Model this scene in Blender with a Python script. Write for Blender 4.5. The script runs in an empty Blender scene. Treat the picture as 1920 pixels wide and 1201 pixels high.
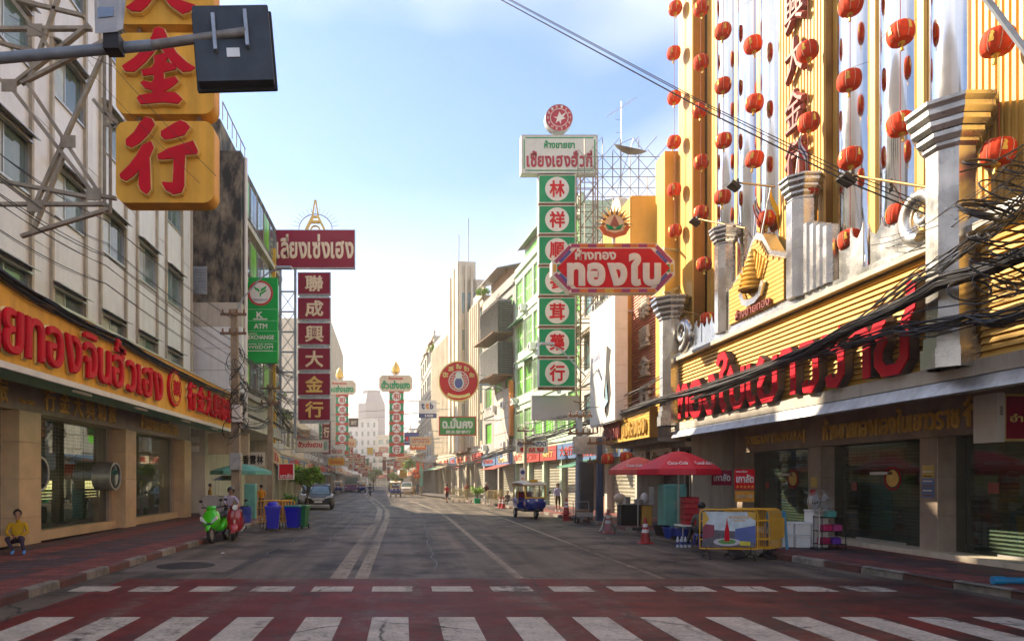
import bpy, bmesh, math, random
from mathutils import Vector, Matrix
R = math.radians
PI = math.pi
random.seed(7)
SC = bpy.context.scene
COL = SC.collection

# ---------------------------------------------------------------- camera, sky, sun, exposure
CAM_H, VPX, HOR, FPX = 1.9, 757.0, 900.0, 1280.0
cam = bpy.data.cameras.new('camera')
camo = bpy.data.objects.new('camera', cam)
COL.objects.link(camo)
camo.location = (0, 0, CAM_H)
camo.rotation_euler = (PI / 2, 0, 0)
cam.sensor_width = 36.0
cam.lens = 24.0
cam.shift_x = (960 - VPX) / 1920
cam.shift_y = (HOR - 600.5) / 1920
cam.clip_end = 6000
SC.camera = camo

SUN_EL, SUN_AZ = 33.0, 50.0          # azimuth in degrees left of the street axis (+Y)
HAZE = 0.0009
world = bpy.data.worlds.new('World')
SC.world = world
world.use_nodes = True
wn = world.node_tree
wn.nodes.clear()
w_out = wn.nodes.new('ShaderNodeOutputWorld')
w_bg = wn.nodes.new('ShaderNodeBackground')
w_sky = wn.nodes.new('ShaderNodeTexSky')
w_sky.sky_type = 'NISHITA'
w_sky.sun_disc = False
w_sky.sun_elevation = R(SUN_EL)
w_sky.sun_rotation = R(-SUN_AZ)
w_sky.air_density = 1.0
w_sky.dust_density = 0.3
w_sky.ozone_density = 6.0
w_bg.inputs['Strength'].default_value = 0.11
# thin high cloud: soft noise over the whole dome mixed into the sky
tc = wn.nodes.new('ShaderNodeTexCoord')
mp = wn.nodes.new('ShaderNodeMapping')
mp.inputs['Scale'].default_value = (1.0, 1.0, 2.2)
mp.inputs['Location'].default_value = (0.1, 0.0, 0.4)
nz = wn.nodes.new('ShaderNodeTexNoise')
nz.inputs['Scale'].default_value = 1.15
nz.inputs['Detail'].default_value = 4.0
nz.inputs['Roughness'].default_value = 0.42
cr = wn.nodes.new('ShaderNodeValToRGB')
cr.color_ramp.elements[0].position = 0.47
cr.color_ramp.elements[1].position = 0.66
cr.color_ramp.elements[0].color = (0, 0, 0, 1)
cr.color_ramp.elements[1].color = (0.85, 0.85, 0.85, 1)
mx = wn.nodes.new('ShaderNodeMixRGB')
mx.inputs[2].default_value = (7.0, 6.75, 6.6, 1)
# clouds and the dusty layer turn cream towards the horizon, all the way round
sp = wn.nodes.new('ShaderNodeSeparateXYZ'); wn.links.new(tc.outputs['Generated'], sp.inputs[0])
hr_ = wn.nodes.new('ShaderNodeMapRange'); hr_.inputs['From Min'].default_value = 0.02; hr_.inputs['From Max'].default_value = 0.48; wn.links.new(sp.outputs['Z'], hr_.inputs['Value'])
cm_ = wn.nodes.new('ShaderNodeMixRGB'); cm_.inputs[1].default_value = (6.6, 5.2, 3.9, 1); cm_.inputs[2].default_value = (6.6, 6.5, 6.5, 1); wn.links.new(hr_.outputs['Result'], cm_.inputs[0]); wn.links.new(cm_.outputs['Color'], mx.inputs[2])
hl_ = wn.nodes.new('ShaderNodeMapRange'); hl_.inputs['From Min'].default_value = 0.0; hl_.inputs['From Max'].default_value = 0.40; hl_.inputs['To Min'].default_value = 0.75; hl_.inputs['To Max'].default_value = 0.0; wn.links.new(sp.outputs['Z'], hl_.inputs['Value'])
ml_ = wn.nodes.new('ShaderNodeMath'); ml_.operation = 'MAXIMUM'
wn.links.new(tc.outputs['Generated'], mp.inputs['Vector'])
wn.links.new(mp.outputs['Vector'], nz.inputs['Vector'])
wn.links.new(nz.outputs['Fac'], cr.inputs['Fac'])
wn.links.new(cr.outputs['Color'], ml_.inputs[0]); wn.links.new(hl_.outputs['Result'], ml_.inputs[1]); wn.links.new(ml_.outputs[0], mx.inputs[0])
wn.links.new(w_sky.outputs['Color'], mx.inputs[1])
wn.links.new(mx.outputs['Color'], w_bg.inputs['Color'])
wn.links.new(w_bg.outputs['Background'], w_out.inputs['Surface'])

sun = bpy.data.lights.new('sun', 'SUN')
sun.energy = 5.0
sun.angle = R(0.6)
sun.color = (1.0, 0.83, 0.60)
suno = bpy.data.objects.new('sun', sun)
COL.objects.link(suno)
_sd = Vector((-math.sin(R(SUN_AZ)) * math.cos(R(SUN_EL)), math.cos(R(SUN_AZ)) * math.cos(R(SUN_EL)), math.sin(R(SUN_EL))))
suno.rotation_euler = _sd.to_track_quat('Z', 'Y').to_euler()
suno.location = (-30, 30, 60)
vs = SC.view_settings
vs.view_transform = 'Standard'
vs.look = 'None'
vs.exposure = 1.45
vs.gamma = 1.0
vs.use_curve_mapping = False
SC.cycles.max_bounces = 6
SC.cycles.transparent_max_bounces = 8
SC.cycles.volume_bounces = 1
SC.cycles.volume_max_steps = 32
SC.cycles.use_adaptive_sampling = True
SC.cycles.adaptive_threshold = 0.02
SC.cycles.use_denoising = True
SC.cycles.sample_clamp_indirect = 4.0
SC.cycles.caustics_reflective = False
SC.cycles.caustics_refractive = False


def wx(px, D): return (px - VPX) * D / FPX
def wz(py, D): return CAM_H + (HOR - py) * D / FPX

# ---------------------------------------------------------------- materials
def C(h):
    h = h.lstrip('#')
    v = [int(h[i:i + 2], 16) / 255 for i in (0, 2, 4)]
    return tuple(c / 12.92 if c <= 0.04045 else ((c + 0.055) / 1.055) ** 2.4 for c in v)

MATS = {}
def M(name, col, rough=0.6, metal=0.0, var=0.18, scale=2.5, bump=0.0, dirt=0.0, dirtcol=(0.05, 0.04, 0.03), streak=True, rnd=0.0, spec=0.5, coat=0.0, alpha=None, rvar=0.0, emit=None, cover=(0.48, 0.74)):
    if name in MATS: return MATS[name]
    if isinstance(col, str): col = C(col)
    m = bpy.data.materials.new(name); m.use_nodes = True
    nt = m.node_tree; b = nt.nodes['Principled BSDF']
    b.inputs['Roughness'].default_value = rough
    b.inputs['Metallic'].default_value = metal
    b.inputs['Specular IOR Level'].default_value = spec
    b.inputs['Coat Weight'].default_value = coat
    N = nt.nodes.new; L = nt.links.new
    t = N('ShaderNodeTexCoord')
    n1 = N('ShaderNodeTexNoise'); n1.inputs['Scale'].default_value = scale; n1.inputs['Detail'].default_value = 6; n1.inputs['Roughness'].default_value = 0.6
    L(t.outputs['Object'], n1.inputs['Vector'])
    r1 = N('ShaderNodeValToRGB'); r1.color_ramp.elements[0].position = 0.3; r1.color_ramp.elements[1].position = 0.7
    r1.color_ramp.elements[0].color = tuple(c * (1 - var) for c in col) + (1,)
    r1.color_ramp.elements[1].color = tuple(min(1, c * (1 + var)) for c in col) + (1,)
    L(n1.outputs['Fac'], r1.inputs['Fac'])
    out = r1.outputs['Color']
    if dirt > 0:
        mp_ = N('ShaderNodeMapping'); mp_.inputs['Scale'].default_value = ((2.2, 2.2, 0.28) if streak is True else streak) if streak else (0.8, 0.8, 0.8)
        L(t.outputs['Object'], mp_.inputs['Vector'])
        n2 = N('ShaderNodeTexNoise'); n2.inputs['Scale'].default_value = 1.3; n2.inputs['Detail'].default_value = 8; n2.inputs['Roughness'].default_value = 0.68
        L(mp_.outputs['Vector'], n2.inputs['Vector'])
        r2 = N('ShaderNodeValToRGB'); r2.color_ramp.elements[0].position = cover[0]; r2.color_ramp.elements[1].position = cover[1]
        r2.color_ramp.elements[0].color = (0, 0, 0, 1); r2.color_ramp.elements[1].color = (dirt, dirt, dirt, 1)
        L(n2.outputs['Fac'], r2.inputs['Fac'])
        mm = N('ShaderNodeMixRGB'); mm.inputs[2].default_value = tuple(dirtcol) + (1,)
        L(r2.outputs['Color'], mm.inputs[0]); L(out, mm.inputs[1]); out = mm.outputs['Color']
    if rnd > 0:
        oi = N('ShaderNodeObjectInfo')
        mr = N('ShaderNodeMapRange'); mr.inputs['To Min'].default_value = 1 - rnd; mr.inputs['To Max'].default_value = 1 + rnd
        L(oi.outputs['Random'], mr.inputs['Value'])
        mu = N('ShaderNodeMixRGB'); mu.blend_type = 'MULTIPLY'; mu.inputs[0].default_value = 1
        cb = N('ShaderNodeCombineColor')
        for k in range(3): L(mr.outputs['Result'], cb.inputs[k])
        L(out, mu.inputs[1]); L(cb.outputs['Color'], mu.inputs[2]); out = mu.outputs['Color']
    L(out, b.inputs['Base Color'])
    if rvar > 0:
        rr = N('ShaderNodeMapRange'); rr.inputs['From Min'].default_value = 0.3; rr.inputs['From Max'].default_value = 0.7
        rr.inputs['To Min'].default_value = max(0.02, rough - rvar); rr.inputs['To Max'].default_value = min(1, rough + rvar)
        L(n1.outputs['Fac'], rr.inputs['Value']); L(rr.outputs['Result'], b.inputs['Roughness'])
    if bump > 0:
        bn = N('ShaderNodeBump'); bn.inputs['Strength'].default_value = bump; bn.inputs['Distance'].default_value = 0.02
        n3 = N('ShaderNodeTexNoise'); n3.inputs['Scale'].default_value = scale * 9; n3.inputs['Detail'].default_value = 5
        L(t.outputs['Object'], n3.inputs['Vector']); L(n3.outputs['Fac'], bn.inputs['Height']); L(bn.outputs['Normal'], b.inputs['Normal'])
    if emit:
        b.inputs['Emission Color'].default_value = tuple(emit[:3]) + (1,); b.inputs['Emission Strength'].default_value = emit[3]
    MATS[name] = m
    return m

def road_mat(name, col, kind):
    m = bpy.data.materials.new(name); m.use_nodes = True; MATS[name] = m
    nt = m.node_tree; b = nt.nodes['Principled BSDF']; N = nt.nodes.new; L = nt.links.new
    t = N('ShaderNodeTexCoord')
    def noise(scale, detail=6, rough=.6, vec=None, sc=None):
        n = N('ShaderNodeTexNoise'); n.inputs['Scale'].default_value = scale; n.inputs['Detail'].default_value = detail; n.inputs['Roughness'].default_value = rough
        v = t.outputs['Object']
        if sc:
            mp_ = N('ShaderNodeMapping'); mp_.inputs['Scale'].default_value = sc; L(v, mp_.inputs['Vector']); v = mp_.outputs['Vector']
        L(v, n.inputs['Vector']); return n.outputs['Fac']
    def ramp(fac, p0, p1, c0=(0, 0, 0, 1), c1=(1, 1, 1, 1)):
        r = N('ShaderNodeValToRGB'); r.color_ramp.elements[0].position = p0; r.color_ramp.elements[1].position = p1; r.color_ramp.elements[0].color = c0; r.color_ramp.elements[1].color = c1
        L(fac, r.inputs['Fac']); return r.outputs['Color']
    def mix(fac, a, c, mode='MIX', f=1.0):
        x = N('ShaderNodeMixRGB'); x.blend_type = mode
        if fac is None: x.inputs[0].default_value = f
        else: L(fac, x.inputs[0])
        for i, q in ((1, a), (2, c)):
            if isinstance(q, tuple): x.inputs[i].default_value = q + (1,)
            else: L(q, x.inputs[i])
        return x.outputs['Color']
    A = (0.125, 0.102, 0.078)
    asph = mix(ramp(noise(1.0, 5, .55, sc=(1.5, .07, 1)), .35, .68), tuple(c * .55 for c in A), tuple(c * 1.55 for c in A))       # tyre polish along the street
    asph = mix(ramp(noise(.45, 8, .65), .47, .64), asph, (.030, .028, .027))                                                    # oil and patches
    asph = mix(None, asph, ramp(noise(22, 5, .8), .28, .72, (.45, .45, .45, 1), (1.5, 1.5, 1.5, 1)), 'MULTIPLY')             # grit
    vo = N('ShaderNodeTexVoronoi'); vo.feature = 'DISTANCE_TO_EDGE'; vo.inputs['Scale'].default_value = .32
    mp2 = N('ShaderNodeMapping'); L(t.outputs['Object'], mp2.inputs['Vector'])
    nd = N('ShaderNodeTexNoise'); nd.inputs['Scale'].default_value = 1.3; nd.inputs['Detail'].default_value = 6; L(t.outputs['Object'], nd.inputs['Vector'])
    va = N('ShaderNodeMixRGB'); va.blend_type = 'ADD'; va.inputs[0].default_value = .55; L(mp2.outputs['Vector'], va.inputs[1]); L(nd.outputs['Color'], va.inputs[2]); L(va.outputs['Color'], vo.inputs['Vector'])
    crack = mix(ramp(noise(.22, 3), .42, .54), (0, 0, 0), ramp(vo.outputs['Distance'], .0, .011, (1, 1, 1, 1), (0, 0, 0, 1)))
    asph = mix(crack, asph, (.02, .019, .018))
    out = asph
    if kind != 'asphalt':
        var = mix(ramp(noise(2.2, 6), .3, .7), tuple(c * .7 for c in col), tuple(min(1, c * 1.15) for c in col))
        var = mix(None, var, ramp(noise(18, 5, .8), .28, .72, (.6, .6, .6, 1), (1.25, 1.25, 1.25, 1)), 'MULTIPLY')
        wear = noise(5.5, 10, .74); track = noise(1.0, 4, .5, sc=(1.1, .12, 1))
        ad = N('ShaderNodeMath'); ad.operation = 'ADD'; L(wear, ad.inputs[0]); L(track, ad.inputs[1])
        hf = N('ShaderNodeMath'); hf.operation = 'MULTIPLY'; hf.inputs[1].default_value = .5; L(ad.outputs[0], hf.inputs[0])
        lo, hi = {'red': (.49, .64), 'white': (.52, .60), 'lane': (.46, .58)}[kind]
        out = mix(ramp(hf.outputs[0], lo, hi), var, asph)
        if kind == 'red':       # grease stains, thickest on the stall side of the street
            sx = N('ShaderNodeSeparateXYZ'); L(t.outputs['Object'], sx.inputs[0]); mr = N('ShaderNodeMapRange'); mr.inputs['From Min'].default_value = -4.0; mr.inputs['From Max'].default_value = 8.0; mr.inputs['To Min'].default_value = 0.15; L(sx.outputs['X'], mr.inputs['Value'])
            st = N('ShaderNodeMath'); st.operation = 'MULTIPLY'; L(mr.outputs['Result'], st.inputs[0]); L(ramp(noise(1.0, 9, .7, sc=(.5, 1.6, 1)), .40, .62), st.inputs[1])
            out = mix(st.outputs[0], out, (.022, .018, .016))
        out = mix(crack, out, (.03, .025, .022))
    L(out, b.inputs['Base Color']); b.inputs['Specular IOR Level'].default_value = 0.22
    rr = N('ShaderNodeMapRange'); rr.inputs['To Min'].default_value = .45; rr.inputs['To Max'].default_value = .85; L(noise(.9, 6), rr.inputs['Value']); L(rr.outputs['Result'], b.inputs['Roughness'])
    bn = N('ShaderNodeBump'); bn.inputs['Strength'].default_value = .45; bn.inputs['Distance'].default_value = .012; L(noise(45, 4, .7), bn.inputs['Height']); L(bn.outputs['Normal'], b.inputs['Normal'])
    return m

def glass_mat(name, tint, thru=0.7, rough=0.02):
    if name in MATS: return MATS[name]
    m = bpy.data.materials.new(name); m.use_nodes = True
    nt = m.node_tree; nt.nodes.remove(nt.nodes['Principled BSDF'])
    N = nt.nodes.new; L = nt.links.new
    o = [n for n in nt.nodes if n.type == 'OUTPUT_MATERIAL'][0]
    tr = N('ShaderNodeBsdfTransparent'); tr.inputs[0].default_value = tuple(c * thru for c in tint) + (1,)
    gl = N('ShaderNodeBsdfGlossy'); gl.inputs['Roughness'].default_value = rough; gl.inputs[0].default_value = (0.9, 0.95, 0.95, 1)
    lw = N('ShaderNodeLayerWeight'); lw.inputs['Blend'].default_value = 0.5
    fr = N('ShaderNodeMath'); fr.operation = 'POWER'; fr.inputs[1].default_value = 4.0; L(lw.outputs['Facing'], fr.inputs[0])
    t = N('ShaderNodeTexCoord'); nz_ = N('ShaderNodeTexNoise'); nz_.inputs['Scale'].default_value = 0.7
    bp = N('ShaderNodeBump'); bp.inputs['Strength'].default_value = 0.04; bp.inputs['Distance'].default_value = 0.05
    L(t.outputs['Object'], nz_.inputs['Vector']); L(nz_.outputs['Fac'], bp.inputs['Height']); L(bp.outputs['Normal'], gl.inputs['Normal'])
    ad = N('ShaderNodeMath'); ad.operation = 'ADD'; ad.inputs[1].default_value = 0.06
    mx_ = N('ShaderNodeMixShader')
    L(fr.outputs[0], ad.inputs[0]); L(ad.outputs[0], mx_.inputs[0]); L(tr.outputs[0], mx_.inputs[1]); L(gl.outputs[0], mx_.inputs[2]); L(mx_.outputs[0], o.inputs['Surface'])
    MATS[name] = m
    return m

# ---------------------------------------------------------------- things and meshes
def thing(name, label, cat, loc=(0, 0, 0), rotz=0.0, group=None):
    o = bpy.data.objects.new(name, None); COL.objects.link(o)
    o.empty_display_size = 0.2
    o.location = loc; o.rotation_euler = (0, 0, rotz)
    o['label'] = label; o['category'] = cat
    if group: o['group'] = group
    return o

def tag(o, label, cat, group=None):
    o['label'] = label; o['category'] = cat
    if group: o['group'] = group
    return o

def struct(o, kind='structure'):
    o['kind'] = kind
    return o

def put(name, mesh, parent=None, loc=None, rot=None, scale=None):
    o = bpy.data.objects.new(name, mesh); COL.objects.link(o)
    if parent: o.parent = parent
    if loc: o.location = loc
    if rot: o.rotation_euler = rot
    if scale: o.scale = scale
    return o

def copy_tree(o, parent=None):
    c = o.copy(); COL.objects.link(c); c.parent = parent
    for ch in o.children: copy_tree(ch, c)
    return c

class MB:
    def __init__(s): s.v = []; s.f = []; s.m = []; s.mi = 0
    def add(s, vs_, fs):
        b = len(s.v); s.v.extend([tuple(p) for p in vs_]); s.f.extend([tuple(b + i for i in f) for f in fs]); s.m.extend([s.mi] * len(fs)); return s
    def box(s, x0, x1, y0, y1, z0, z1):
        return s.add([(x0, y0, z0), (x1, y0, z0), (x1, y1, z0), (x0, y1, z0), (x0, y0, z1), (x1, y0, z1), (x1, y1, z1), (x0, y1, z1)],
                     [(0, 3, 2, 1), (4, 5, 6, 7), (0, 1, 5, 4), (1, 2, 6, 5), (2, 3, 7, 6), (3, 0, 4, 7)])
    def cbox(s, x0, x1, y0, y1, z0, z1, b=0.02):
        # box with chamfered vertical and top edges (front face plan chamfer)
        P = [(x0 + b, y0), (x1 - b, y0), (x1, y0 + b), (x1, y1 - b), (x1 - b, y1), (x0 + b, y1), (x0, y1 - b), (x0, y0 + b)]
        cx, cy = (x0 + x1) / 2, (y0 + y1) / 2
        Q = [(cx + (x - cx) * max(0, 1 - b / max(1e-6, (x1 - x0) / 2)), cy + (y - cy) * max(0, 1 - b / max(1e-6, (y1 - y0) / 2))) for x, y in P]
        vs_ = [(x, y, z0) for x, y in P] + [(x, y, z1 - b) for x, y in P] + [(x, y, z1) for x, y in Q]
        fs = [tuple(range(7, -1, -1)), tuple(range(16, 24))]
        for r in (0, 8):
            for i in range(8): j = (i + 1) % 8; fs.append((r + i, r + j, r + 8 + j, r + 8 + i))
        return s.add(vs_, fs)
    def bar(s, a, b, w, h=None, up=(0, 0, 1)):
        a = Vector(a); b = Vector(b); h = h or w
        d = (b - a); 
        if d.length < 1e-6: return s
        d.normalize(); up = Vector(up)
        if abs(d.dot(up)) > 0.98: up = Vector((0, 1, 0)) if abs(d.y) < 0.9 else Vector((1, 0, 0))
        r = d.cross(up).normalized() * (w / 2); u = r.cross(d).normalized() * (h / 2)
        vs_ = [p + q for p in (a, b) for q in (-r - u, r - u, r + u, -r + u)]
        return s.add(vs_, [(0, 3, 2, 1), (4, 5, 6, 7), (0, 1, 5, 4), (1, 2, 6, 5), (2, 3, 7, 6), (3, 0, 4, 7)])
    def cyl(s, a, b, r0, r1=None, n=10, caps=True):
        a = Vector(a); b = Vector(b); r1 = r0 if r1 is None else r1
        d = b - a
        if d.length < 1e-6: return s
        d.normalize(); up = Vector((0, 0, 1)) if abs(d.z) < 0.95 else Vector((1, 0, 0))
        x = d.cross(up).normalized(); y = d.cross(x).normalized()
        vs_ = []
        for p, r in ((a, r0), (b, r1)):
            for i in range(n):
                t = 2 * PI * i / n; vs_.append(p + (x * math.cos(t) + y * math.sin(t)) * r)
        fs = [(i, i + n, (i + 1) % n + n, (i + 1) % n) for i in range(n)]
        if caps: fs += [tuple(range(n)), tuple(range(2 * n - 1, n - 1, -1))]
        return s.add(vs_, fs)
    def tube(s, path, r, n=6, closed=False):
        P = [Vector(p) for p in path]; k = len(P); vs_ = []
        rr = r if isinstance(r, (list, tuple)) else [r] * k
        prev = None
        for i in range(k):
            if closed: d = P[(i + 1) % k] - P[i - 1]
            else: d = P[min(i + 1, k - 1)] - P[max(i - 1, 0)]
            if d.length < 1e-9: d = Vector((0, 0, 1))
            d.normalize()
            if prev is None:
                up = Vector((0, 0, 1)) if abs(d.z) < 0.95 else Vector((1, 0, 0)); x = d.cross(up).normalized()
            else:
                x = prev - d * prev.dot(d)
                x = x.normalized() if x.length > 1e-6 else d.cross(Vector((0, 0, 1))).normalized()
            prev = x; y = d.cross(x)
            for j in range(n):
                t = 2 * PI * j / n; vs_.append(P[i] + (x * math.cos(t) + y * math.sin(t)) * rr[i])
        fs = []
        for i in range(k if closed else k - 1):
            a = i * n; b = ((i + 1) % k) * n
            for j in range(n): fs.append((a + j, a + (j + 1) % n, b + (j + 1) % n, b + j))
        if not closed: fs += [tuple(range(n - 1, -1, -1)), tuple((k - 1) * n + j for j in range(n))]
        return s.add(vs_, fs)
    def lathe(s, prof, c=(0, 0, 0), n=16, axis='z', a0=0.0, a1=2 * PI):
        vs_ = []; full = abs(a1 - a0 - 2 * PI) < 1e-6; m = n if full else n + 1
        for r, h in prof:
            for i in range(m):
                t = a0 + (a1 - a0) * i / n; u, w = r * math.cos(t), r * math.sin(t)
                p = (u, w, h) if axis == 'z' else ((u, h, w) if axis == 'y' else (h, u, w))
                vs_.append((c[0] + p[0], c[1] + p[1], c[2] + p[2]))
        fs = []
        for k in range(len(prof) - 1):
            for i in range(n):
                j = (i + 1) % m; q = (k * m + i, k * m + j, (k + 1) * m + j, (k + 1) * m + i)
                fs.append(q if axis != 'y' else q[::-1])
        return s.add(vs_, fs)
    def ell(s, c, r, n=12, k=8):
        prof = [(math.sin(PI * i / k), -math.cos(PI * i / k)) for i in range(k + 1)]
        b = len(s.v); s.lathe([(max(a, 1e-4), h) for a, h in prof], n=n)
        for i in range(b, len(s.v)): p = s.v[i]; s.v[i] = (c[0] + p[0] * r[0], c[1] + p[1] * r[1], c[2] + p[2] * r[2])
        return s
    def prism(s, poly, y0, y1):
        # poly in (x, z); extruded along y from y0 (front) to y1
        n = len(poly); ar = sum(poly[i][0] * poly[(i + 1) % n][1] - poly[(i + 1) % n][0] * poly[i][1] for i in range(n))
        if ar < 0: poly = poly[::-1]
        vs_ = [(x, y0, z) for x, z in poly] + [(x, y1, z) for x, z in poly]
        fs = [tuple(range(n)), tuple(range(2 * n - 1, n - 1, -1))] + [(i + n, (i + 1) % n + n, (i + 1) % n, i) for i in range(n)]
        return s.add(vs_, fs)
    def prismz(s, poly, z0, z1):
        n = len(poly); ar = sum(poly[i][0] * poly[(i + 1) % n][1] - poly[(i + 1) % n][0] * poly[i][1] for i in range(n))
        if ar < 0: poly = poly[::-1]
        vs_ = [(x, y, z0) for x, y in poly] + [(x, y, z1) for x, y in poly]
        return s.add(vs_, [tuple(range(n - 1, -1, -1)), tuple(range(n, 2 * n))] + [(i, (i + 1) % n, (i + 1) % n + n, i + n) for i in range(n)])
    def prismx(s, poly, x0, x1):
        # poly in (y, z) extruded along x
        n = len(poly)
        vs_ = [(x0, y, z) for y, z in poly] + [(x1, y, z) for y, z in poly]
        return s.add(vs_, [tuple(range(n)), tuple(range(2 * n - 1, n - 1, -1))] + [(i, i + n, (i + 1) % n + n, (i + 1) % n) for i in range(n)])
    def quad(s, a, b, c, d): return s.add([a, b, c, d], [(0, 1, 2, 3)])
    def xf(s, mat, start=0):
        for i in range(start, len(s.v)): s.v[i] = tuple(mat @ Vector(s.v[i]))
        return s
    def mesh(s, name, mats, smooth=False, fix=True):
        me = bpy.data.meshes.new(name); me.from_pydata(s.v, [], s.f)
        if not isinstance(mats, (list, tuple)): mats = [mats]
        for m in mats: me.materials.append(m)
        if len(mats) > 1: me.polygons.foreach_set('material_index', s.m)
        if fix:
            bm = bmesh.new(); bm.from_mesh(me); bmesh.ops.recalc_face_normals(bm, faces=bm.faces); bm.to_mesh(me); bm.free()
        if smooth:
            me.polygons.foreach_set('use_smooth', [True] * len(me.polygons))
            me.set_sharp_from_angle(angle=R(38))
        me.update()
        return me
    def build(s, name, mats, parent=None, smooth=False, loc=None, rot=None):
        return put(name, s.mesh(name, mats, smooth), parent, loc, rot)

def bx(name, mat, parent, *a): return MB().box(*a).build(name, mat, parent)

# ---------------------------------------------------------------- lettering (the font built into Blender)
_GL = {}
_TS = bpy.data.scenes.new('glyph_bench')     # scratch scene in which letters are turned to meshes; removed at the end
def glyph(s_, bold=0.0, depth=0.06, res=2):
    key = (s_, round(bold, 3), round(depth, 3), res)
    if key in _GL: return _GL[key]
    c = bpy.data.curves.new('glyph', 'FONT'); c.body = s_; c.size = 1.0
    c.extrude = depth / 2; c.resolution_u = res; c.fill_mode = 'BOTH'
    if bold > 0: c.bevel_depth = bold; c.bevel_resolution = 0; c.extrude = max(0.0, depth / 2 - bold)
    o = bpy.data.objects.new('glyph', c); _TS.collection.objects.link(o)
    vl = _TS.view_layers[0]; vl.update()
    me = bpy.data.meshes.new_from_object(o.evaluated_get(vl.depsgraph))
    vs_ = [tuple(v.co) for v in me.vertices]; fs = [tuple(p.vertices) for p in me.polygons]
    bpy.data.objects.remove(o); bpy.data.curves.remove(c); bpy.data.meshes.remove(me)
    if not vs_: vs_ = [(0, 0, 0)]; fs = []
    xs = [v[0] for v in vs_]; ys = [v[1] for v in vs_]; zs = [v[2] for v in vs_]
    _GL[key] = (vs_, fs, min(xs), max(xs), min(ys), max(ys), min(zs), max(zs))
    return _GL[key]

MARKS = set('ัิีึืฺุู็่้๊๋์ํ๎')
def clusters(s_):
    out = []
    for ch in s_:
        if ch in MARKS and out: out[-1] += ch
        else: out.append(ch)
    return out

def lettering(s_, mat, parent, x0, x1, z0, z1, y=0.0, depth=0.02, bold=0.012, name='lettering', each=False, vertical=False, back=None, slot=False, gap=0.08):
    """fit a text into the rectangle x0..x1, z0..z1 of the plane y (facing -y); depth is how far it stands out"""
    if vertical or each:
        cl = [c for c in (list(s_) if vertical else clusters(s_))]
        objs = []
        if vertical:
            n = len(cl); H = (z1 - z0) / n
            for i, ch in enumerate(cl):
                if ch == ' ': continue
                objs.append(lettering(ch, mat, parent, x0, x1, z1 - (i + 1) * H + H * gap / 2, z1 - i * H - H * gap / 2, y, depth, bold, name))
            return objs
        info = []; tot = 0
        for c in cl:
            if c == ' ': info.append((c, None, 0.3)); tot += 0.3 + gap; continue
            g = glyph(c, bold, 0.06); w = g[3] - g[2]; info.append((c, g, w)); tot += w + gap
        tot -= gap
        lo = min(g[4] for c, g, w in info if g); hi = max(g[5] for c, g, w in info if g)
        sx = (x1 - x0) / tot; sz = (z1 - z0) / (hi - lo); x = x0
        for c, g, w in info:
            if g:
                k = depth / max(1e-6, g[7] - g[6])
                vs_ = [(x + (v[0] - g[2]) * sx, y - (v[2] - g[6]) * k, z0 + (v[1] - lo) * sz) for v in g[0]]
                b = MB(); b.add(vs_, g[1]); objs.append(b.build(name, mat, parent))
            x += (w + gap) * sx
        return objs
    g = glyph(s_, bold, 0.06)
    sx = (x1 - x0) / max(1e-6, g[3] - g[2]); sz = (z1 - z0) / max(1e-6, g[5] - g[4]); k = depth / max(1e-6, g[7] - g[6])
    vs_ = [(x0 + (v[0] - g[2]) * sx, y - (v[2] - g[6]) * k, z0 + (v[1] - g[4]) * sz) for v in g[0]]
    return MB().add(vs_, g[1]).build(name, mat, parent)

def ribbon(path, w, cap=True):
    """polygon outline of a thick mitred stroke; returns list of convex quads in (x, z)"""
    P = [Vector(p) for p in path]; n = len(P); L = []; Rr = []
    for i in range(n):
        d0 = (P[i] - P[i - 1]).normalized() if i > 0 else (P[1] - P[0]).normalized()
        d1 = (P[i + 1] - P[i]).normalized() if i < n - 1 else d0
        t = (d0 + d1)
        t = t.normalized() if t.length > 1e-4 else d0
        nn = Vector((-t.y, t.x)); c = max(0.45, nn.dot(Vector((-d1.y, d1.x))))
        L.append(P[i] + nn * (w / 2 / c)); Rr.append(P[i] - nn * (w / 2 / c))
    return L, Rr

def stroke(mb, path, w, y0, y1):
    L, Rr = ribbon(path, w); n = len(path)
    vs_ = []
    for i in range(n):
        vs_ += [(L[i].x, y0, L[i].y), (Rr[i].x, y0, Rr[i].y), (Rr[i].x, y1, Rr[i].y), (L[i].x, y1, L[i].y)]
    fs = [(0, 1, 2, 3), (4 * n - 1, 4 * n - 2, 4 * n - 3, 4 * n - 4)]
    for i in range(n - 1):
        a, b = 4 * i, 4 * i + 4
        for k in range(4): fs.append((a + k, a + (k + 1) % 4, b + (k + 1) % 4, b + k))
    mb.add(vs_, fs)
    return mb

def ring(cx, cz, r, n=24, a0=0.0): return [(cx + r * math.cos(a0 + 2 * PI * i / n), cz + r * math.sin(a0 + 2 * PI * i / n)) for i in range(n)]
def rrect(x0, x1, z0, z1, r, n=5):
    out = []
    for cx, cz, a in ((x1 - r, z1 - r, 0), (x0 + r, z1 - r, PI / 2), (x0 + r, z0 + r, PI), (x1 - r, z0 + r, 1.5 * PI)):
        for i in range(n + 1): t = a + PI / 2 * i / n; out.append((cx + r * math.cos(t), cz + r * math.sin(t)))
    return out
ORD = ['first', 'second', 'third', 'fourth', 'fifth', 'sixth', 'seventh', 'eighth', 'ninth', 'tenth', 'eleventh', 'twelfth']
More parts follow.
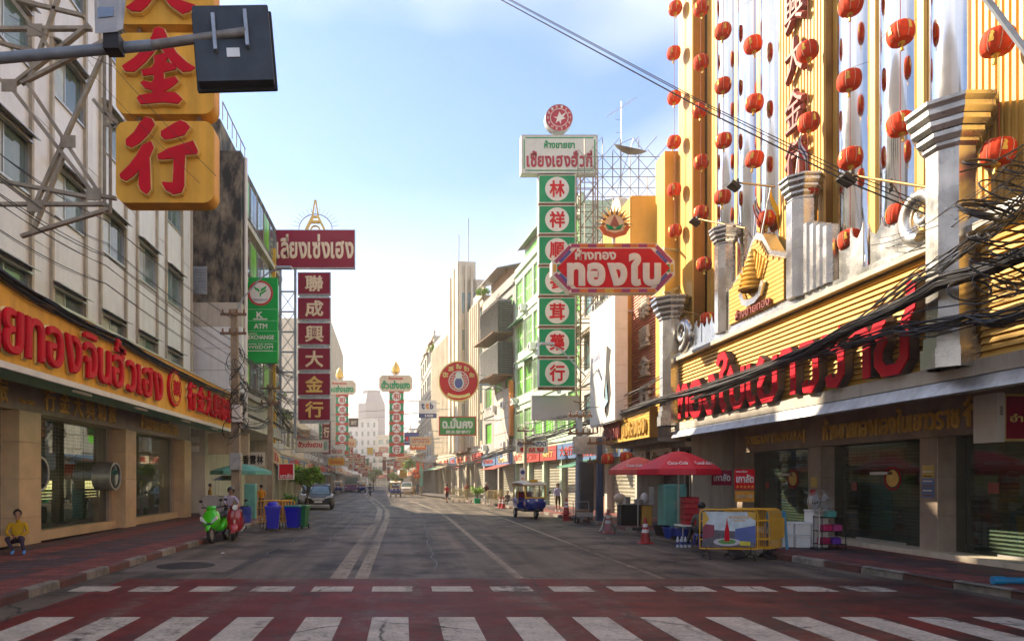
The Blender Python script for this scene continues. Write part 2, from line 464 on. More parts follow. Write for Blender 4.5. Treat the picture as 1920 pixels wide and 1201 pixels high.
# ---------------------------------------------------------------- palette
m_asph = road_mat('asphalt', None, 'asphalt')
m_redroad = road_mat('red_crossing_paint', (0.165, 0.022, 0.018), 'red')
m_white = road_mat('worn_white_paint', (0.52, 0.47, 0.39), 'white')
m_whiteln = road_mat('worn_lane_paint', (0.36, 0.30, 0.22), 'lane')
m_ground = M('city_ground', (0.12, 0.11, 0.10), 0.9)
m_pave = M('pavement_bed', (0.10, 0.085, 0.08), 0.85, bump=0.3)
m_tile_r = M('pavement_tile_red', (0.17, 0.045, 0.038), 0.75, var=0.3, scale=8, bump=0.2, dirt=0.5, streak=False, rnd=0.3)
m_tile_g = M('pavement_tile_dark', (0.075, 0.042, 0.045), 0.75, var=0.3, scale=8, bump=0.2, dirt=0.5, streak=False, rnd=0.3)
m_kerbw = M('kerb_white', (0.30, 0.27, 0.22), 0.8, var=0.35, scale=5, bump=0.4, dirt=0.9, dirtcol=(0.08, 0.07, 0.06), streak=False, rnd=0.25, cover=(0.40, 0.62))
m_kerbr = M('kerb_red', (0.15, 0.04, 0.035), 0.8, var=0.35, scale=5, bump=0.4, dirt=0.9, dirtcol=(0.09, 0.075, 0.065), streak=False, rnd=0.3, cover=(0.38, 0.60))
m_gold = M('gold_paint', (0.84, 0.46, 0.065), 0.55, spec=0.2, var=0.12, scale=0.8, dirt=0.45, dirtcol=(0.28, 0.13, 0.025), cover=(0.42, 0.74))
m_goldm = M('gold_metal', (0.80, 0.52, 0.13), 0.35, 0.4, var=0.15)
m_goldtrim = M('gold_trim', (0.72, 0.55, 0.20), 0.35, 0.4, var=0.1)
m_red = M('sign_red', (0.58, 0.006, 0.022), 0.55, var=0.12, scale=1.5, spec=0.15)
m_maroon = M('sign_maroon', (0.28, 0.014, 0.045), 0.6, spec=0.15, var=0.12, scale=0.8, dirt=0.15)
m_green = M('sign_green', (0.003, 0.30, 0.13), 0.55, spec=0.15, var=0.12, scale=0.8, dirt=0.15, dirtcol=(0.01, 0.1, 0.06))
m_kgreen = M('bank_green', (0.004, 0.38, 0.07), 0.55, spec=0.15, var=0.08)
m_signwhite = M('sign_white', (0.74, 0.73, 0.69), 0.5, var=0.06, dirt=0.25, dirtcol=(0.4, 0.36, 0.3))
m_cream = M('cream_letter', (0.80, 0.62, 0.42), 0.45, var=0.06)
m_panel = M('white_metal_panel', (0.74, 0.77, 0.78), 0.45, 0.1, var=0.08, scale=1.2, dirt=0.3, dirtcol=(0.36, 0.34, 0.3), rnd=0.06)
m_trim = M('tan_trim', (0.42, 0.38, 0.29), 0.5, 0.1, var=0.2, dirt=0.4)
m_steel = M('galvanised_steel', (0.42, 0.43, 0.44), 0.42, 0.7, var=0.25, scale=4, dirt=0.25)
m_truss = M('painted_truss_steel', (0.36, 0.31, 0.24), 0.6, 0.2, var=0.25, scale=3, dirt=0.5, dirtcol=(0.12, 0.07, 0.04))
m_bluesteel = M('blue_grey_steel', (0.30, 0.35, 0.40), 0.5, 0.2, var=0.2, scale=2, dirt=0.3)
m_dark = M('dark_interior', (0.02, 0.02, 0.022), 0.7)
m_black = M('black_rubber', (0.012, 0.012, 0.013), 0.55)
m_cable = M('black_cable', (0.014, 0.014, 0.016), 0.5, var=0.3)
m_conc = M('stained_concrete', (0.26, 0.22, 0.16), 0.85, var=0.35, scale=0.5, bump=0.4, dirt=1.0, dirtcol=(0.018, 0.019, 0.022), cover=(0.36, 0.56), streak=(0.9, 0.9, 0.42))
m_concl = M('pale_render', (0.50, 0.47, 0.41), 0.85, var=0.15, scale=0.7, bump=0.3, dirt=0.55, dirtcol=(0.16, 0.14, 0.11))
m_cream_wall = M('cream_render', (0.62, 0.55, 0.43), 0.85, var=0.12, scale=0.6, bump=0.2, dirt=0.5, dirtcol=(0.25, 0.2, 0.14))
m_white_wall = M('white_render', (0.66, 0.64, 0.60), 0.85, var=0.1, scale=0.6, bump=0.2, dirt=0.5, dirtcol=(0.27, 0.24, 0.2))
m_grey_wall = M('grey_render', (0.33, 0.32, 0.30), 0.85, var=0.2, scale=0.5, bump=0.2, dirt=0.6, dirtcol=(0.09, 0.08, 0.07))
m_marble = M('tan_marble', (0.62, 0.45, 0.27), 0.28, var=0.16, scale=1.5, dirt=0.25, dirtcol=(0.4, 0.26, 0.12), rnd=0.05)
m_marble2 = M('grey_marble', (0.36, 0.29, 0.24), 0.30, var=0.22, scale=1.5, dirt=0.35, dirtcol=(0.18, 0.13, 0.1), rnd=0.06)
m_slat = M('shutter_slat', (0.40, 0.38, 0.30), 0.4, 0.5, var=0.15, scale=1.0, dirt=0.35, rnd=0.06)
m_slatd = M('dark_shutter_slat', (0.10, 0.10, 0.10), 0.4, 0.6, var=0.15, rnd=0.1)
m_glass = glass_mat('shop_glass', (0.80, 0.90, 0.86), 0.66)
m_wglass = M('window_glass', (0.10, 0.17, 0.17), 0.07, var=0.3, scale=0.8, rnd=0.4, spec=0.8)
m_wglassl = M('window_blind_glass', (0.42, 0.50, 0.46), 0.12, var=0.15, rnd=0.2, spec=0.7)
m_alu = M('aluminium_frame', (0.45, 0.45, 0.44), 0.35, 0.6, var=0.1)
m_chrome = M('polished_steel', (0.70, 0.69, 0.67), 0.10, 1.0, var=0.05, scale=1.0, rvar=0.05)
m_silver = M('dull_silver_sheet', (0.62, 0.61, 0.58), 0.27, 0.9, var=0.2, scale=1.5, dirt=0.35, dirtcol=(0.2, 0.17, 0.13), rvar=0.1)
m_yellow = M('yellow_corrugated_sheet', (0.70, 0.42, 0.085), 0.45, 0.05, var=0.08, scale=0.9, dirt=0.25, dirtcol=(0.3, 0.14, 0.02), rnd=0.03)
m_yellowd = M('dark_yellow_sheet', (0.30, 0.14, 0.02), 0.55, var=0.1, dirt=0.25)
m_lantern = M('red_lantern_silk', (0.66, 0.055, 0.014), 0.75, var=0.2, scale=9, bump=0.2, rnd=0.2, spec=0.25)
m_pink = M('faded_red_paint', (0.30, 0.075, 0.06), 0.5, var=0.2, dirt=0.4)
m_wood = M('brown_board', (0.22, 0.11, 0.05), 0.6, var=0.25, scale=4)
m_green_win = M('green_window_film', (0.13, 0.45, 0.035), 0.35, var=0.3, scale=1.5, rnd=0.25)
m_teal = M('teal_paint', (0.13, 0.42, 0.36), 0.5, var=0.15, dirt=0.3)
m_skin = M('skin', (0.42, 0.23, 0.15), 0.55, var=0.08, scale=8)
m_hair = M('black_hair', (0.012, 0.010, 0.009), 0.5)
m_rust = M('rusty_steel', (0.20, 0.12, 0.08), 0.75, 0.2, var=0.4, scale=5)
m_wht = M('white_plastic', (0.78, 0.78, 0.76), 0.45, var=0.05)

def lerp_tab(tab, d):
    if d <= tab[0][0]: return tab[0][1]
    for (a, x), (b, y) in zip(tab, tab[1:]):
        if d <= b: return x + (y - x) * (d - a) / (b - a)
    (a, x), (b, y) = tab[-2:]
    return y + (y - x) / (b - a) * (d - b)
RK = [(-20, 10.6), (0, 10.5), (10.9, 9.8), (16.6, 9.0), (27, 8.4), (33, 8.0), (43, 7.6), (57, 6.3), (70, 4.4), (81, 2.8), (97, 1.0), (125, -0.4), (162, -1.6), (220, -4.5), (320, -10)]
LK = [(-20, -6.2), (20, -6.0), (27, -6.2), (44, -7.2), (70, -8.2), (97, -9.0), (162, -10.5), (220, -13), (320, -20)]
CK = [(-20, 0), (34, 0), (44, -0.25), (54, -0.95), (66, -1.9), (81, -3.2), (97, -4.2), (125, -5.2), (162, -6), (220, -9), (320, -15)]
rk = lambda d: lerp_tab(RK, d)
lk = lambda d: lerp_tab(LK, d)
ck = lambda d: lerp_tab(CK, d)

# ---------------------------------------------------------------- ground, road, markings
g = MB(); g.quad((-200, -60, -0.02), (200, -60, -0.02), (200, 465, -0.02), (-200, 465, -0.02)); struct(g.build('ground', m_ground))
ys = [-20, -5, 0, 5, 10, 15, 20, 25, 30, 35, 40, 45, 50, 55, 60, 65, 70, 76, 82, 90, 100, 110, 120, 135, 150, 175, 200, 250, 320]
def strip(mb, fa, fb, z, ys_):
    for a, b in zip(ys_, ys_[1:]): mb.quad((fa(a), a, z), (fb(a), a, z), (fb(b), b, z), (fa(b), b, z))
    return mb
road = struct(strip(MB(), lambda d: lk(d) - 0.1, lambda d: rk(d) + 0.1, 0.0, ys).build('road', m_asph))
redz = MB(); redz.quad((-6.0, -8, 0.004), (10.4, -8, 0.004), (9.3, 13.15, 0.004), (-5.3, 13.15, 0.004)); redz.build('red_crossing_surface', m_redroad, road)
for k in range(-6, 11):
    cx = -0.18 + 0.925 * k
    if cx < -5.5 or cx > 9.2: continue
    j = random.uniform(-0.02, 0.02)
    MB().box(cx - 0.25 + j, cx + 0.25 + j, 5.4, 9.46, 0.0, 0.010).build('zebra_stripe', m_white, road)
for k in range(-5, 9):
    cx = -0.2 + 1.04 * k
    if cx < -5.4 or cx > 8.4: continue
    MB().box(cx - 0.35, cx + 0.35, 11.66, 12.2, 0.0, 0.010).build('zebra_dash', m_white, road)
fine = [13.2 + i * 2.5 for i in range(60)]
def line_mark(x, w, ys_, z=0.006):
    strip(MB(), lambda d: x + ck(d) - w / 2, lambda d: x + ck(d) + w / 2, z, ys_).build('lane_line', m_whiteln, road)
line_mark(-1.27, 0.33, fine); line_mark(-0.82, 0.26, fine)
line_mark(2.25, 0.17, fine[:22]); line_mark(5.0, 0.13, fine[:18])
strip(MB(), lambda d: rk(d) - 0.42, lambda d: rk(d) - 0.30, 0.006, fine[:12]).build('lane_line', m_whiteln, road)
# manhole by the left kerb, patch of newer asphalt
mh = MB(); mh.prismz([(-4.85 + 0.62 * math.cos(t * PI / 12), 15.2 + 0.62 * math.sin(t * PI / 12)) for t in range(24)], 0.004, 0.014); mh.build('manhole_cover', M('cast_iron', (0.045, 0.043, 0.042), 0.5, 0.6, bump=0.5), road)
mf = MB(); mf.quad((-5.9, 14.1, 0.004), (-3.7, 14.1, 0.004), (-3.7, 16.4, 0.004), (-5.9, 16.4, 0.004)); mf.build('concrete_apron', M('apron_concrete', (0.15, 0.125, 0.10), 0.8, var=0.3, dirt=0.6, streak=False), road)

def pavement(name, f_in, f_out, side):
    mb = MB(); strip(mb, lambda d: min(f_in(d), f_out(d)), lambda d: max(f_in(d), f_out(d)), 0.135, ys)
    p = struct(mb.build(name, m_pave))
    # kerb stones painted red and white
    me = {}
    d = 5.0; k = 0
    while d < 68:
        L = 1.0
        xa, xb = f_in(d), f_in(d + L); ang = math.atan2(-(xb - xa), L)
        key = 'r' if k % 2 else 'w'
        if key not in me:
            b = MB(); s = 1 if side > 0 else -1
            b.prismx([(0, 0), (0, 0), (0, 0)], 0, 0) if False else None
            x0, x1 = (0.0, 0.17) if side > 0 else (-0.17, 0.0)
            c = 0.03
            if side > 0: prof = [(x0, -0.05), (x0, 0.12), (x0 + c, 0.15), (x1, 0.15), (x1, -0.05)]
            else: prof = [(x0, -0.05), (x0, 0.15), (x1 - c, 0.15), (x1, 0.12), (x1, -0.05)]
            b.prism(prof, 0.008, L - 0.008)
            me[key] = b.mesh('kerb_stone', m_kerbr if key == 'r' else m_kerbw)
        put('kerb_stone', me[key], p, (xa, d, random.uniform(-0.004, 0.004)), (0, 0, ang))
        d += L; k += 1
    # paving tiles
    T = 0.4; tm = {}
    for kx, mm in (('r', m_tile_r), ('d', m_tile_g)):
        tm[kx] = MB().cbox(0.006, T - 0.006, 0.006, T - 0.006, -0.03, 0.0, 0.008).mesh('paving_tile', mm)
    cnt = 0; rest = {'r': MB(), 'd': MB()}
    for iy in range(120):
        d = 8.6 + iy * T
        if d > 46: break
        x = f_in(d) + side * 0.18; n = 0
        while (side < 0 and x > f_out(d) + 0.1) or (side > 0 and x < f_out(d) - 0.1):
            xx = x if side > 0 else x - T
            key = 'r' if (n // 2) % 3 == 0 or (n + iy) % 7 == 0 else 'd'
            z = 0.15 + random.uniform(-0.003, 0.002)
            if cnt < 290: put('paving_tile', tm[key], p, (xx, d, z)); cnt += 1
            else: rest[key].box(xx + 0.006, xx + T - 0.006, d + 0.006, d + T - 0.006, z - 0.03, z)
            x += side * T; n += 1
    for kx, mm in (('r', m_tile_r), ('d', m_tile_g)):
        if rest[kx].v: struct(rest[kx].build('paving_tiles', mm, p), 'stuff')
    return p
pave_l = pavement('pavement_left', lambda d: lk(d), lambda d: min(-10.1, lk(d) - 4) if d < 34 else lk(d) - 5, -1)
pave_r = pavement('pavement_right', lambda d: rk(d), lambda d: rk(d) + (3.6 if d > 30 else max(3.4, 12.7 - rk(d))), 1)
bp = thing('blue_pipe', 'short blue plastic pipe lying on the right pavement edge', 'pipe', (10.3, 11.4, 0.15))
pm = M('blue_pvc', (0.02, 0.22, 0.42), 0.35)
MB().cyl((-0.35, 0.1, 0.07), (0.9, -0.1, 0.07), 0.055, n=14).build('pipe_barrel', pm, bp, True)
MB().cyl((-0.38, 0.105, 0.07), (-0.2, 0.075, 0.07), 0.07, n=14).cyl((0.1, -0.15, 0.06), (0.9, -0.33, 0.06), 0.06, n=14).build('pipe_coupling', pm, bp, True)

# ---------------------------------------------------------------- left: white panelled building with gold shop
L1X = -10.3
L1 = thing('panelled_building', 'tall white metal panelled building with gold shop at street level', 'building', (L1X, 9.0, 0), PI / 2)
def lx(D): return D - 9.0
bays = [10.3 + 3.2 * i for i in range(7)]
rows = [(6.35, 7.6), (9.7, 11.2), (13.2, 14.7), (16.7, 18.2)]
ZT = 21.6
bx('wall_core', m_grey_wall, L1, lx(-6), lx(33.0), 0.12, 9.0, 4.6, ZT)
edges = [-0.4]
for b in bays: edges += [b, b + 2.1]
edges += [33.0]
def panel(x0, x1, z0, z1, y=0.0): bx('wall_panel', m_panel, L1, x0 + 0.012, x1 - 0.012, y, y + 0.1, z0 + 0.012, z1 - 0.012)
for i in range(len(edges) - 1):
    a, b = lx(edges[i]), lx(edges[i + 1])
    if i % 2 == 0:
        for k, z in enumerate([6.2, 8.6, 12.1, 15.6, 19.1]):
            panel(a, b, z, [8.6, 12.1, 15.6, 19.1, ZT][k])
    else:
        zc = 4.6
        for (z0, z1) in rows:
            panel(a, b, zc, z0); zc = z1
            w = put('window', MB().box(a + 0.02, b - 0.02, -0.05, 0.02, z0, z0 + 0.07).box(a + 0.02, b - 0.02, -0.12, 0.02, z1 - 0.06, z1).box(a + 0.02, a + 0.1, -0.02, 0.1, z0, z1).box(b - 0.1, b - 0.02, -0.02, 0.1, z0, z1).mesh('window', m_alu), L1)
            mid = a + 0.9
            MB().box(a + 0.1, mid, 0.06, 0.08, z0 + 0.07, z1 - 0.06).build('pane', m_wglassl if random.random() < .6 else m_wglass, w)
            MB().box(mid + 0.05, b - 0.1, 0.08, 0.10, z0 + 0.07, z1 - 0.06).build('pane', m_wglass, w)
            MB().box(mid, mid + 0.05, 0.03, 0.1, z0 + 0.07, z1 - 0.06).build('mullion', m_alu, w)
            if z0 > 6.3:
                MB().prism([(0, 0), (0, 0), (0, 0)], 0, 0) if False else None
                MB().add([(a, -0.32, z1 + 0.02), (b, -0.32, z1 + 0.02), (b, 0, z1 + 0.16), (a, 0, z1 + 0.16), (a, -0.32, z1 + 0.05), (b, -0.32, z1 + 0.05), (b, 0, z1 + 0.19), (a, 0, z1 + 0.19)],
                         [(0, 3, 2, 1), (4, 5, 6, 7), (0, 1, 5, 4), (1, 2, 6, 5), (2, 3, 7, 6), (3, 0, 4, 7)]).build('window_hood', m_steel, w)
        panel(a, b, zc, ZT)
for e in edges[1:]:
    x = lx(e); MB().box(x - 0.05, x + 0.05, -0.09, 0.0, 4.6, ZT).build('cover_strip', m_trim, L1)
    MB().cyl((x + 0.1, -0.05, 4.6), (x + 0.1, -0.05, ZT), 0.03, n=6).build('drain_pipe', m_steel, L1)
# ground floor: marble pillars, lintel with gold lettering, glass, shutters
bx('lintel', m_marble2, L1, lx(2), lx(33.1), 0.1, 0.5, 3.8, 4.75)
pil = [(4.4, 5.5), (11.4, 12.45), (18.3, 19.4), (25.3, 26.3), (32.1, 33.1)]
for a, b in pil:
    for k, (z0, z1) in enumerate([(0.14, 0.9), (0.9, 1.95), (1.95, 2.95), (2.95, 3.8)]):
        MB().cbox(lx(a), lx(b), 0.0, 0.85, z0, z1 - 0.006, 0.01).build('pillar_block', m_marble, L1)
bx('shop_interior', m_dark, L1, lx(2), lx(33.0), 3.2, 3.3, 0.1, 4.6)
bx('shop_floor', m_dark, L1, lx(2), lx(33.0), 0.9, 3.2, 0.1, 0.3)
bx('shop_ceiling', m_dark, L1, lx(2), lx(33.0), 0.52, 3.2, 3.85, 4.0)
bx('end_wall', m_white_wall, L1, lx(33.0), lx(33.12), 0.05, 4, 0.1, 6.0)
m_lit = M('lit_display_cabinet', (0.5, 0.35, 0.12), 0.4, emit=(1.0, 0.72, 0.30, 1.6))
for i in range(len(pil) - 1):
    a, b = lx(pil[i][1]), lx(pil[i + 1][0])
    bx('plinth', m_marble, L1, a, b, 0.35, 0.9, 0.13, 0.42)
    n = 3
    for k in range(n):
        x0 = a + 0.3 + (b - a - 0.6) * k / n; x1 = a + 0.3 + (b - a - 0.6) * (k + 1) / n
        bx('glass_pane', m_glass, L1, x0 + 0.01, x1 - 0.01, 0.6, 0.612, 0.42, 3.78)
    for xx in (a, b - 0.3): bx('side_board', m_marble2, L1, xx, xx + 0.3, 0.5, 0.85, 0.42, 3.8)
    sh = MB()
    sh.box(a + 0.3, a + 0.36, 0.86, 0.93, 0.42, 3.78).box(b - 0.36, b - 0.3, 0.86, 0.93, 0.42, 3.78)
    sh = sh.build('roller_shutter', m_alu, L1)
    if pil[i][0] > 9:
        sm = MB().box(a + 0.36, b - 0.36, 0.88, 0.905, 0.0, 0.085).mesh('slat', m_slat)
        for k in range(12): put('slat', sm, sh, (0, 0, 0.43 + k * 0.1))
        sm2 = MB().box(a + 0.36, b - 0.36, 0.885, 0.9, 0.0, 0.022).mesh('slat', m_alu)
        for k in range(18): put('slat', sm2, sh, (0, 0, 1.66 + k * 0.115))
        gm = MB()
        for k in range(int((b - a) / 0.2)): gm.box(a + 0.36 + k * 0.2, a + 0.372 + k * 0.2, 0.905, 0.912, 1.6, 3.75)
        gm.build('link_rods', m_alu, sh)
        bx('display_counter', m_wood, L1, a + 0.5, b - 0.5, 1.9, 2.5, 0.3, 1.2)
        if i > 0: bx('display_case', m_lit, L1, a + 0.9, b - 1.4, 2.0, 2.4, 1.25, 1.9)
def drum(cx, cz, r, y0, y1):
    t = MB(); t.lathe([(r, y0), (r, y1), (r - 0.07, y1), (r - 0.07, y0), (r, y0)], (cx, 0, cz), 32, 'y')
    d_ = t.build('display_drum', m_steel, L1, True)
    MB().prism(ring(cx, cz, r - 0.07, 32), y0 + 0.05, y0 + 0.06).build('pane', m_glass, d_)
    MB().prism(ring(cx, cz, r - 0.07, 32), y1 - 0.03, y1 - 0.02).build('backing', m_dark, d_)
drum(lx(20.15), 2.1, 0.52, 0.42, 0.62); drum(lx(24.3), 2.05, 0.50, -0.05, 0.6)
lettering('行金大興和振', m_goldm, L1, lx(19.7), lx(24.6), 3.92, 4.62, 0.1, 0.05, 0.02, name='letter', each=True, gap=0.35)
lettering('ห้างขายทองจินฮั้วเฮง', m_goldm, L1, lx(27.0), lx(31.4), 3.95, 4.6, 0.1, 0.05, 0.012, name='lettering')
lettering('和振', m_goldm, L1, lx(16.4), lx(17.9), 3.92, 4.62, 0.1, 0.05, 0.02, name='letter', each=True, gap=0.35)
lettering('โทร. 2224', m_goldm, L1, lx(18.5), lx(19.2), 4.0, 4.14, 0.1, 0.03, 0.01)

# gold fascia over the pavement
F1 = thing('shop_fascia', 'long gold shop fascia with big red Thai and Chinese letters over left pavement', 'shop sign', (-8.4, 9.0, 0), PI / 2)
seg = [(4.0, 8.0), (8.0, 12.0), (12.0, 16.0), (16.0, 20.0), (20.0, 24.0), (24.0, 28.0), (28.0, 33.2)]
for a, b in seg: bx('fascia_board', m_gold, F1, lx(a) + 0.004, lx(b) - 0.004, 0, 0.3, 4.35, 6.12)
bx('top_flashing', m_alu, F1, lx(4), lx(33.25), -0.04, 0.4, 6.12, 6.18)
bx('canopy_roof', m_grey_wall, F1, lx(4), lx(33.2), 0.3, 1.9, 4.8, 4.95)
bx('canopy_edge', m_teal, F1, lx(4), lx(33.3), -0.1, 1.0, 4.28, 4.35)
bx('canopy_lip', m_signwhite, F1, lx(4), lx(33.3), -0.16, -0.1, 4.22, 4.36)
for d in (17.5, 21.5, 26, 30): MB().box(lx(d), lx(d) + 0.9, 0.0, 0.1, 4.16, 4.22).build('tube_light', m_wht, F1)
gl_m = m_goldtrim
for o in lettering('ขายทองจินฮั้วเฮง', m_red, F1, lx(12.6), lx(23.4), 4.56, 6.0, -0.06, 0.12, 0.018, name='letter', each=True, gap=0.09): pass
for o in lettering('ขายทองจินฮั้วเฮง', gl_m, F1, lx(12.57), lx(23.43), 4.53, 6.02, 0.0, 0.055, 0.032, name='letter_base', each=True, gap=0.065): pass
for o in lettering('行金大興和振', m_red, F1, lx(26.2), lx(32.9), 4.6, 5.75, -0.06, 0.14, 0.035, name='letter', each=True, gap=0.3): pass
for o in lettering('行金大興和振', gl_m, F1, lx(26.15), lx(32.95), 4.56, 5.78, 0.0, 0.055, 0.05, name='letter_base', each=True, gap=0.27): pass
em = MB(); em.prism(ring(lx(24.85), 5.25, 0.66, 32), -0.1, 0.0); em = em.build('emblem', m_red, F1)
MB().prism(ring(lx(24.85), 5.25, 0.58, 32), -0.12, -0.1).build('emblem_face', m_gold, em)
MB().lathe([(0.53, -0.14), (0.50, -0.14), (0.50, -0.12), (0.53, -0.12)], (lx(24.85), 0, 5.25), 32, 'y').build('emblem_ring', m_red, em)
lettering('和興', m_red, em, lx(24.5), lx(25.2), 4.95, 5.55, -0.12, 0.04, 0.03, name='emblem_mark')

# tar seams and old trench cuts in the asphalt
m_tar = M('tar_seam', (0.022, 0.021, 0.021), 0.5, var=0.3)
rnd = random.Random(5)
for x0, d0, d1, dx, w in ((-3.6, 13.3, 45, 0.4, .045), (3.6, 13.3, 30, -0.5, .04), (0.7, 14.5, 40, 0.3, .035), (6.9, 14.0, 33, -0.4, .05), (-2.3, 18, 60, -0.2, .04)):
    b = MB(); n = int((d1 - d0) / .8); P = [(x0 + dx * i / n + rnd.uniform(-.07, .07) + ck(d0 + i * .8), d0 + i * .8) for i in range(n)]
    for (xa, ya), (xb, yb) in zip(P, P[1:]): b.quad((xa - w / 2, ya, .0045), (xa + w / 2, ya, .0045), (xb + w / 2, yb, .0045), (xb - w / 2, yb, .0045))
    b.build('tar_seam', m_tar, road)
for y0, xa, xb in ((19.5, -5.6, 1.5), (27.0, -1, 7.8), (38, -6.4, 3)):
    b = MB(); n = int((xb - xa) / .6); P = [(xa + i * .6, y0 + rnd.uniform(-.06, .06)) for i in range(n)]
    for (x1_, y1_), (x2_, y2_) in zip(P, P[1:]): b.quad((x1_, y1_ - .03, .0045), (x2_, y2_ - .03, .0045), (x2_, y2_ + .03, .0045), (x1_, y1_ + .03, .0045))
    b.build('tar_seam', m_tar, road)
# ---------------------------------------------------------------- right: gold shop with chrome columns
R1 = thing('gold_shop_building', 'tall yellow gold shop building with chrome half columns', 'building', (10.0, 26.0, 0), -PI / 2)
def rx(D): return 26.0 - D
ZR = 27.0
bx('wall_core', m_yellowd, R1, rx(26), rx(4), 1.12, 12, 3.95, ZR)
bx('end_wall', m_concl, R1, rx(26.1), rx(26), 1.0, 12, 0.1, ZR - 1)
def rib_panel(Da, Db, y, z0, z1, pitch=0.14, mat=None):
    """sheet of upright ribs between two depths (Da farther)"""
    mat = mat or m_yellow
    x0, x1 = rx(Da), rx(Db); n = max(1, round((x1 - x0) / pitch)); w = (x1 - x0) / n
    me = MB().add([(0.008, y + 0.06, z0), (w - 0.008, y + 0.06, z0), (w - 0.03, y, z0), (0.03, y, z0), (0.008, y + 0.06, z1), (w - 0.008, y + 0.06, z1), (w - 0.03, y, z1), (0.03, y, z1)],
                  [(0, 1, 2, 3), (7, 6, 5, 4), (3, 2, 6, 7), (1, 5, 6, 2), (0, 3, 7, 4), (0, 4, 5, 1)]).mesh('rib', mat)
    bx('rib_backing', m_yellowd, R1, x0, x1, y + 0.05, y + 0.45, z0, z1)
    for i in range(n): put('rib', me, R1, (x0 + i * w, 0, 0))
rib_panel(26.0, 24.7, 0.45, 6.4, ZR, 0.65)
rib_panel(24.68, 23.5, 0.95, 6.4, ZR, 0.2)
rib_panel(19.15, 17.05, 0.5, 6.4, ZR)
rib_panel(12.65, 6.0, 0.5, 6.4, ZR)
bx('parapet', m_yellow, R1, rx(26.05), rx(5), 0.2, 1.4, ZR, ZR + 0.6)
def chrome_col(D, r=0.56):
    x = rx(D); b = MB()
    for (z0, z1) in ((6.4, 11.6), (11.61, 16.6), (16.61, ZR)):
        b.lathe([(r, z0), (r, z1)], (x, 1.05, 0), 28, a0=PI, a1=2 * PI)
    b.build('chrome_column', m_chrome, R1, True)
for D in (22.75, 21.35, 19.95, 16.35, 14.9, 13.45): chrome_col(D)
for D in (23.45, 22.05, 20.65, 19.25, 17.0, 15.62, 14.17, 12.72):
    MB().cbox(rx(D) - 0.13, rx(D) + 0.13, 0.72, 1.12, 6.4, ZR, 0.04).build('gold_strip', m_yellow, R1)
lettering('興大金行', m_pink, R1, rx(18.55), rx(17.6), 9.7, 15.1, 0.46, 0.16, 0.05, name='character', vertical=True, gap=0.16)

# fascia with giant red letters
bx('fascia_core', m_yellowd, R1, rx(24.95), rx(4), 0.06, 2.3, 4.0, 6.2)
nS = 18; hS = 2.2 / nS
sm = MB().add([(0, 0, 0.008), (1, 0, 0.008), (1, 0.055, hS - 0.008), (0, 0.055, hS - 0.008), (0, 0.055, 0.008), (1, 0.055, 0.008)],
              [(0, 1, 2, 3), (0, 4, 5, 1), (3, 2, 5, 4), (0, 3, 4), (1, 5, 2)]).mesh('fascia_slat', m_yellow)
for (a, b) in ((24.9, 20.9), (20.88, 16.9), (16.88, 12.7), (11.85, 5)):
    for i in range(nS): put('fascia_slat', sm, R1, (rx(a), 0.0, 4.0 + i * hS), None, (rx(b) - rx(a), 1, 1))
bx('lower_ledge', m_concl, R1, rx(24.95), rx(4), -0.10, 0.0, 3.72, 3.99)
MB().prismx([(-0.22, 3.45), (-0.10, 3.70), (-0.05, 3.72), (0.05, 3.45)], rx(24.95), rx(4)).build('drip_flashing', m_steel, R1)
bx('canopy_soffit', m_grey_wall, R1, rx(25), rx(4), 0.06, 2.4, 3.85, 3.98)
bx('upper_ledge', m_concl, R1, rx(24.95), rx(4), -0.16, 1.1, 6.22, 6.34)
bx('ledge_step', m_silver, R1, rx(24.95), rx(4), -0.06, 1.0, 6.34, 6.5)
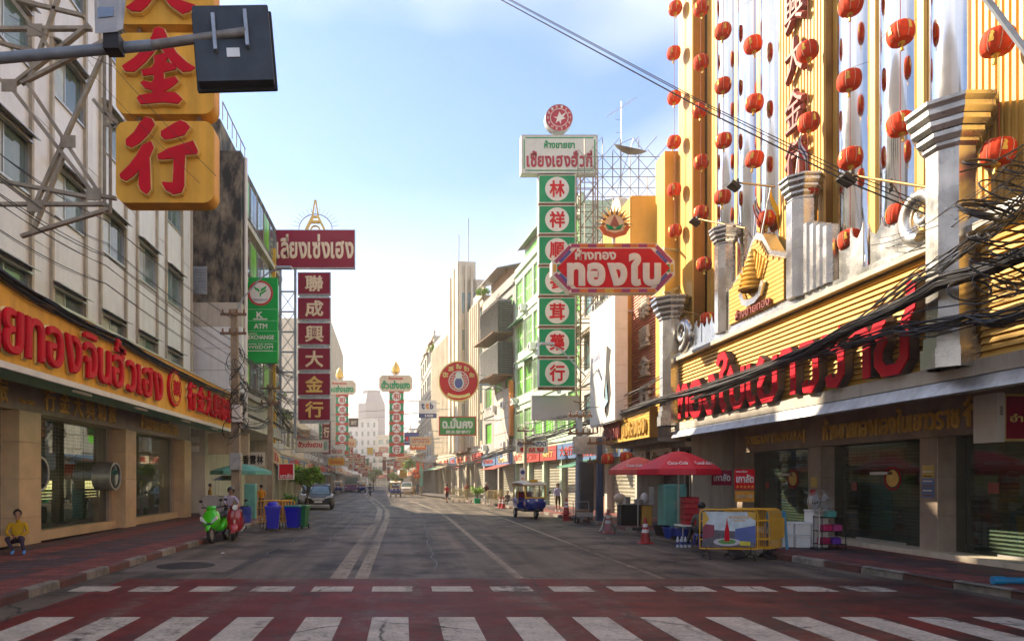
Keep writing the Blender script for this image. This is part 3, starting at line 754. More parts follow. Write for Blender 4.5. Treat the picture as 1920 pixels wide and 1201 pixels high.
TH = {'ท': [[(0.9, 6.6), (2.2, 8.2), (2.8, 7.4), (2.8, 0.6)], [(2.8, 2.0), (5.6, 8.2), (7.0, 8.2), (7.8, 7.2), (7.8, 0.6)]],
      'อ': [[(1.6, 7.0), (3.0, 8.3), (5.8, 8.3), (7.3, 6.8), (7.3, 2.2), (5.8, 0.8), (3.0, 0.8), (1.4, 2.2), (1.4, 4.4), (3.6, 4.6)]],
      'ง': [[(3.6, 8.3), (5.6, 8.3), (6.4, 7.4), (6.4, 2.2), (5.2, 0.8), (3.6, 0.8), (0.8, 4.0)]],
      'ใ': [[(1.0, 10.6), (2.4, 12.2), (4.6, 12.2), (5.6, 11.0), (5.0, 9.8), (3.2, 8.6), (3.2, 2.0), (4.4, 0.8), (5.4, 1.2)]],
      'บ': [[(0.8, 7.2), (1.8, 8.3), (2.4, 7.4), (2.4, 2.2), (3.8, 0.8), (6.2, 0.8), (7.6, 2.2), (7.6, 8.6)]],
      'เ': [[(1.4, 8.6), (1.4, 2.2), (2.6, 0.8), (4.2, 1.2)]],
      'ย': [[(3.0, 7.6), (1.8, 8.3), (1.0, 7.2), (2.8, 5.0), (1.6, 3.8), (1.6, 2.2), (3.0, 0.8), (6.2, 0.8), (7.6, 2.2), (7.6, 8.6)]],
      'า': [[(0.6, 6.8), (2.0, 8.3), (4.0, 8.3), (5.4, 6.8), (5.4, 0.4)]],
      'ว': [[(0.6, 6.8), (2.0, 8.3), (4.8, 8.3), (6.2, 6.8), (6.2, 2.2), (4.8, 0.8), (3.0, 1.0), (2.6, 2.2)]],
      'ร': [[(6.4, 9.2), (5.2, 8.0), (1.6, 8.3), (1.2, 7.0), (5.0, 6.6), (6.2, 5.4), (6.2, 2.2), (4.8, 0.8), (3.0, 1.0), (2.6, 2.2)]],
      'ช': [[(2.8, 7.4), (1.8, 8.3), (0.9, 7.2), (2.6, 5.2), (1.6, 3.8), (1.6, 2.2), (3.0, 0.8), (6.0, 0.8), (7.4, 2.2), (7.4, 7.0), (8.8, 8.8), (8.8, 12.4)]]}
word = 'ทองใบเยาวราช'
Wd = {'ท': 8.9, 'อ': 8.4, 'ง': 7.4, 'ใ': 6.0, 'บ': 8.8, 'เ': 4.6, 'ย': 8.8, 'า': 6.6, 'ว': 7.4, 'ร': 7.4, 'ช': 10.0}
tot = sum(Wd[c] for c in word); x0 = rx(24.55); sc_ = (rx(13.0) - x0) / tot; zs_ = 0.140
m_letterside = M('letter_return', (0.08, 0.06, 0.06), 0.5, var=0.3)
xx = x0
for ch in word:
    for mat, w, y0, y1, nm in ((m_red, 1.75, -0.24, -0.21, 'letter'), (m_letterside, 1.9, -0.21, -0.02, 'letter_return')):
        b = MB()
        for path in TH[ch]: stroke(b, [(xx + p[0] * sc_, 4.0 + p[1] * zs_) for p in path], w * sc_ * 1.0, y0, y1)
        b.build(nm, mat, R1)
    xx += Wd[ch] * sc_

# silver hexagonal columns on the canopy, with stepped capitals
def hexp(r, n=8, a=PI / 8): return [(r * math.cos(a + 2 * PI * i / n), r * math.sin(a + 2 * PI * i / n)) for i in range(n)]
def hex_col(D, y, z0, z1, r, capr, base=True):
    x = rx(D); b = MB()
    def ring_(rr, za, zb): b.prismz([(x + p[0], y + p[1]) for p in hexp(rr)], za, zb)
    ring_(r, z0, (z0 + z1) / 2 - 0.004); ring_(r, (z0 + z1) / 2, z1)
    if base: ring_(r * 1.22, z0, z0 + 0.35); ring_(r * 1.1, z0 + 0.35, z0 + 0.55)
    o = b.build('silver_column', m_silver, R1)
    c = MB(); h = capr * 1.15
    for k, (f, za, zb) in enumerate(((0.62, 0, 0.16), (0.74, 0.16, 0.36), (0.86, 0.38, 0.58), (0.95, 0.60, 0.82), (1.0, 0.84, 1.0))):
        P0 = hexp(capr * (f - 0.08)); P1 = hexp(capr * f); m = len(P0)
        za = z1 + za * h; zb = z1 + zb * h
        c.add([(x + p[0], y + p[1], za) for p in P0] + [(x + p[0], y + p[1], (za + zb) / 2) for p in P1] + [(x + p[0], y + p[1], zb) for p in P1],
              [tuple(range(m - 1, -1, -1)), tuple(range(2 * m, 3 * m))] + [(i + q, (i + 1) % m + q, (i + 1) % m + q + m, i + q + m) for q in (0, m) for i in range(m)])
    c.build('capital', m_silver, o)
hex_col(12.28, -0.15, 3.9, 7.75, 0.38, 0.70)
hex_col(25.15, -0.15, 3.9, 7.75, 0.40, 0.72)
hex_col(21.35, 0.05, 6.5, 9.2, 0.30, 0.48, False)
hex_col(17.25, 0.05, 6.5, 8.9, 0.34, 0.52, False)
# fluted silver block beside the pediment
for k in range(4):
    D = 16.75 - k * 0.26; MB().prismz([(rx(D) + p[0], 0.0 + p[1]) for p in hexp(0.17)], 6.5, 8.2 - k * 0.12).build('fluted_shaft', m_silver, R1)
# pediment with emblem
xa, xb = rx(21.0), rx(17.6); xm = (xa + xb) / 2
prof = [(xa, 6.5), (xb, 6.5), (xb, 7.75), (xb - 0.35, 7.9), (xm + 0.75, 8.15), (xm + 0.3, 8.75), (xm, 8.9), (xm - 0.3, 8.75), (xm - 0.75, 8.15), (xa + 0.35, 7.9), (xa, 7.75)]
MB().prism(prof, -0.02, 0.35).build('pediment', m_silver, R1)
inn = [(xm + (x - xm) * 0.88, 6.6 + (z - 6.5) * 0.88) for x, z in prof]
pb = MB().prism(inn, -0.06, -0.02).build('pediment_field', m_yellowd, R1)
def half_w(z):
    best = 0.0
    n = len(inn)
    for i in range(n):
        (x1_, z1_), (x2_, z2_) = inn[i], inn[(i + 1) % n]
        if (z1_ - z) * (z2_ - z) <= 0 and abs(z1_ - z2_) > 1e-6:
            best = max(best, abs(x1_ + (x2_ - x1_) * (z - z1_) / (z2_ - z1_) - xm))
    return best
for i in range(17):
    z = 6.63 + i * 0.12; w = min(half_w(z), half_w(z + 0.1))
    if w > 0.08: MB().box(xm - w + 0.01, xm + w - 0.01, -0.09, -0.06, z, z + 0.10).build('field_slat', m_yellow, pb)
em = MB()
for k in range(9): 
    r0 = 0.34 * (1 - k / 9) ** 0.8 + 0.03; em.lathe([(r0 * 0.8, 7.25 + k * 0.13), (r0, 7.30 + k * 0.13), (r0 * 0.7, 7.38 + k * 0.13)], (xm, -0.16, 0), 12)
em = em.build('emblem', m_goldm, R1, True)
b = MB()
for k in range(-4, 5): b.bar((xm + 0.1 * k, -0.16, 7.5), (xm + 0.17 * k, -0.16, 7.95 + 0.12 * (4 - abs(k))), 0.05, 0.04)
b.build('emblem_rays', m_goldm, em)
stroke(MB(), [(xm - 0.62, 7.35), (xm - 0.45, 7.05), (xm - 0.18, 6.95), (xm + 0.18, 6.95), (xm + 0.45, 7.05), (xm + 0.62, 7.35)], 0.17, -0.2, -0.1).build('emblem_ribbon', m_silver, em)
lettering('ห้างขายทอง', m_pink, pb, xm - 0.95, xm + 0.95, 6.62, 6.92, -0.1, 0.08, 0.02, name='lettering')
# curled volutes and wavy balustrade sheets
def volute(D, z, r, y, flip):
    b = MB(); pts = []; rr = []
    for i in range(34):
        t = i / 33; a = -PI / 2 + flip * (t * 2.6 * PI); q = r * (1 - 0.8 * t)
        pts.append((rx(D) + q * math.cos(a), y, z + q * math.sin(a))); rr.append(r * 0.34 * (1 - 0.6 * t))
    b.tube(pts, rr, 10); b.build('volute', m_silver, R1, True)
volute(24.25, 7.1, 0.55, -0.05, 1); volute(13.15, 7.05, 0.5, 0.0, -1)
def waves(Da, Db, n, zt):
    w = (Da - Db) / n
    for k in range(n):
        xs0 = rx(Da) + k * w + 0.01; xs1 = xs0 + w - 0.02; h = zt + random.uniform(-0.15, 0.15)
        top = [(xs1, h + 0.18), (xs1 - w * 0.12, h + 0.02), (xs0 + w * 0.55, h - 0.12), (xs0 + w * 0.2, h - 0.02), (xs0, h + 0.2)]
        y = random.uniform(-0.06, 0.06)
        b = MB().prism([(xs0, 6.5), (xs1, 6.5)] + top, 0.02 + y, 0.05 + y); b.build('wave_panel', m_silver, R1)
waves(23.8, 21.75, 5, 7.1); waves(15.7, 13.45, 5, 7.3)

# street level shop front
bx('lintel', m_marble2, R1, rx(25.2), rx(4), 2.2, 2.7, 2.9, 3.85)
pilR = [(25.2, 24.6), (20.6, 20.0), (16.15, 15.6), (11.2, 10.6), (6.5, 5.9)]
for a, b in pilR:
    for z0, z1 in ((0.14, 1.1), (1.1, 2.0), (2.0, 2.9)):
        MB().cbox(rx(a), rx(b), 2.2, 2.85, z0, z1 - 0.006, 0.01).build('pillar_block', m_marble2, R1)
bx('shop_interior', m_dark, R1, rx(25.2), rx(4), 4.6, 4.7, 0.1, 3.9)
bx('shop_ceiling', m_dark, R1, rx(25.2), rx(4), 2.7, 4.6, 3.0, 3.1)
bx('door_step', m_cream_wall, R1, rx(25.2), rx(4), 2.0, 4.6, 0.12, 0.27)
for i in range(len(pilR) - 1):
    a, b = rx(pilR[i][1]), rx(pilR[i + 1][0]); n = 4
    for k in range(n):
        q0 = a + (b - a) * k / n; q1 = a + (b - a) * (k + 1) / n
        gp = bx('glass_pane', m_glass, R1, q0 + 0.006, q1 - 0.006, 2.62, 2.632, 0.29, 2.88)
        if k in (1, 2): bx('door_rail', m_alu, gp, q0 + 0.01, q1 - 0.01, 2.60, 2.65, 0.275, 0.33)
    rs = MB().box(a, a + 0.06, 2.86, 2.95, 0.28, 2.9).box(b - 0.06, b, 2.86, 2.95, 0.28, 2.9).build('roller_shutter', m_alu, R1)
    sl = MB().add([(a + 0.06, 2.90, 0), (b - 0.06, 2.90, 0), (b - 0.06, 2.885, 0.045), (a + 0.06, 2.885, 0.045), (b - 0.06, 2.90, 0.084), (a + 0.06, 2.90, 0.084)], [(0, 1, 2, 3), (3, 2, 4, 5)]).mesh('slat', m_slat)
    for k in range(29): put('slat', sl, rs, (0, 0, 0.29 + k * 0.09))
    # gold round badge and posters on the glass
    bd = MB().prism(ring(a + (b - a) * 0.62, 1.95, 0.22, 20), 2.600, 2.612).build('glass_badge', m_goldm, R1)
    MB().lathe([(0.30, 2.604), (0.27, 2.604), (0.27, 2.612), (0.30, 2.612)], (a + (b - a) * 0.62, 0, 1.95), 24, 'y').build('badge_ring', m_red, bd)
    bx('notice', m_wht, R1, a + (b - a) * 0.40, a + (b - a) * 0.62, 2.60, 2.61, 2.05, 2.13)
    bx('notice', m_pink, R1, a + (b - a) * 0.2, a + (b - a) * 0.26, 2.60, 2.61, 1.62, 1.85)
lettering('TONG BAI YAOWARAJ', m_goldm, R1, rx(24.3), rx(20.75), 3.05, 3.45, 2.2, 0.05, 0.02, name='letter', each=True, gap=0.06)
lettering('ห้างขายทองทองใบเยาวราช', m_goldm, R1, rx(19.8), rx(14.95), 3.05, 3.68, 2.2, 0.07, 0.03, name='letter', each=True, gap=0.07)
lettering('行', m_goldm, R1, rx(14.85), rx(14.2), 3.05, 3.72, 2.2, 0.07, 0.03, name='letter')
for z, hh, mm in ((1.95, 0.3, M('poster_yellow', (0.6, 0.45, 0.12), 0.5)), (1.5, 0.45, M('poster_blue', (0.12, 0.2, 0.45), 0.5))):
    bx('poster', mm, R1, rx(16.05), rx(15.7), 2.185, 2.195, z, z + hh)
for k in range(6): bx('poster_print', m_signwhite if k % 2 else m_wood, R1, rx(16.02), rx(15.74), 2.180, 2.185, 1.54 + k * .11, 1.57 + k * .11)
bx('poster', MATS['poster_yellow'], R1, rx(20.45), rx(20.15), 2.185, 2.195, 1.7, 2.0)
bx('poster', m_red, R1, rx(20.45), rx(20.2), 2.185, 2.195, 1.45, 1.62)

# ---------------------------------------------------------------- lanterns on strings before the gold facade
m_lseam = M('lantern_seam', (0.62, 0.42, 0.30), 0.6)
m_lgold = M('lantern_gold', (0.65, 0.42, 0.06), 0.4, 0.3)
def make_lantern(r):
    t = thing('paper_lantern', 'lantern', 'lantern')
    prof = [(r * (0.30 + 0.70 * math.sin(PI * (0.12 + 0.76 * i / 10)) ** 0.8) if 0 < i < 10 else r * 0.28, r * 0.80 * (-math.cos(PI * i / 10))) for i in range(11)]
    b = MB(); n = 48; vs_ = []
    for rr, h in prof:
        for i in range(n):
            a = 2 * PI * i / n; f = 1 - 0.05 * abs(math.sin(8 * a)) ** 0.5 * (-1) + -0.03; vs_.append((rr * f * math.cos(a), rr * f * math.sin(a), h))
    fs = [(k * n + i, k * n + (i + 1) % n, (k + 1) * n + (i + 1) % n, (k + 1) * n + i) for k in range(10) for i in range(n)]
    b.add(vs_, fs).build('lantern_body', m_lantern, t, True)
    MB().cyl((0, 0, r * 0.76), (0, 0, r * 0.92), r * 0.28, n=12).build('top_cap', m_lgold, t)
    MB().cyl((0, 0, -r * 0.95), (0, 0, -r * 0.76), r * 0.26, n=12).build('bottom_cap', m_lgold, t)
    MB().cyl((0, 0, -r * 1.5), (0, 0, -r * 0.95), r * 0.14, r * 0.07, n=8).build('tassel', m_lgold, t)
    for i in range(8): a = 2 * PI * (i + 0.5) / 8; MB().tube([(p[0] * 1.0 * math.cos(a), p[0] * 1.0 * math.sin(a), p[1]) for p in prof[1:10]], 0.006, 4).build('seam', m_lseam, t)
    for a in (0.6, 2.2, 3.7, 5.2):
        b = MB()
        for k in range(3): b.add([((p[0] * 1.03 + 0.004) * math.cos(a + da), (p[0] * 1.03 + 0.004) * math.sin(a + da), p[1]) for p, da in ((prof[4 + k], -0.16 + 0.05 * k), (prof[4 + k], 0.16 - 0.07 * (k == 1)), (prof[5 + k], 0.14 - 0.05 * k), (prof[5 + k], -0.12))], [(0, 1, 2, 3)])
        b.build('gold_print', m_lgold, t)
    return t
proto = make_lantern(0.245)
strings = [(1265, [15, 99, 183, 266, 355, 432]), (1314, [15, 116, 206, 303, 398]), (1356, [58, 160, 263, 369]), (1414, [83, 193, 298]), (1515, [95, 229, 354]), (1594, [8, 150, 296, 449]), (1688, [62, 232, 400]), (1873, [77, 285])]
first = True; LX = 10.12
POS = ['leftmost', 'second', 'third', 'fourth', 'fifth', 'sixth', 'seventh', 'rightmost']
m_string = M('lantern_cord', (0.25, 0.03, 0.02), 0.7)
for i, (px, yl) in enumerate(strings):
    D = LX * FPX / (px - VPX)
    st = MB().cyl((0, 0, wz(yl[-1], D) + 0.2 - 3), (0, 0, 26.5 - 3), 0.008, n=5).build('lantern_string', m_string, None, loc=(LX, D, 3))
    tag(st, 'thin red cord of the ' + POS[i] + ' lantern string on the yellow facade', 'cord', 'lantern strings')
    for k, py in enumerate(yl):
        o = proto if first else copy_tree(proto); first = False
        o.location = (LX + random.uniform(-0.03, 0.03), D + 0.02, wz(py, D)); o.rotation_euler = (random.uniform(-0.16, 0.16), random.uniform(-0.16, 0.16), random.uniform(0, 6))
        o['group'] = 'red lanterns before the yellow facade'
        o['label'] = 'red paper lantern, %s down on the %s string of the yellow facade' % (ORD[k], POS[i])
extra = [(1436, 411, 19.5, 'red lantern half hidden behind the yellow flag'), (1528, 356, 16.9, None), (1606, 449, 15.3, None), (1320, 495, 23.2, 'red lantern low beside the octagonal sign, left of the pediment'), (1327, 598, 23.0, 'red lantern peeping over silver wave sheets left of the pediment')]
for px, py, D, lab in extra:
    if not lab: continue
    o = copy_tree(proto); o.location = (wx(px, D), D, wz(py, D)); o['label'] = lab; o['group'] = 'red lanterns before the yellow facade'

# flood lamps on bronze arms
m_bronze = M('bronze_arm', (0.30, 0.17, 0.06), 0.4, 0.6)
for (x1_, y1_, x2_, y2_, D1, D2, lab) in ((1380, 342, 1452, 350, 19.5, 18.4, 'flood lamp on bronze arm above the pediment'), (1592, 328, 1745, 352, 15.0, 12.9, 'flood lamp on bronze arm beside the large right capital'), (1306, 410, 1398, 428, 22.8, 20.4, 'flood lamp on bronze arm left of the pediment'), (1236, 572, 1310, 590, 25.8, 23.6, 'flood lamp on bronze arm beside the far capital')):
    a = Vector((wx(x1_, D1) , D1, wz(y1_, D1))); b_ = Vector((wx(x2_, D2), D2, wz(y2_, D2)))
    t = thing('flood_lamp', lab, 'lamp', b_, 0, 'flood lamps on the gold facade')
    d = a - b_
    MB().cyl((0, 0, 0), d, 0.028, n=8).build('arm', m_bronze, t, True)
    MB().prism([(-0.06, -0.05), (0.2, -0.22), (0.24, -0.14), (0.0, 0.05)], -0.15, 0.15).build('lamp_head', m_black, t, loc=d + Vector((-0.15, 0, -0.02)))
    MB().box(-0.03, 0.03, -0.12, 0.12, -0.06, 0.06).build('lamp_bracket', m_black, t, loc=d)
# flags
def flag(loc, cols, lab, lean, h=1.5, L=1.1):
    t = thing('flag', lab, 'flag', loc)
    top = Vector((lean, -0.1, h)); MB().cyl((0, 0, 0), top, 0.018, n=6).build('pole', m_steel, t)
    n = 9; k = len(cols); H = 0.75
    for s in range(k):
        b = MB(); vs_ = []
        for i in range(n):
            for e in (s, s + 1):
                q = i / (n - 1); vs_.append((top.x + 0.25 * q * L - 0.02 * e, top.y + 0.06 * math.sin(q * 9 + 0.6 * e / k) - 0.02, top.z - q * L * 0.9 - H * (e / k) * (0.35 + 0.2 * q)))
        b.add(vs_, [(2 * i, 2 * i + 1, 2 * i + 3, 2 * i + 2) for i in range(n - 1)]); b.add([(v[0], v[1] + 0.006, v[2]) for v in vs_], [(2 * i + 2, 2 * i + 3, 2 * i + 1, 2 * i) for i in range(n - 1)])
        b.build('cloth_stripe' if k > 1 else 'cloth', cols[s], t, True)
m_fr = M('flag_red', (0.45, 0.02, 0.03), 0.7); m_fw = M('flag_white', (0.75, 0.75, 0.74), 0.7); m_fb = M('flag_blue', (0.03, 0.04, 0.2), 0.7); m_fy = M('flag_yellow', (0.72, 0.45, 0.01), 0.7)
flag((wx(1490, 17.2), 17.2, 9.3), [m_fr, m_fw, m_fb, m_fw, m_fr], 'striped red white and blue flag above the silver pillar', 0.1, 1.3)
flag((wx(1425, 19.2), 19.2, 8.6), [m_fy], 'yellow flag drooping from pole behind the pediment', 0.25, 1.5, 1.3)
flag((wx(1412, 19.6), 19.6, 8.6), [m_fr, m_fw, m_fb, m_fw, m_fr], 'striped flag drooping beside the yellow flag over the pediment', 0.05, 1.4, 1.2)
# ---------------------------------------------------------------- signs hung over the street
def sign(name, label, cat, px0, px1, pt_, pb_, D, group=None, rot=0.0):
    t = thing(name, label, cat, (wx(px0, D), D, wz(pb_, D)), rot, group)
    k = D / FPX
    return t, (px1 - px0) * k, (pb_ - pt_) * k

def framed_board(t, x0, x1, z0, z1, mat, frame=None, depth=0.25, fw=0.05, nm='board', y=0.0):
    b = bx(nm, mat, t, x0 + fw * 0.5, x1 - fw * 0.5, y, y + depth, z0 + fw * 0.5, z1 - fw * 0.5)
    if frame:
        MB().box(x0, x1, y - 0.02, y + depth + 0.01, z0, z0 + fw).box(x0, x1, y - 0.02, y + depth + 0.01, z1 - fw, z1).box(x0, x0 + fw, y - 0.019, y + depth + 0.009, z0 + fw, z1 - fw).box(x1 - fw, x1, y - 0.019, y + depth + 0.009, z0 + fw, z1 - fw).build('frame', frame, b)
    return b

# gold stack with red characters, traced strokes
GX = lambda u, D=14.0: wx(u / 3.002, D)
GZ = lambda v, D=14.0: wz(v / 3.002, D)
T1 = thing('hanging_gold_sign', 'stack of gold boxes with large red Chinese characters, top left', 'shop sign', (0, 14.0, 0))
CH = {'大': [[(850, -175), (905, -190), (925, -120), (920, -70), (1040, -85), (1085, -60), (1060, -35), (935, -30), (985, 15), (1060, 40), (1112, 58), (1080, 92), (1040, 106), (975, 62), (925, 0), (905, -20), (880, 10), (845, 60), (808, 92), (755, 90), (725, 70), (800, 15), (850, -30), (740, -15), (715, -35), (740, -60), (860, -68)]],
      '金': [[(905, 180), (938, 192), (965, 255), (1010, 325), (1065, 375), (1112, 405), (1085, 425), (1040, 428), (985, 385), (930, 310), (905, 280), (878, 322), (835, 372), (805, 400), (770, 428), (720, 425), (702, 398), (770, 352), (835, 290), (870, 230), (882, 190)],
            [(880, 342), (938, 325), (960, 345), (945, 375), (1000, 388), (1005, 415), (935, 430), (935, 470), (1000, 455), (1018, 480), (985, 510), (935, 540), (1005, 545), (1040, 580), (1015, 605), (930, 598), (850, 605), (805, 608), (785, 575), (800, 560), (868, 548), (880, 535), (830, 520), (805, 490), (825, 478), (870, 490), (882, 470), (880, 445), (820, 450), (812, 420), (870, 405), (885, 380)]],
      '行': [[(835, 680), (870, 690), (885, 720), (855, 770), (800, 826), (755, 850), (725, 835), (725, 805), (770, 765), (805, 710)],
            [(815, 838), (865, 815), (880, 845), (855, 905), (858, 960), (862, 1080), (840, 1110), (805, 1085), (795, 1055), (800, 975), (765, 1010), (725, 1035), (695, 1020), (690, 1000), (745, 945), (790, 885)],
            [(920, 760), (985, 720), (1030, 698), (1065, 715), (1082, 735), (1050, 780), (980, 800), (940, 805), (920, 785)],
            [(900, 890), (960, 855), (1040, 830), (1100, 812), (1125, 865), (1120, 885), (1055, 890), (1050, 960), (1050, 1060), (1035, 1100), (990, 1110), (945, 1085), (925, 1050), (930, 1040), (985, 1045), (990, 980), (990, 912), (940, 915), (905, 915)]]}
for ch, (v0, v1) in (('大', (-310, 137)), ('金', (185, 641)), ('行', (682, 1140))):
    b = MB().prism(rrect(GX(652), GX(1205), GZ(v1), GZ(v0), 0.22, 6), 0, 0.42); bo = b.build('sign_box', m_gold, T1, True)
    for poly in CH[ch]:
        P = [(GX(u), GZ(v)) for u, v in poly]
        cx = sum(p[0] for p in P) / len(P); cz = sum(p[1] for p in P) / len(P)
        n = len(P)
        # gold backing outline slightly larger, then the red stroke
        ar = sum(P[i][0] * P[(i + 1) % n][1] - P[(i + 1) % n][0] * P[i][1] for i in range(n))
        if ar < 0: P = P[::-1]
        off = []
        for i in range(n):
            a, c, d = Vector(P[i - 1]), Vector(P[i]), Vector(P[(i + 1) % n])
            n1 = (c - a).normalized(); n2 = (d - c).normalized(); t = Vector((n1.y + n2.y, -n1.x - n2.x))
            t = t.normalized() if t.length > 0.2 else Vector((n1.y, -n1.x))
            off.append((c.x + t.x * 0.022, c.y + t.y * 0.022))
        MB().prism(off, -0.13, -0.002).build('character_edge', m_goldtrim, bo)
        MB().prism(P, -0.16, -0.13).build('character_stroke', m_red, bo)
for v in (160, 660):
    for u in (760, 1100): MB().box(GX(u), GX(u) + 0.08, 0.1, 0.3, GZ(v + 24), GZ(v - 24)).build('link_plate', m_rust, T1)
tr = thing('sign_truss', 'rusty tan steel truss carrying the gold Chinese sign', 'truss', (0, 14.6, 0))
def tp(u, v, D=14.6): return (wx(u, D), 0, wz(v, D))
for (a, b, w) in (((-60, 55), (172, 54), .11), ((20, -5), (97, 96), .10), ((112, -10), (56, 148), .09), ((168, 47), (18, 165), .12), ((195, 78), (40, 157), .10), ((20, 163), (178, 366), .12), ((52, 158), (182, 356), .09), ((192, 105), (58, 402), .10), ((-40, 122), (22, 165), .10), ((-60, 328), (178, 372), .12), ((-60, 383), (200, 383), .10), ((0, 336), (66, 386), .08), ((30, 0), (158, 30), .09), ((-40, 70), (78, 101), .09), ((120, 290), (60, 440), .09), ((40, 443), (205, 392), .10), ((178, 366), (218, 372), .1), ((195, 210), (222, 232), .06), ((195, 232), (222, 240), .06), ((175, 187), (215, 238), .06)):
    MB().bar(tp(*a), tp(*b), w, 0.07).build('strut', m_truss, tr)
for u, v in ((20, 163), (178, 366), (68, 60), (130, 268), (68, 388)):
    p = tp(u, v); MB().box(p[0] - 0.16, p[0] + 0.16, -0.07, -0.045, p[2] - 0.13, p[2] + 0.13).build('gusset_plate', m_truss, tr)
# mounting posts behind the boxes
for u in (196, 207): MB().cyl(tp(u, -20), tp(u, 400), 0.035, n=6).build('upright', m_truss, tr)

# dark board seen from behind on a grey mast arm, and the street luminaire
mast = thing('mast_arm', 'grey steel mast arm reaching in from the left', 'mast arm', (-6.6, 8.0, 0))
def mp_(u, v): return (wx(u, 8.0) + 6.6, 0.0, wz(v, 8.0))
MB().cyl((-0.4, 0, wz(140, 8)), mp_(285, 85), 0.065, 0.06, n=14).build('arm_tube', M('blue_grey_tube', (0.22, 0.25, 0.29), 0.5, 0.3, var=0.2, scale=5, dirt=0.3), mast, True)
MB().cyl(mp_(285, 85), mp_(462, 60), 0.052, n=14).build('arm_tip', M('rusty_tube', (0.24, 0.22, 0.20), 0.55, 0.3, var=0.3, scale=6), mast, True)
MB().cyl((-0.4, 0, 0.0), (-0.4, 0, wz(140, 8) + 0.3), 0.13, 0.1, n=14).build('mast', MATS['blue_grey_tube'], mast, True)
bd = thing('traffic_board', 'dark square board seen from behind at the end of mast arm', 'traffic board', (wx(437, 8.0), 7.98, wz(80, 8.0)))
bd.rotation_euler = (R(-4), R(-5), R(6))
m_bd = M('dark_board', (0.045, 0.055, 0.065), 0.5, 0.2, var=0.3, scale=3, dirt=0.3, dirtcol=(0.02, 0.02, 0.02))
MB().prism(rrect(-0.44, 0.44, -0.46, 0.46, 0.02, 2), 0.02, 0.16).build('board', m_bd, bd)
MB().prism(rrect(-0.47, 0.47, -0.49, 0.49, 0.02, 2), 0.16, 0.20).build('front_frame', m_black, bd)
for x, z0, z1 in ((-0.2, -0.12, 0.32), (0.17, -0.08, 0.36)): MB().box(x - 0.02, x + 0.02, -0.05, 0.02, z0, z1).build('bracket', m_steel, bd)
MB().box(-0.08, 0.07, 0.008, 0.02, -0.18, -0.07).build('sticker', m_wht, bd)
lu = thing('street_luminaire', 'grey street lamp head hanging over mast arm, seen from below', 'lamp', (wx(215, 8.0), 7.9, wz(100, 8.0)))
m_lu = M('lamp_housing', (0.36, 0.34, 0.31), 0.5, 0.2, var=0.15, dirt=0.3)
MB().add([(-0.42, 0.5, 0.95), (-0.10, 0.5, 1.0), (0.10, -0.1, 0.12), (-0.14, -0.1, 0.1), (-0.42, 0.6, 1.12), (-0.06, 0.6, 1.16), (0.14, 0.0, 0.22), (-0.14, 0.0, 0.2)], [(0, 3, 2, 1), (4, 5, 6, 7), (0, 1, 5, 4), (1, 2, 6, 5), (2, 3, 7, 6), (3, 0, 4, 7)]).build('housing', m_lu, lu)
MB().add([(-0.35, 0.42, 0.83), (-0.13, 0.42, 0.86), (-0.03, 0.12, 0.45), (-0.20, 0.12, 0.43), (-0.35, 0.44, 0.845), (-0.13, 0.44, 0.875), (-0.03, 0.14, 0.465), (-0.20, 0.14, 0.445)], [(0, 3, 2, 1), (4, 5, 6, 7), (0, 1, 5, 4), (1, 2, 6, 5), (2, 3, 7, 6), (3, 0, 4, 7)]).build('lens', M('lamp_lens', (0.10, 0.11, 0.12), 0.2), lu)
MB().box(-0.06, 0.12, -0.08, 0.1, -0.05, 0.13).build('clamp', m_black, lu)

# green bank sign
t, w, h = sign('bank_sign', 'tall green bank sign with leaf emblem over left pavement', 'bank sign', 457, 520, 520, 680, 36.0)
b = bx('board', m_kgreen, t, 0, w, 0, 0.3, 0, h); bx('rear_board', m_kgreen, t, -0.17, 0.0, 0.32, 0.5, 0.55, h - 0.4)
for f in (0.135, 0.25, 0.37, 0.49, 0.625): bx('seam', M('pale_green_line', (0.25, 0.6, 0.35), 0.5), b, 0.0, w, -0.008, 0, h * f, h * f + 0.025)
cz = h * 0.815; cx = w * 0.5
d_ = MB().prism(ring(cx, cz, 0.66, 36), -0.03, 0).build('emblem', M('emblem_red', (0.5, 0.02, 0.03), 0.4), t)
MB().prism(ring(cx, cz, 0.55, 36), -0.045, -0.03).build('emblem_field', m_signwhite, d_)
for pts in ([(-0.03, -0.2), (0.03, -0.2), (0.04, 0.0), (-0.04, 0.0)], [(-0.04, 0.02), (-0.3, 0.2), (-0.34, 0.34), (-0.05, 0.16)], [(0.03, 0.04), (0.28, 0.22), (0.32, 0.36), (0.02, 0.18)], [(0.05, -0.1), (0.3, 0.08), (0.3, 0.18), (0.04, 0.0)]):
    MB().prism([(cx + p[0], cz + p[1] + 0.02) for p in pts], -0.06, -0.045).build('emblem_leaf', m_kgreen, d_)
MB().prism([(cx - 0.42, cz - 0.3), (cx + 0.42, cz - 0.3), (cx + 0.3, cz - 0.42), (cx - 0.3, cz - 0.42)], -0.06, -0.045).build('emblem_wave', m_steel, d_)
lettering('K', m_signwhite, t, w * .38, w * .58, h * .525, h * .60, 0, 0.02, 0.03)
bx('tagline', m_signwhite, t, w * .28, w * .7, -0.012, 0, h * .505, h * .52)
lettering('ATM', m_signwhite, t, w * .30, w * .70, h * .40, h * .46, 0, 0.02, 0.03)
lettering('EXCHANGE', m_signwhite, t, w * .13, w * .90, h * .275, h * .325, 0, 0.02, 0.03)
lettering('CURRENCY', m_signwhite, t, w * .13, w * .40, h * .335, h * .35, 0, 0.02, 0.015)
lettering('WISDOM', m_signwhite, t, w * .13, w * .87, h * .165, h * .205, 0, 0.02, 0.01)
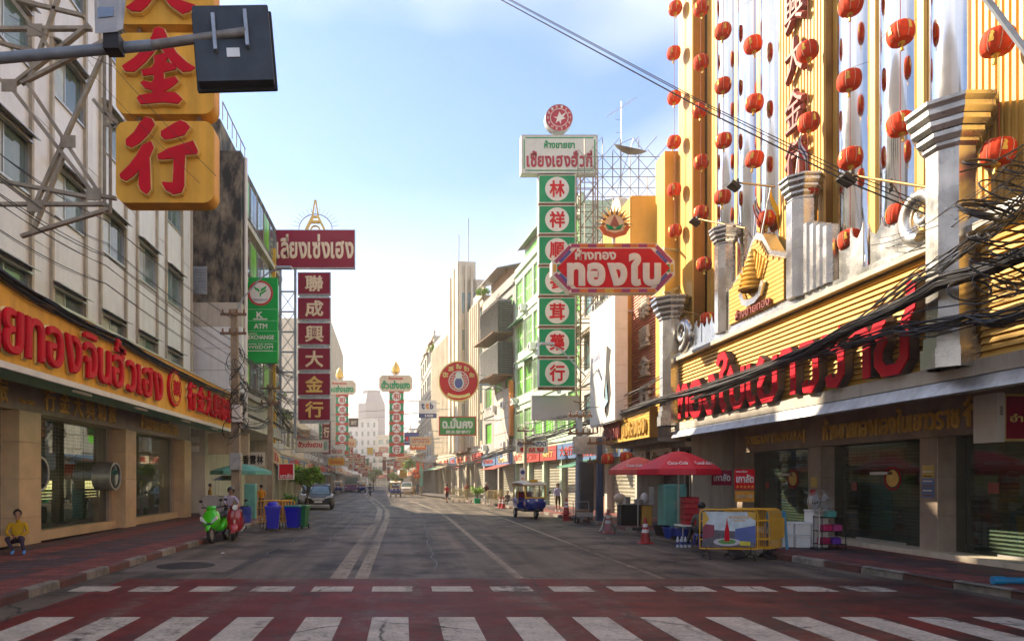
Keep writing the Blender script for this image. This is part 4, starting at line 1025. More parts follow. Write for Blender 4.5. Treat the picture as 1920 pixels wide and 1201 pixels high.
lettering('THE', m_signwhite, t, w * .42, w * .58, h * .213, h * .23, 0, 0.02, 0.01)
bx('rule', m_signwhite, t, w * .13, w * .38, -0.01, 0, h * .218, h * .226); bx('rule', m_signwhite, t, w * .62, w * .87, -0.01, 0, h * .218, h * .226); bx('rule', m_signwhite, t, w * .13, w * .87, -0.01, 0, h * .138, h * .146)

# maroon stack on a blue-grey frame, tower ornament on top
t, w, h = sign('maroon_shop_sign', 'maroon sign stack with yellow Chinese characters on blue steel frame', 'shop sign', 558, 620, 510, 793, 45.0)
n = 6; H = h / n
for i, ch in enumerate('聯成興大金行'):
    z1 = h - i * H; z0 = z1 - H * 0.90
    b = framed_board(t, 0, w, z0, z1, m_maroon, m_steel, 0.3, 0.05, 'sign_panel')
    lettering(ch, M('gold_letter', (0.80, 0.52, 0.14), 0.4, var=0.08) if i > 3 else m_cream, b, w * .22, w * .78, z0 + H * .12, z1 - H * .12, -0.0, 0.04, 0.03, name='character')
    bx('spacer', m_steel, t, 0.1, w - 0.1, 0.1, 0.25, z0 - H * .1, z0)
k = 45.0 / FPX
fx = -wx(558, 45) 
for u in (523, 551):
    MB().box(wx(u, 45) + fx, wx(u, 45) + fx + 0.16, 0.0, 0.16, -1.0, h + 0.4).build('frame_post', m_bluesteel, t)
x0 = wx(523, 45) + fx + 0.08; x1 = wx(551, 45) + fx + 0.08
for i in range(8):
    z0 = i * h / 7.5 - 0.6; z1 = (i + 1) * h / 7.5 - 0.6
    MB().bar((x0, 0.08, z0), (x1, 0.08, z0), 0.1).build('frame_rail', m_bluesteel, t)
    if i < 7: MB().bar((x0, 0.05, z0), (x1, 0.05, z1), 0.05).build('frame_brace', m_bluesteel, t); MB().bar((x1, 0.11, z0), (x0, 0.11, z1), 0.05).build('frame_brace', m_bluesteel, t)
hz0 = (793 - 503) * k; hz1 = (793 - 431) * k; hx0 = wx(513, 45) + fx; hx1 = wx(666, 45) + fx
b = framed_board(t, hx0, hx1, hz0, hz1, m_maroon, m_steel, 0.35, 0.04, 'header_board', -0.05)
lettering('เลี่ยงเซ่งเฮง', m_cream, b, hx0 + 0.15, hx1 - 0.1, hz0 + 0.62, hz1 - 0.3, -0.05, 0.04, 0.035, name='letter', each=True, gap=0.04)
tx = wx(591, 45) + fx
orn = MB()
for sx in (-1, 1):
    for yy in (0.0, 0.2): orn.bar((tx + sx * 0.62, yy, hz1), (tx + sx * 0.2, yy, hz1 + 0.85), 0.14)
    for yy in (0.0, 0.2): orn.bar((tx + sx * 0.2, yy, hz1 + 0.85), (tx + sx * 0.03, 0.1, hz1 + 2.0), 0.09)
orn.box(tx - 0.36, tx + 0.36, -0.06, 0.26, hz1 + 0.5, hz1 + 0.62).box(tx - 0.22, tx + 0.22, -0.03, 0.23, hz1 + 0.85, hz1 + 0.95)
orn = orn.build('tower_ornament', m_goldm, t)
MB().tube([(tx + 0.3 * math.cos(a * PI / 8), 0.1, hz1 + 0.3 * math.sin(a * PI / 8)) for a in range(9)], 0.06).build('tower_arch', m_goldm, orn)
b = MB(); b.tube([(tx + 1.1 * math.cos(a * PI / 16), 0.15, hz1 + 0.1 + 1.0 * math.sin(a * PI / 16)) for a in range(17)], 0.03, 5).build('halo_ring', m_rust, orn)
for a in range(1, 16):
    q = a * PI / 16; MB().cyl((tx + 1.1 * math.cos(q), 0.15, hz1 + 0.1 + math.sin(q)), (tx + 1.6 * math.cos(q), 0.15, hz1 + 0.1 + 1.45 * math.sin(q)), 0.012, n=4).build('halo_ray', m_rust, orn)

# twin striped gold-shop signs
m_cream_b = M('header_cream', (0.62, 0.52, 0.38), 0.5, var=0.1, dirt=0.2)
m_tred = M('stripe_red', (0.50, 0.05, 0.03), 0.45, var=0.15)
def striped_sign(label, hx, hy, cx0, cx1, cy0, cy1, D, arm):
    t, w, h = sign('striped_gold_sign', label, 'shop sign', cx0, cx1, cy0, cy1, D, 'twin striped signs')
    k = D / FPX; f = -wx(cx0, D); base = cy1
    H = h / 6
    for i, ch in enumerate('和成興大金行'):
        z1 = h - i * H; z0 = z1 - H
        p = bx('green_panel', m_green, t, 0, w, 0, 0.25, z0 + H * .16, z1 - H * .16)
        bx('red_panel', m_tred, t, -0.03, w + 0.03, -0.02, 0.27, z1 - H * .16, z1 + H * .16 - 0.01)
        MB().prism(ring(w / 2, (z0 + z1) / 2, H * .44, 20), -0.05, 0).build('white_disc', m_signwhite, p)
        lettering(ch, m_tred, p, w * .27, w * .73, z0 + H * .2, z1 - H * .2, -0.05, 0.03, 0.025, name='character')
    bx('red_panel', m_tred, t, -0.03, w + 0.03, -0.02, 0.27, -H * .16, H * .16 - 0.01)
    x0, x1 = wx(hx[0], D) + f, wx(hx[1], D) + f; z0, z1 = (base - hy[1]) * k, (base - hy[0]) * k; c = 0.35
    hb = MB().prism([(x0, z0 + c), (x0 + c, z0), (x1 - c, z0), (x1, z0 + c), (x1, z1 - c), (x1 - c, z1), (x0 + c, z1), (x0, z1 - c)], -0.1, 0.4).build('header_board', m_cream_b, t)
    lettering('ฮั่วเซ่งเฮง', m_green, hb, x0 + 0.25, x1 - 0.25, z0 + 0.25, z0 + (z1 - z0) * .66, -0.1, 0.05, 0.05)
    lettering('ห้างขายทอง', m_tred, hb, x0 + (x1 - x0) * .28, x1 - (x1 - x0) * .28, z0 + (z1 - z0) * .70, z1 - 0.18, -0.1, 0.04, 0.04)
    cx = (x0 + x1) / 2
    o = MB(); o.lathe([(0.12, z1 + 0.1), (0.42, z1 + 0.35), (0.50, z1 + 0.8), (0.3, z1 + 1.3), (0.04, z1 + 1.65)], (cx, 0.15, 0), 12); o = o.build('flame_ornament', m_goldm, t, True)
    stroke(MB(), [(cx - 0.55, z1 + 0.55), (cx - 0.35, z1 + 0.2), (cx, z1 + 0.1), (cx + 0.35, z1 + 0.2), (cx + 0.55, z1 + 0.55)], 0.14, 0.05, 0.25).build('ornament_ribbon', m_silver, o)
    for i in range(4):
        z = h * (0.2 + 0.22 * i)
        s = 1 if arm > 0 else 0
        MB().bar((w * s, 0.12, z), (w * s + arm, 0.12, z + 0.4 * (-1) ** i), 0.09).build('arm', m_steel, t)
striped_sign('striped sign with green header hanging mid street, right one of the pair', (711, 773), (703, 733), 730, 757, 733, 852, 80.0, 4.2)
striped_sign('striped sign with green header beside maroon stack, left one of the pair', (606, 667), (713, 739), 630, 653, 741, 848, 86.0, -4.0)

# red round sign with an animal emblem, and the green board beneath
t, w, h = sign('round_red_sign', 'large round red sign with blue emblem and yellow rim', 'shop sign', 822, 898, 676, 752, 62.0)
r = w / 2
b = MB().prism(ring(r, r, r, 48), 0, 0.3).build('disc', m_goldtrim, t)
MB().prism(ring(r, r, r * .94, 48), -0.03, 0).build('disc_face', m_red, b)
MB().lathe([(r * .50, -0.05), (r * .46, -0.05), (r * .46, -0.03), (r * .50, -0.03)], (r, 0, r), 32, 'y').build('emblem_ring', m_signwhite, b)
for k in range(9):
    zz = r - r * .36 + k * r * .08; ww = math.sqrt(max(0, (r * .43) ** 2 - (zz - r) ** 2)); bx('emblem_stripe', m_signwhite, b, r - ww, r + ww, -0.04, -0.03, zz, zz + r * .025)
MB().prism([(r + r * .20 * math.cos(a * PI / 10), r - r * .10 + r * .26 * math.sin(a * PI / 10)) for a in range(20)], -0.06, -0.05).build('emblem_body', M('emblem_blue', (0.05, 0.07, 0.30), 0.5), b)
MB().prism([(r + r * .25 * math.cos(a * PI / 10), r - r * .08 + r * .34 * math.sin(a * PI / 10)) for a in range(20)], -0.05, -0.04).build('emblem_outline', m_signwhite, b)
MB().prism(ring(r, r + r * .28, r * .17, 16), -0.07, -0.05).build('emblem_head', m_signwhite, b)
for i, s_ in enumerate(['ตะ', 'ลี่', 'ฮึ้ม', 'จิ้ว', 'เฮียง']):
    a = PI * (0.86 - 0.18 * i); cx, cz = r + r * .72 * math.cos(a), r + r * .72 * math.sin(a)
    lettering(s_, m_goldtrim, b, cx - r * .13, cx + r * .13, cz - r * .13, cz + r * .13, -0.03, 0.03, 0.04, name='letter')
stroke(MB(), [(r - r * .55, r * .36), (r - r * .3, r * .26), (r, r * .22), (r + r * .3, r * .26), (r + r * .55, r * .36)], r * .14, -0.06, -0.03).build('emblem_ribbon', m_goldtrim, b)
MB().bar((w, 0.15, r * 1.3), (w + 3.2, 0.15, r * 1.3), 0.08).build('arm', m_steel, t); MB().bar((w * .95, 0.15, r * .6), (w + 3.2, 0.15, r * .6), 0.08).build('arm', m_steel, t)
t, w, h = sign('green_shop_board', 'green board with white Thai letters and red frame, below round sign', 'shop sign', 823, 893, 780, 816, 61.0)
b = framed_board(t, 0, w, 0, h, M('leaf_green', (0.03, 0.27, 0.05), 0.45), m_tred, 0.25, 0.1)
lettering('ฉ.มั่นคง', m_signwhite, b, 0.3, w - 0.3, h * .36, h * .92, 0, 0.04, 0.05); lettering('蔡永發蔘行', m_signwhite, b, 0.6, w - 0.5, h * .1, h * .28, 0, 0.03, 0.03)
MB().bar((w, 0.12, h * .8), (w + 3, 0.12, h * .8), 0.07).build('arm', m_steel, t)
t, w, h = sign('bank_board', 'white bank board with orange and blue letters left of round sign', 'bank sign', 785, 819, 750, 783, 75.0)
b = bx('board', m_signwhite, t, 0, w, 0, 0.25, h * .25, h); b2 = bx('lower_board', M('navy', (0.03, 0.06, 0.2), 0.45), t, 0, w, -0.01, 0.26, 0, h * .25)
for s_, mm, x in (('t', MATS['navy'], .14), ('t', M('bank_orange', (0.75, 0.25, 0.02), 0.45), .38), ('b', MATS['navy'], .62)): lettering(s_, mm, b, w * x, w * (x + .2), h * .5, h * .86, 0, 0.04, 0.05, name='letter')
lettering('1428', m_signwhite, b2, w * .35, w * .8, h * .05, h * .2, -0.01, 0.03, 0.04)
MB().bar((w, 0.12, h * .5), (w + 1.5, 0.12, h * .5), 0.07).build('arm', m_steel, t)
t, w, h = sign('blue_bank_board', 'small dark blue bank board beside right striped sign', 'bank sign', 758, 786, 810, 834, 84.0)
b = bx('board', M('bank_blue', (0.03, 0.05, 0.25), 0.45), t, 0, w, 0, 0.25, 0, h); lettering('UOB', m_signwhite, b, w * .35, w * .92, h * .35, h * .68, 0, 0.04, 0.06); bx('red_mark', m_red, b, w * .1, w * .28, -0.02, 0, h * .35, h * .68)
MB().bar((w, 0.12, h * .5), (w + 1.5, 0.12, h * .5), 0.07).build('arm', m_steel, t)

# green medicine-shop stack
t, w, h = sign('green_medicine_sign', 'tall stack of green panels with red characters in white discs', 'shop sign', 1010, 1079, 328, 730, 36.0)
n = 7; H = h / n
for i, ch in enumerate('林祥順參茸藥行'):
    z1 = h - i * H; z0 = z1 - H * .91
    b = framed_board(t, 0, w, z0, z1, m_green, m_signwhite, 0.4, 0.035, 'sign_panel')
    zc = (z0 + z1) / 2
    MB().prism(ring(w / 2, zc, H * .39, 36), -0.02, 0).build('white_disc', m_signwhite, b)
    lettering(ch, m_red, b, w * .29, w * .71, zc - H * .27, zc + H * .27, -0.02, 0.03, 0.03, name='character')
    bx('spacer', m_rust, t, 0.0, w, 0.08, 0.3, z0 - H * .09, z0)
f = -wx(1010, 36); k = 36 / FPX
x0, x1, z0, z1 = wx(977, 36) + f, wx(1120, 36) + f, (730 - 326) * k, (730 - 254) * k
hb = framed_board(t, x0, x1, z0, z1, M('header_grey_white', (0.62, 0.66, 0.62), 0.5, var=0.05, dirt=0.3, dirtcol=(0.4, 0.4, 0.36)), m_steel, 0.5, 0.04, 'header_board', -0.06)
for (a, c_, d, e) in ((x0 + .22, x1 - .22, z0 + .13, z0 + .18), (x0 + .22, x1 - .22, z1 - .18, z1 - .13), (x0 + .13, x0 + .18, z0 + .25, z1 - .25), (x1 - .18, x1 - .13, z0 + .25, z1 - .25)): bx('green_border', m_green, hb, a, c_, -0.075, -0.06, d, e)
lettering('ห้างขายยา', m_green, hb, x0 + 1.2, x1 - 1.2, z1 - .72, z1 - .28, -0.06, 0.03, 0.035)
lettering('เซี้ยงเฮงฮั่วกี่', M('crimson_letter', (0.36, 0.02, 0.05), 0.45), hb, x0 + .28, x1 - .28, z0 + .32, z0 + 1.2, -0.06, 0.03, 0.04, name='letter', each=True, gap=0.05)
cx = wx(1048, 36) + f; cz = (730 - 222) * k; rr = 26 * k
d_ = MB().prism(ring(cx, cz, rr, 40), -0.05, 0.35).build('round_emblem', m_steel, t, True)
MB().prism(ring(cx, cz, rr * .94, 40), -0.07, -0.05).build('emblem_face', M('crimson_face', (0.40, 0.015, 0.05), 0.4), d_)
MB().lathe([(rr * .66, -0.085), (rr * .62, -0.085), (rr * .62, -0.07), (rr * .66, -0.07)], (cx, 0, cz), 32, 'y').build('emblem_ring', m_signwhite, d_)
MB().prism([(cx - .3, cz + .05), (cx - .1, cz + .02), (cx + .0, cz + .32), (cx + .12, cz + .12), (cx + .38, cz + .3), (cx + .2, cz + .02), (cx + .34, cz - .04), (cx + .1, cz - .12), (cx + .08, cz - .34), (cx - .02, cz - .16), (cx - .2, cz - .3), (cx - .12, cz - .06)], -0.09, -0.07).build('emblem_bird', m_signwhite, d_)
for i in range(14):
    if 0: pass
    a = 2 * PI * i / 14; px_, pz_ = cx + rr * .8 * math.cos(a), cz + rr * .8 * math.sin(a); lettering('THAIBIRDSNESTS'[i], m_signwhite, d_, px_ - .05, px_ + .05, pz_ - .06, pz_ + .06, -0.07, 0.012, 0.0, name='emblem_letter')
for u in (1038, 1058): MB().cyl((wx(u, 36) + f, 0.15, z1), (wx(u, 36) + f, 0.15, cz - rr * .9), 0.03, n=6).build('stem', m_steel, t)
# lattice mast behind it
lt = thing('lattice_mast', 'rusty lattice mast behind the green medicine sign', 'mast', (wx(1088, 37.5), 37.5, 4.5))
for i, (ux, uy) in enumerate(((0, 0), (0.95, 0), (0, 0.9), (0.95, 0.9))): MB().cyl((ux, uy, 0), (ux, uy, 15.2), 0.045, n=6).build('leg', m_rust, lt)
for i in range(12):
    z = i * 1.25
    for (a, c_) in (((0, 0), (0.95, 0)), ((0, 0.9), (0.95, 0.9)), ((0, 0), (0, 0.9)), ((0.95, 0), (0.95, 0.9))):
        MB().cyl((a[0], a[1], z), (c_[0], c_[1], z), 0.025, n=5).build('rail', m_rust, lt); MB().cyl((a[0], a[1], z), (c_[0], c_[1], z + 1.25), 0.022, n=5).build('brace', m_rust, lt)
    MB().cyl((0, 0, z + .4), (-0.6, -0.9, z + .4), 0.03, n=5).build('tie', m_rust, lt)

# red octagonal gold-shop sign
t, w, h = sign('octagonal_red_sign', 'red octagonal sign with white Thai letters and striped border', 'shop sign', 1035, 1265, 456, 549, 25.5)
c = h * .36
oc = lambda i, cc: [(i + cc, i), (w - i - cc, i), (w - i, i + cc), (w - i, h - i - cc), (w - i - cc, h - i), (i + cc, h - i), (i, h - i - cc), (i, i + cc)]
b = MB().prism(oc(0, c), 0, 0.38).build('sign_box', m_signwhite, t)
cols = [M('band_magenta', (0.30, 0.02, 0.13), 0.45), M('band_orange', (0.62, 0.16, 0.02), 0.45), M('band_yellow', (0.65, 0.42, 0.03), 0.45)]
seq = [0, 1, 0, 1, 2, 1, 0, 1, 0, 1]
for z0, z1 in ((0.02, .155), (h - .155, h - .02)):
    n = len(seq); L = (w - 2 * c - .1) / n
    for i in range(n): bx('border_block', cols[seq[i]], b, c + .05 + i * L, c + .05 + (i + 1) * L, -0.012, 0, z0, z1)
m_bblue = M('band_blue', (0.06, 0.06, 0.32), 0.45)
for i_, mm, ww in ((.10, cols[0], .13), (.27, m_bblue, .12)):
    for sx in (0, 1):
        for sz in (0, 1):
            p = [(i_ + 0.02, c + .04), (c + .02, i_ * .98 + 0.02)]
            q = [((w - a) if sx else a, (h - d) if sz else d) for a, d in p]
            stroke(MB(), q, ww, -0.012, 0).build('corner_band', mm, b)
for sx in (0, 1):
    for x, mm in ((.10, cols[2]), (.24, m_green)): bx('side_band', mm, b, (w - x - .05 if sx else x - .05), (w - x + .05 if sx else x + .05), -0.012, 0, c + .12, h - c - .12)
ir = MB().prism(oc(.20, c * 0.98 + 0.05), -0.022, -0.012).build('inner_red', m_red, b)
lettering('ห้างทอง', m_signwhite, ir, .85, w * .52, h * .66, h * .89, -0.022, 0.025, 0.04)
lettering('ทองใบ', m_signwhite, ir, .55, w - .52, h * .13, h * .80, -0.022, 0.025, 0.06, name='letter', each=True, gap=0.05)
for z in (.1, h - .1): MB().bar((w - .3, 0.3, z), (w + 0.9, 0.6, z), .07).build('arm', m_steel, t)
MB().bar((w - .1, 0.3, .1), (w + .8, 0.5, .6), .05).build('arm', m_steel, t)
sb = thing('sunburst_emblem', 'sunburst emblem with green leaves on top of the octagonal sign', 'emblem', (wx(1152, 25.6), 25.6, wz(453, 25.6)))
k = 25.6 / FPX
cz = 33 * k
MB().prism(ring(0, cz, 24 * k, 28), 0, 0.12).build('disc', m_cream, sb)
for i in range(17):
    a = PI * (-0.08 + 1.16 * i / 16); r0, r1 = 18 * k, 35 * k; q = 0.065
    MB().prism([(r0 * math.cos(a - q * 2), cz + r0 * math.sin(a - q * 2)), (r1 * math.cos(a), cz + r1 * math.sin(a)), (r0 * math.cos(a + q * 2), cz + r0 * math.sin(a + q * 2))], -0.03, 0.0).build('ray', m_wood if i % 2 else m_goldm, sb)
stroke(MB(), [(-26 * k, cz - 4 * k), (-18 * k, cz - 17 * k), (0, cz - 22 * k), (18 * k, cz - 17 * k), (26 * k, cz - 4 * k)], 8 * k, -0.06, 0.0).build('ribbon', M('ribbon_orange', (0.5, 0.10, 0.02), 0.5), sb)
for s in (-1, 1): MB().prism([(0, cz - 11 * k), (s * 6 * k, cz - 4 * k), (s * 16 * k, cz - 1 * k), (s * 11 * k, cz - 10 * k)], -0.05, -0.0).build('leaf', m_green, sb)
MB().prism([(-9 * k, cz - 4 * k), (9 * k, cz - 4 * k), (3 * k, cz + 10 * k), (0, cz + 16 * k), (-3 * k, cz + 10 * k)], -0.04, 0).build('spire', m_pink, sb)
MB().box(-0.05, 0.05, 0.02, 0.1, -0.05, cz - 18 * k).build('stem', m_steel, sb)

# smaller boards
def board(label, px0, px1, pt_, pb_, D, mat, texts=(), frame=m_steel, cat='shop sign', name='shop_board', arm=0.0, group=None, depth=0.15):
    t, w, h = sign(name, label, cat, px0, px1, pt_, pb_, D, group)
    b = framed_board(t, 0, w, 0, h, mat, frame, depth, min(0.06, w * .05))
    for (s_, mm, x0, x1, z0, z1, bo) in texts: lettering(s_, mm, b, w * x0, w * x1, h * z0, h * z1, 0, 0.02, bo)
    if arm:
        s = w if arm > 0 else 0
        MB().bar((s, 0.08, h * .75), (s + arm, 0.08, h * .75), 0.05).build('arm', m_steel, t); MB().bar((s, 0.08, h * .25), (s + arm, 0.08, h * .25), 0.05).build('arm', m_steel, t)
    return t, w, h
m_inkblue = M('ink_blue', (0.03, 0.04, 0.25), 0.5)
board('white board with blue Thai and red Chinese letters above the tuk tuk', 968, 1027, 822, 849, 45, m_signwhite, [('ฉ.เอี๊ยะฮวด', m_inkblue, .06, .94, .48, .95, .03), ('蔡益發', m_red, .1, .9, .08, .42, .03)], arm=1.2)
board('blank lilac grey billboard under the green medicine sign', 997, 1087, 741, 787, 37.5, M('blank_lilac', (0.50, 0.48, 0.53), 0.5, var=0.05), arm=1.0, depth=0.3)
board('white board with red Thai letters over left kerb', 554, 616, 823, 848, 52, m_signwhite, [('ฮั้วเซ่งฮวน', m_red, .08, .8, .4, .85, .03), ('振興', m_teal, .86, .96, .15, .85, .02)], arm=-1.5)
board('small cream board with dark letters above the white red-lettered board', 553, 583, 805, 823, 54, m_cream_b, [('แสงฮะเฮง', m_wood, .1, .9, .55, .85, .02), ('成和金行', m_tred, .1, .9, .1, .35, .02)], arm=-1.2)
board('red chestnut stall board with gold ornament by the left pole', 522, 551, 868, 898, 33, m_red, [('เกาลัด', m_signwhite, .12, .9, .08, .36, .03)], m_signwhite, name='stall_board')
board('red chestnut board with white letters above yellow barriers', 1377, 1416, 878, 918, 18.2, m_red, [('เกาลัด', m_signwhite, .08, .92, .34, .74, .04), ('หอม อร่อย', m_signwhite, .08, .6, .82, .93, .02), ('★★★★★', M('star_orange', (0.75, 0.35, 0.05), 0.5), .06, .94, .08, .24, .01)], None, name='stall_board', depth=0.03)
board('orange price board below the red chestnut board', 1378, 1415, 919, 941, 18.2, M('price_orange', (0.62, 0.27, 0.02), 0.5), [('เกาลัด 100', m_cream_b, .1, .9, .35, .75, .02)], None, name='stall_board', depth=0.03)
board('dark red chestnut board behind umbrella edge with dim letters', 1334, 1373, 880, 910, 20.5, m_maroon, [('เกาลัด', m_signwhite, .1, .9, .3, .75, .03)], None, name='stall_board', depth=0.03)
t, w, h = board('maroon shop box with gold edge at the far right', 1881, 1962, 738, 826, 13.2, m_maroon, [('อำ', m_goldtrim, .15, .45, .4, .58, .03)], m_goldtrim, depth=0.25)
bx('side_case', m_signwhite, t, -0.16, -0.01, -0.05, 0.5, -0.02, h + 0.02)
for i in range(6): bx('vent_slot', m_dark, t, -0.11, -0.05, -0.056, -0.05, h * .55 + i * .03, h * .55 + i * .03 + .015)
# far signs down the street
FAR = [(654, 672, 783, 800, 150, '3a1a1a', 'brown board far down the street beside the left striped sign'), (620, 642, 852, 861, 100, '6a3a55', 'purple board low on the far left shops'),
       (648, 676, 850, 858, 110, 'a81c10', 'long red banner across the far left pavement'), (676, 685, 853, 858, 115, 'b02818', 'small red banner right of the long far banner'),
       (664, 690, 877, 883, 120, 'b01010', 'upper flat red board near the far bus'), (671, 690, 880, 887, 124, 'c84810', 'orange board between two red ones near the far bus'), (679, 692, 887, 893, 128, 'b01414', 'lower red board near the far bus'),
       (695, 706, 879, 884, 140, 'd0501c', 'small orange board mid street far away'), (703, 717, 847, 855, 150, 'c02c1c', 'red board far off left of right striped sign'),
       (717, 724, 856, 882, 135, '8c1616', 'upright maroon board far off beneath right striped sign'), (725, 737, 861, 866, 130, 'd05c14', 'upper small orange board under right striped sign'), (725, 737, 868, 873, 132, 'd04c20', 'lower small orange board under right striped sign'),
       (726, 731, 875, 901, 125, '902018', 'tall narrow red board far off near tuk tuk'), (749, 763, 879, 896, 118, 'e0a010', 'yellow hoarding on the far right shops'), (760, 767, 872, 880, 112, 'c01c1c', 'small red square board on the far right'),
       (710, 728, 837, 848, 170, 'c08070', 'faded pink board on far central building'), (676, 685, 858, 876, 145, '7a1410', 'dark red upright board far left of centre'), (733, 745, 846, 853, 128, 'c8a050', 'ochre board under the right striped sign panel'),
       (780, 787, 862, 880, 90, 'c02820', 'left one of two upright red banners on the right pole'), (790, 795, 864, 880, 90, 'c02820', 'right one of two upright red banners on the right pole'),
       (688, 700, 838, 852, 160, 'd8b040', 'gold board on the far pale building'), (640, 655, 862, 872, 105, 'c8b8a0', 'pale board over far left shops'), (690, 698, 866, 876, 150, 'b8a890', 'beige board far down mid street')]
for i, (a, b_, c_, d, D, colr, lab) in enumerate(FAR):
    board(lab, a, b_, c_, d, D, M('far_sign_' + colr, colr, 0.5, var=0.15), [('金行' if b_ - a > 12 else '金', m_cream_b, .2, .8, .25, .75, .05)] if (d - c_) < (b_ - a) else [], m_steel, arm=0.6 if i % 2 else -0.6, group='boards far down the street')

rnd = random.Random(77)
PAL = [('red', 'b01814'), ('orange', 'c85a14'), ('white', 'd0ccc0'), ('green', '14703c'), ('yellow', 'd8a020'), ('maroon', '701420'), ('blue', '28407c'), ('cream', 'd0b890')]
for side, f0, nn in (('left', lambda d: lk(d) - 0.2, 17), ('right', lambda d: rk(d) + 0.3, 17)):
    for i in range(nn):
        D = (62 if side == 'left' else 82) + i * 6.6 + rnd.uniform(-2, 2); cn_, hx_ = PAL[rnd.randrange(len(PAL))]; up = rnd.random() < .45
        w, h = (rnd.uniform(.8, 1.1), rnd.uniform(2.4, 4.2)) if up else (rnd.uniform(1.8, 2.8), rnd.uniform(.8, 1.3))
        z = rnd.uniform(3.4, 6.5); x = f0(D) + rnd.uniform(-.4, .6) - (w if side == 'right' else 0)
        t = thing('shop_board', '%s %s board, %s along the far %s shops' % ({True: 'upright', False: 'wide'}[up], cn_, (ORD + ['thirteenth', 'fourteenth', 'fifteenth', 'sixteenth', 'seventeenth'])[i], side), 'shop sign', (x, D, z), 0, 'boards along the far %s shops' % side)
        b = framed_board(t, 0, w, 0, h, M('far_sign_' + hx_, hx_, 0.5, var=0.15), m_steel, .18, .05)
        mm = m_tred if cn_ in ('white', 'cream', 'yellow') else m_cream
        if up: lettering('金行大興'[:3], mm, b, w * .2, w * .8, h * .05, h * .95, 0, .03, .03, name='character', vertical=True, gap=.2)
        else: lettering(rnd.choice(['ห้างทอง', '金行', 'เยาวราช', '大酒家', 'โรงแรม', 'ยาจีน']), mm, b, w * .12, w * .88, h * .25, h * .75, 0, .03, .03)
        s_ = w if side == 'right' else 0.0; e_ = 2.6 if side == 'right' else -2.6
        for zz in (h * .25, h * .8): MB().bar((s_, .09, zz), (s_ + e_, .09, zz), .05).build('arm', m_steel, t)
# ---------------------------------------------------------------- buildings along the street
m_green_frame = M('pale_green_frame', (0.50, 0.62, 0.46), 0.5, dirt=0.4)
m_orange = M('orange_panel', (0.65, 0.20, 0.03), 0.5)
m_pinkrib = M('pink_rib', (0.62, 0.27, 0.20), 0.55, var=0.12, dirt=0.3)
m_awn = [M('awning_green', (0.07, 0.25, 0.16), 0.6, dirt=0.4), M('awning_red', (0.35, 0.05, 0.04), 0.6, dirt=0.4), M('awning_cream', (0.5, 0.42, 0.3), 0.6, dirt=0.4)]
m_boards = [M('board_cream', (0.62, 0.52, 0.36), 0.5, dirt=0.35), M('board_red', (0.42, 0.05, 0.04), 0.5, dirt=0.3), M('board_peach', (0.60, 0.34, 0.22), 0.5, dirt=0.3), M('board_blue', (0.10, 0.18, 0.34), 0.5, dirt=0.3)]
TXT = ['金行', 'ห้างทอง', '藥行', 'เยาวราช', '大金行', 'ขายทอง', '永興', 'โภชนา']

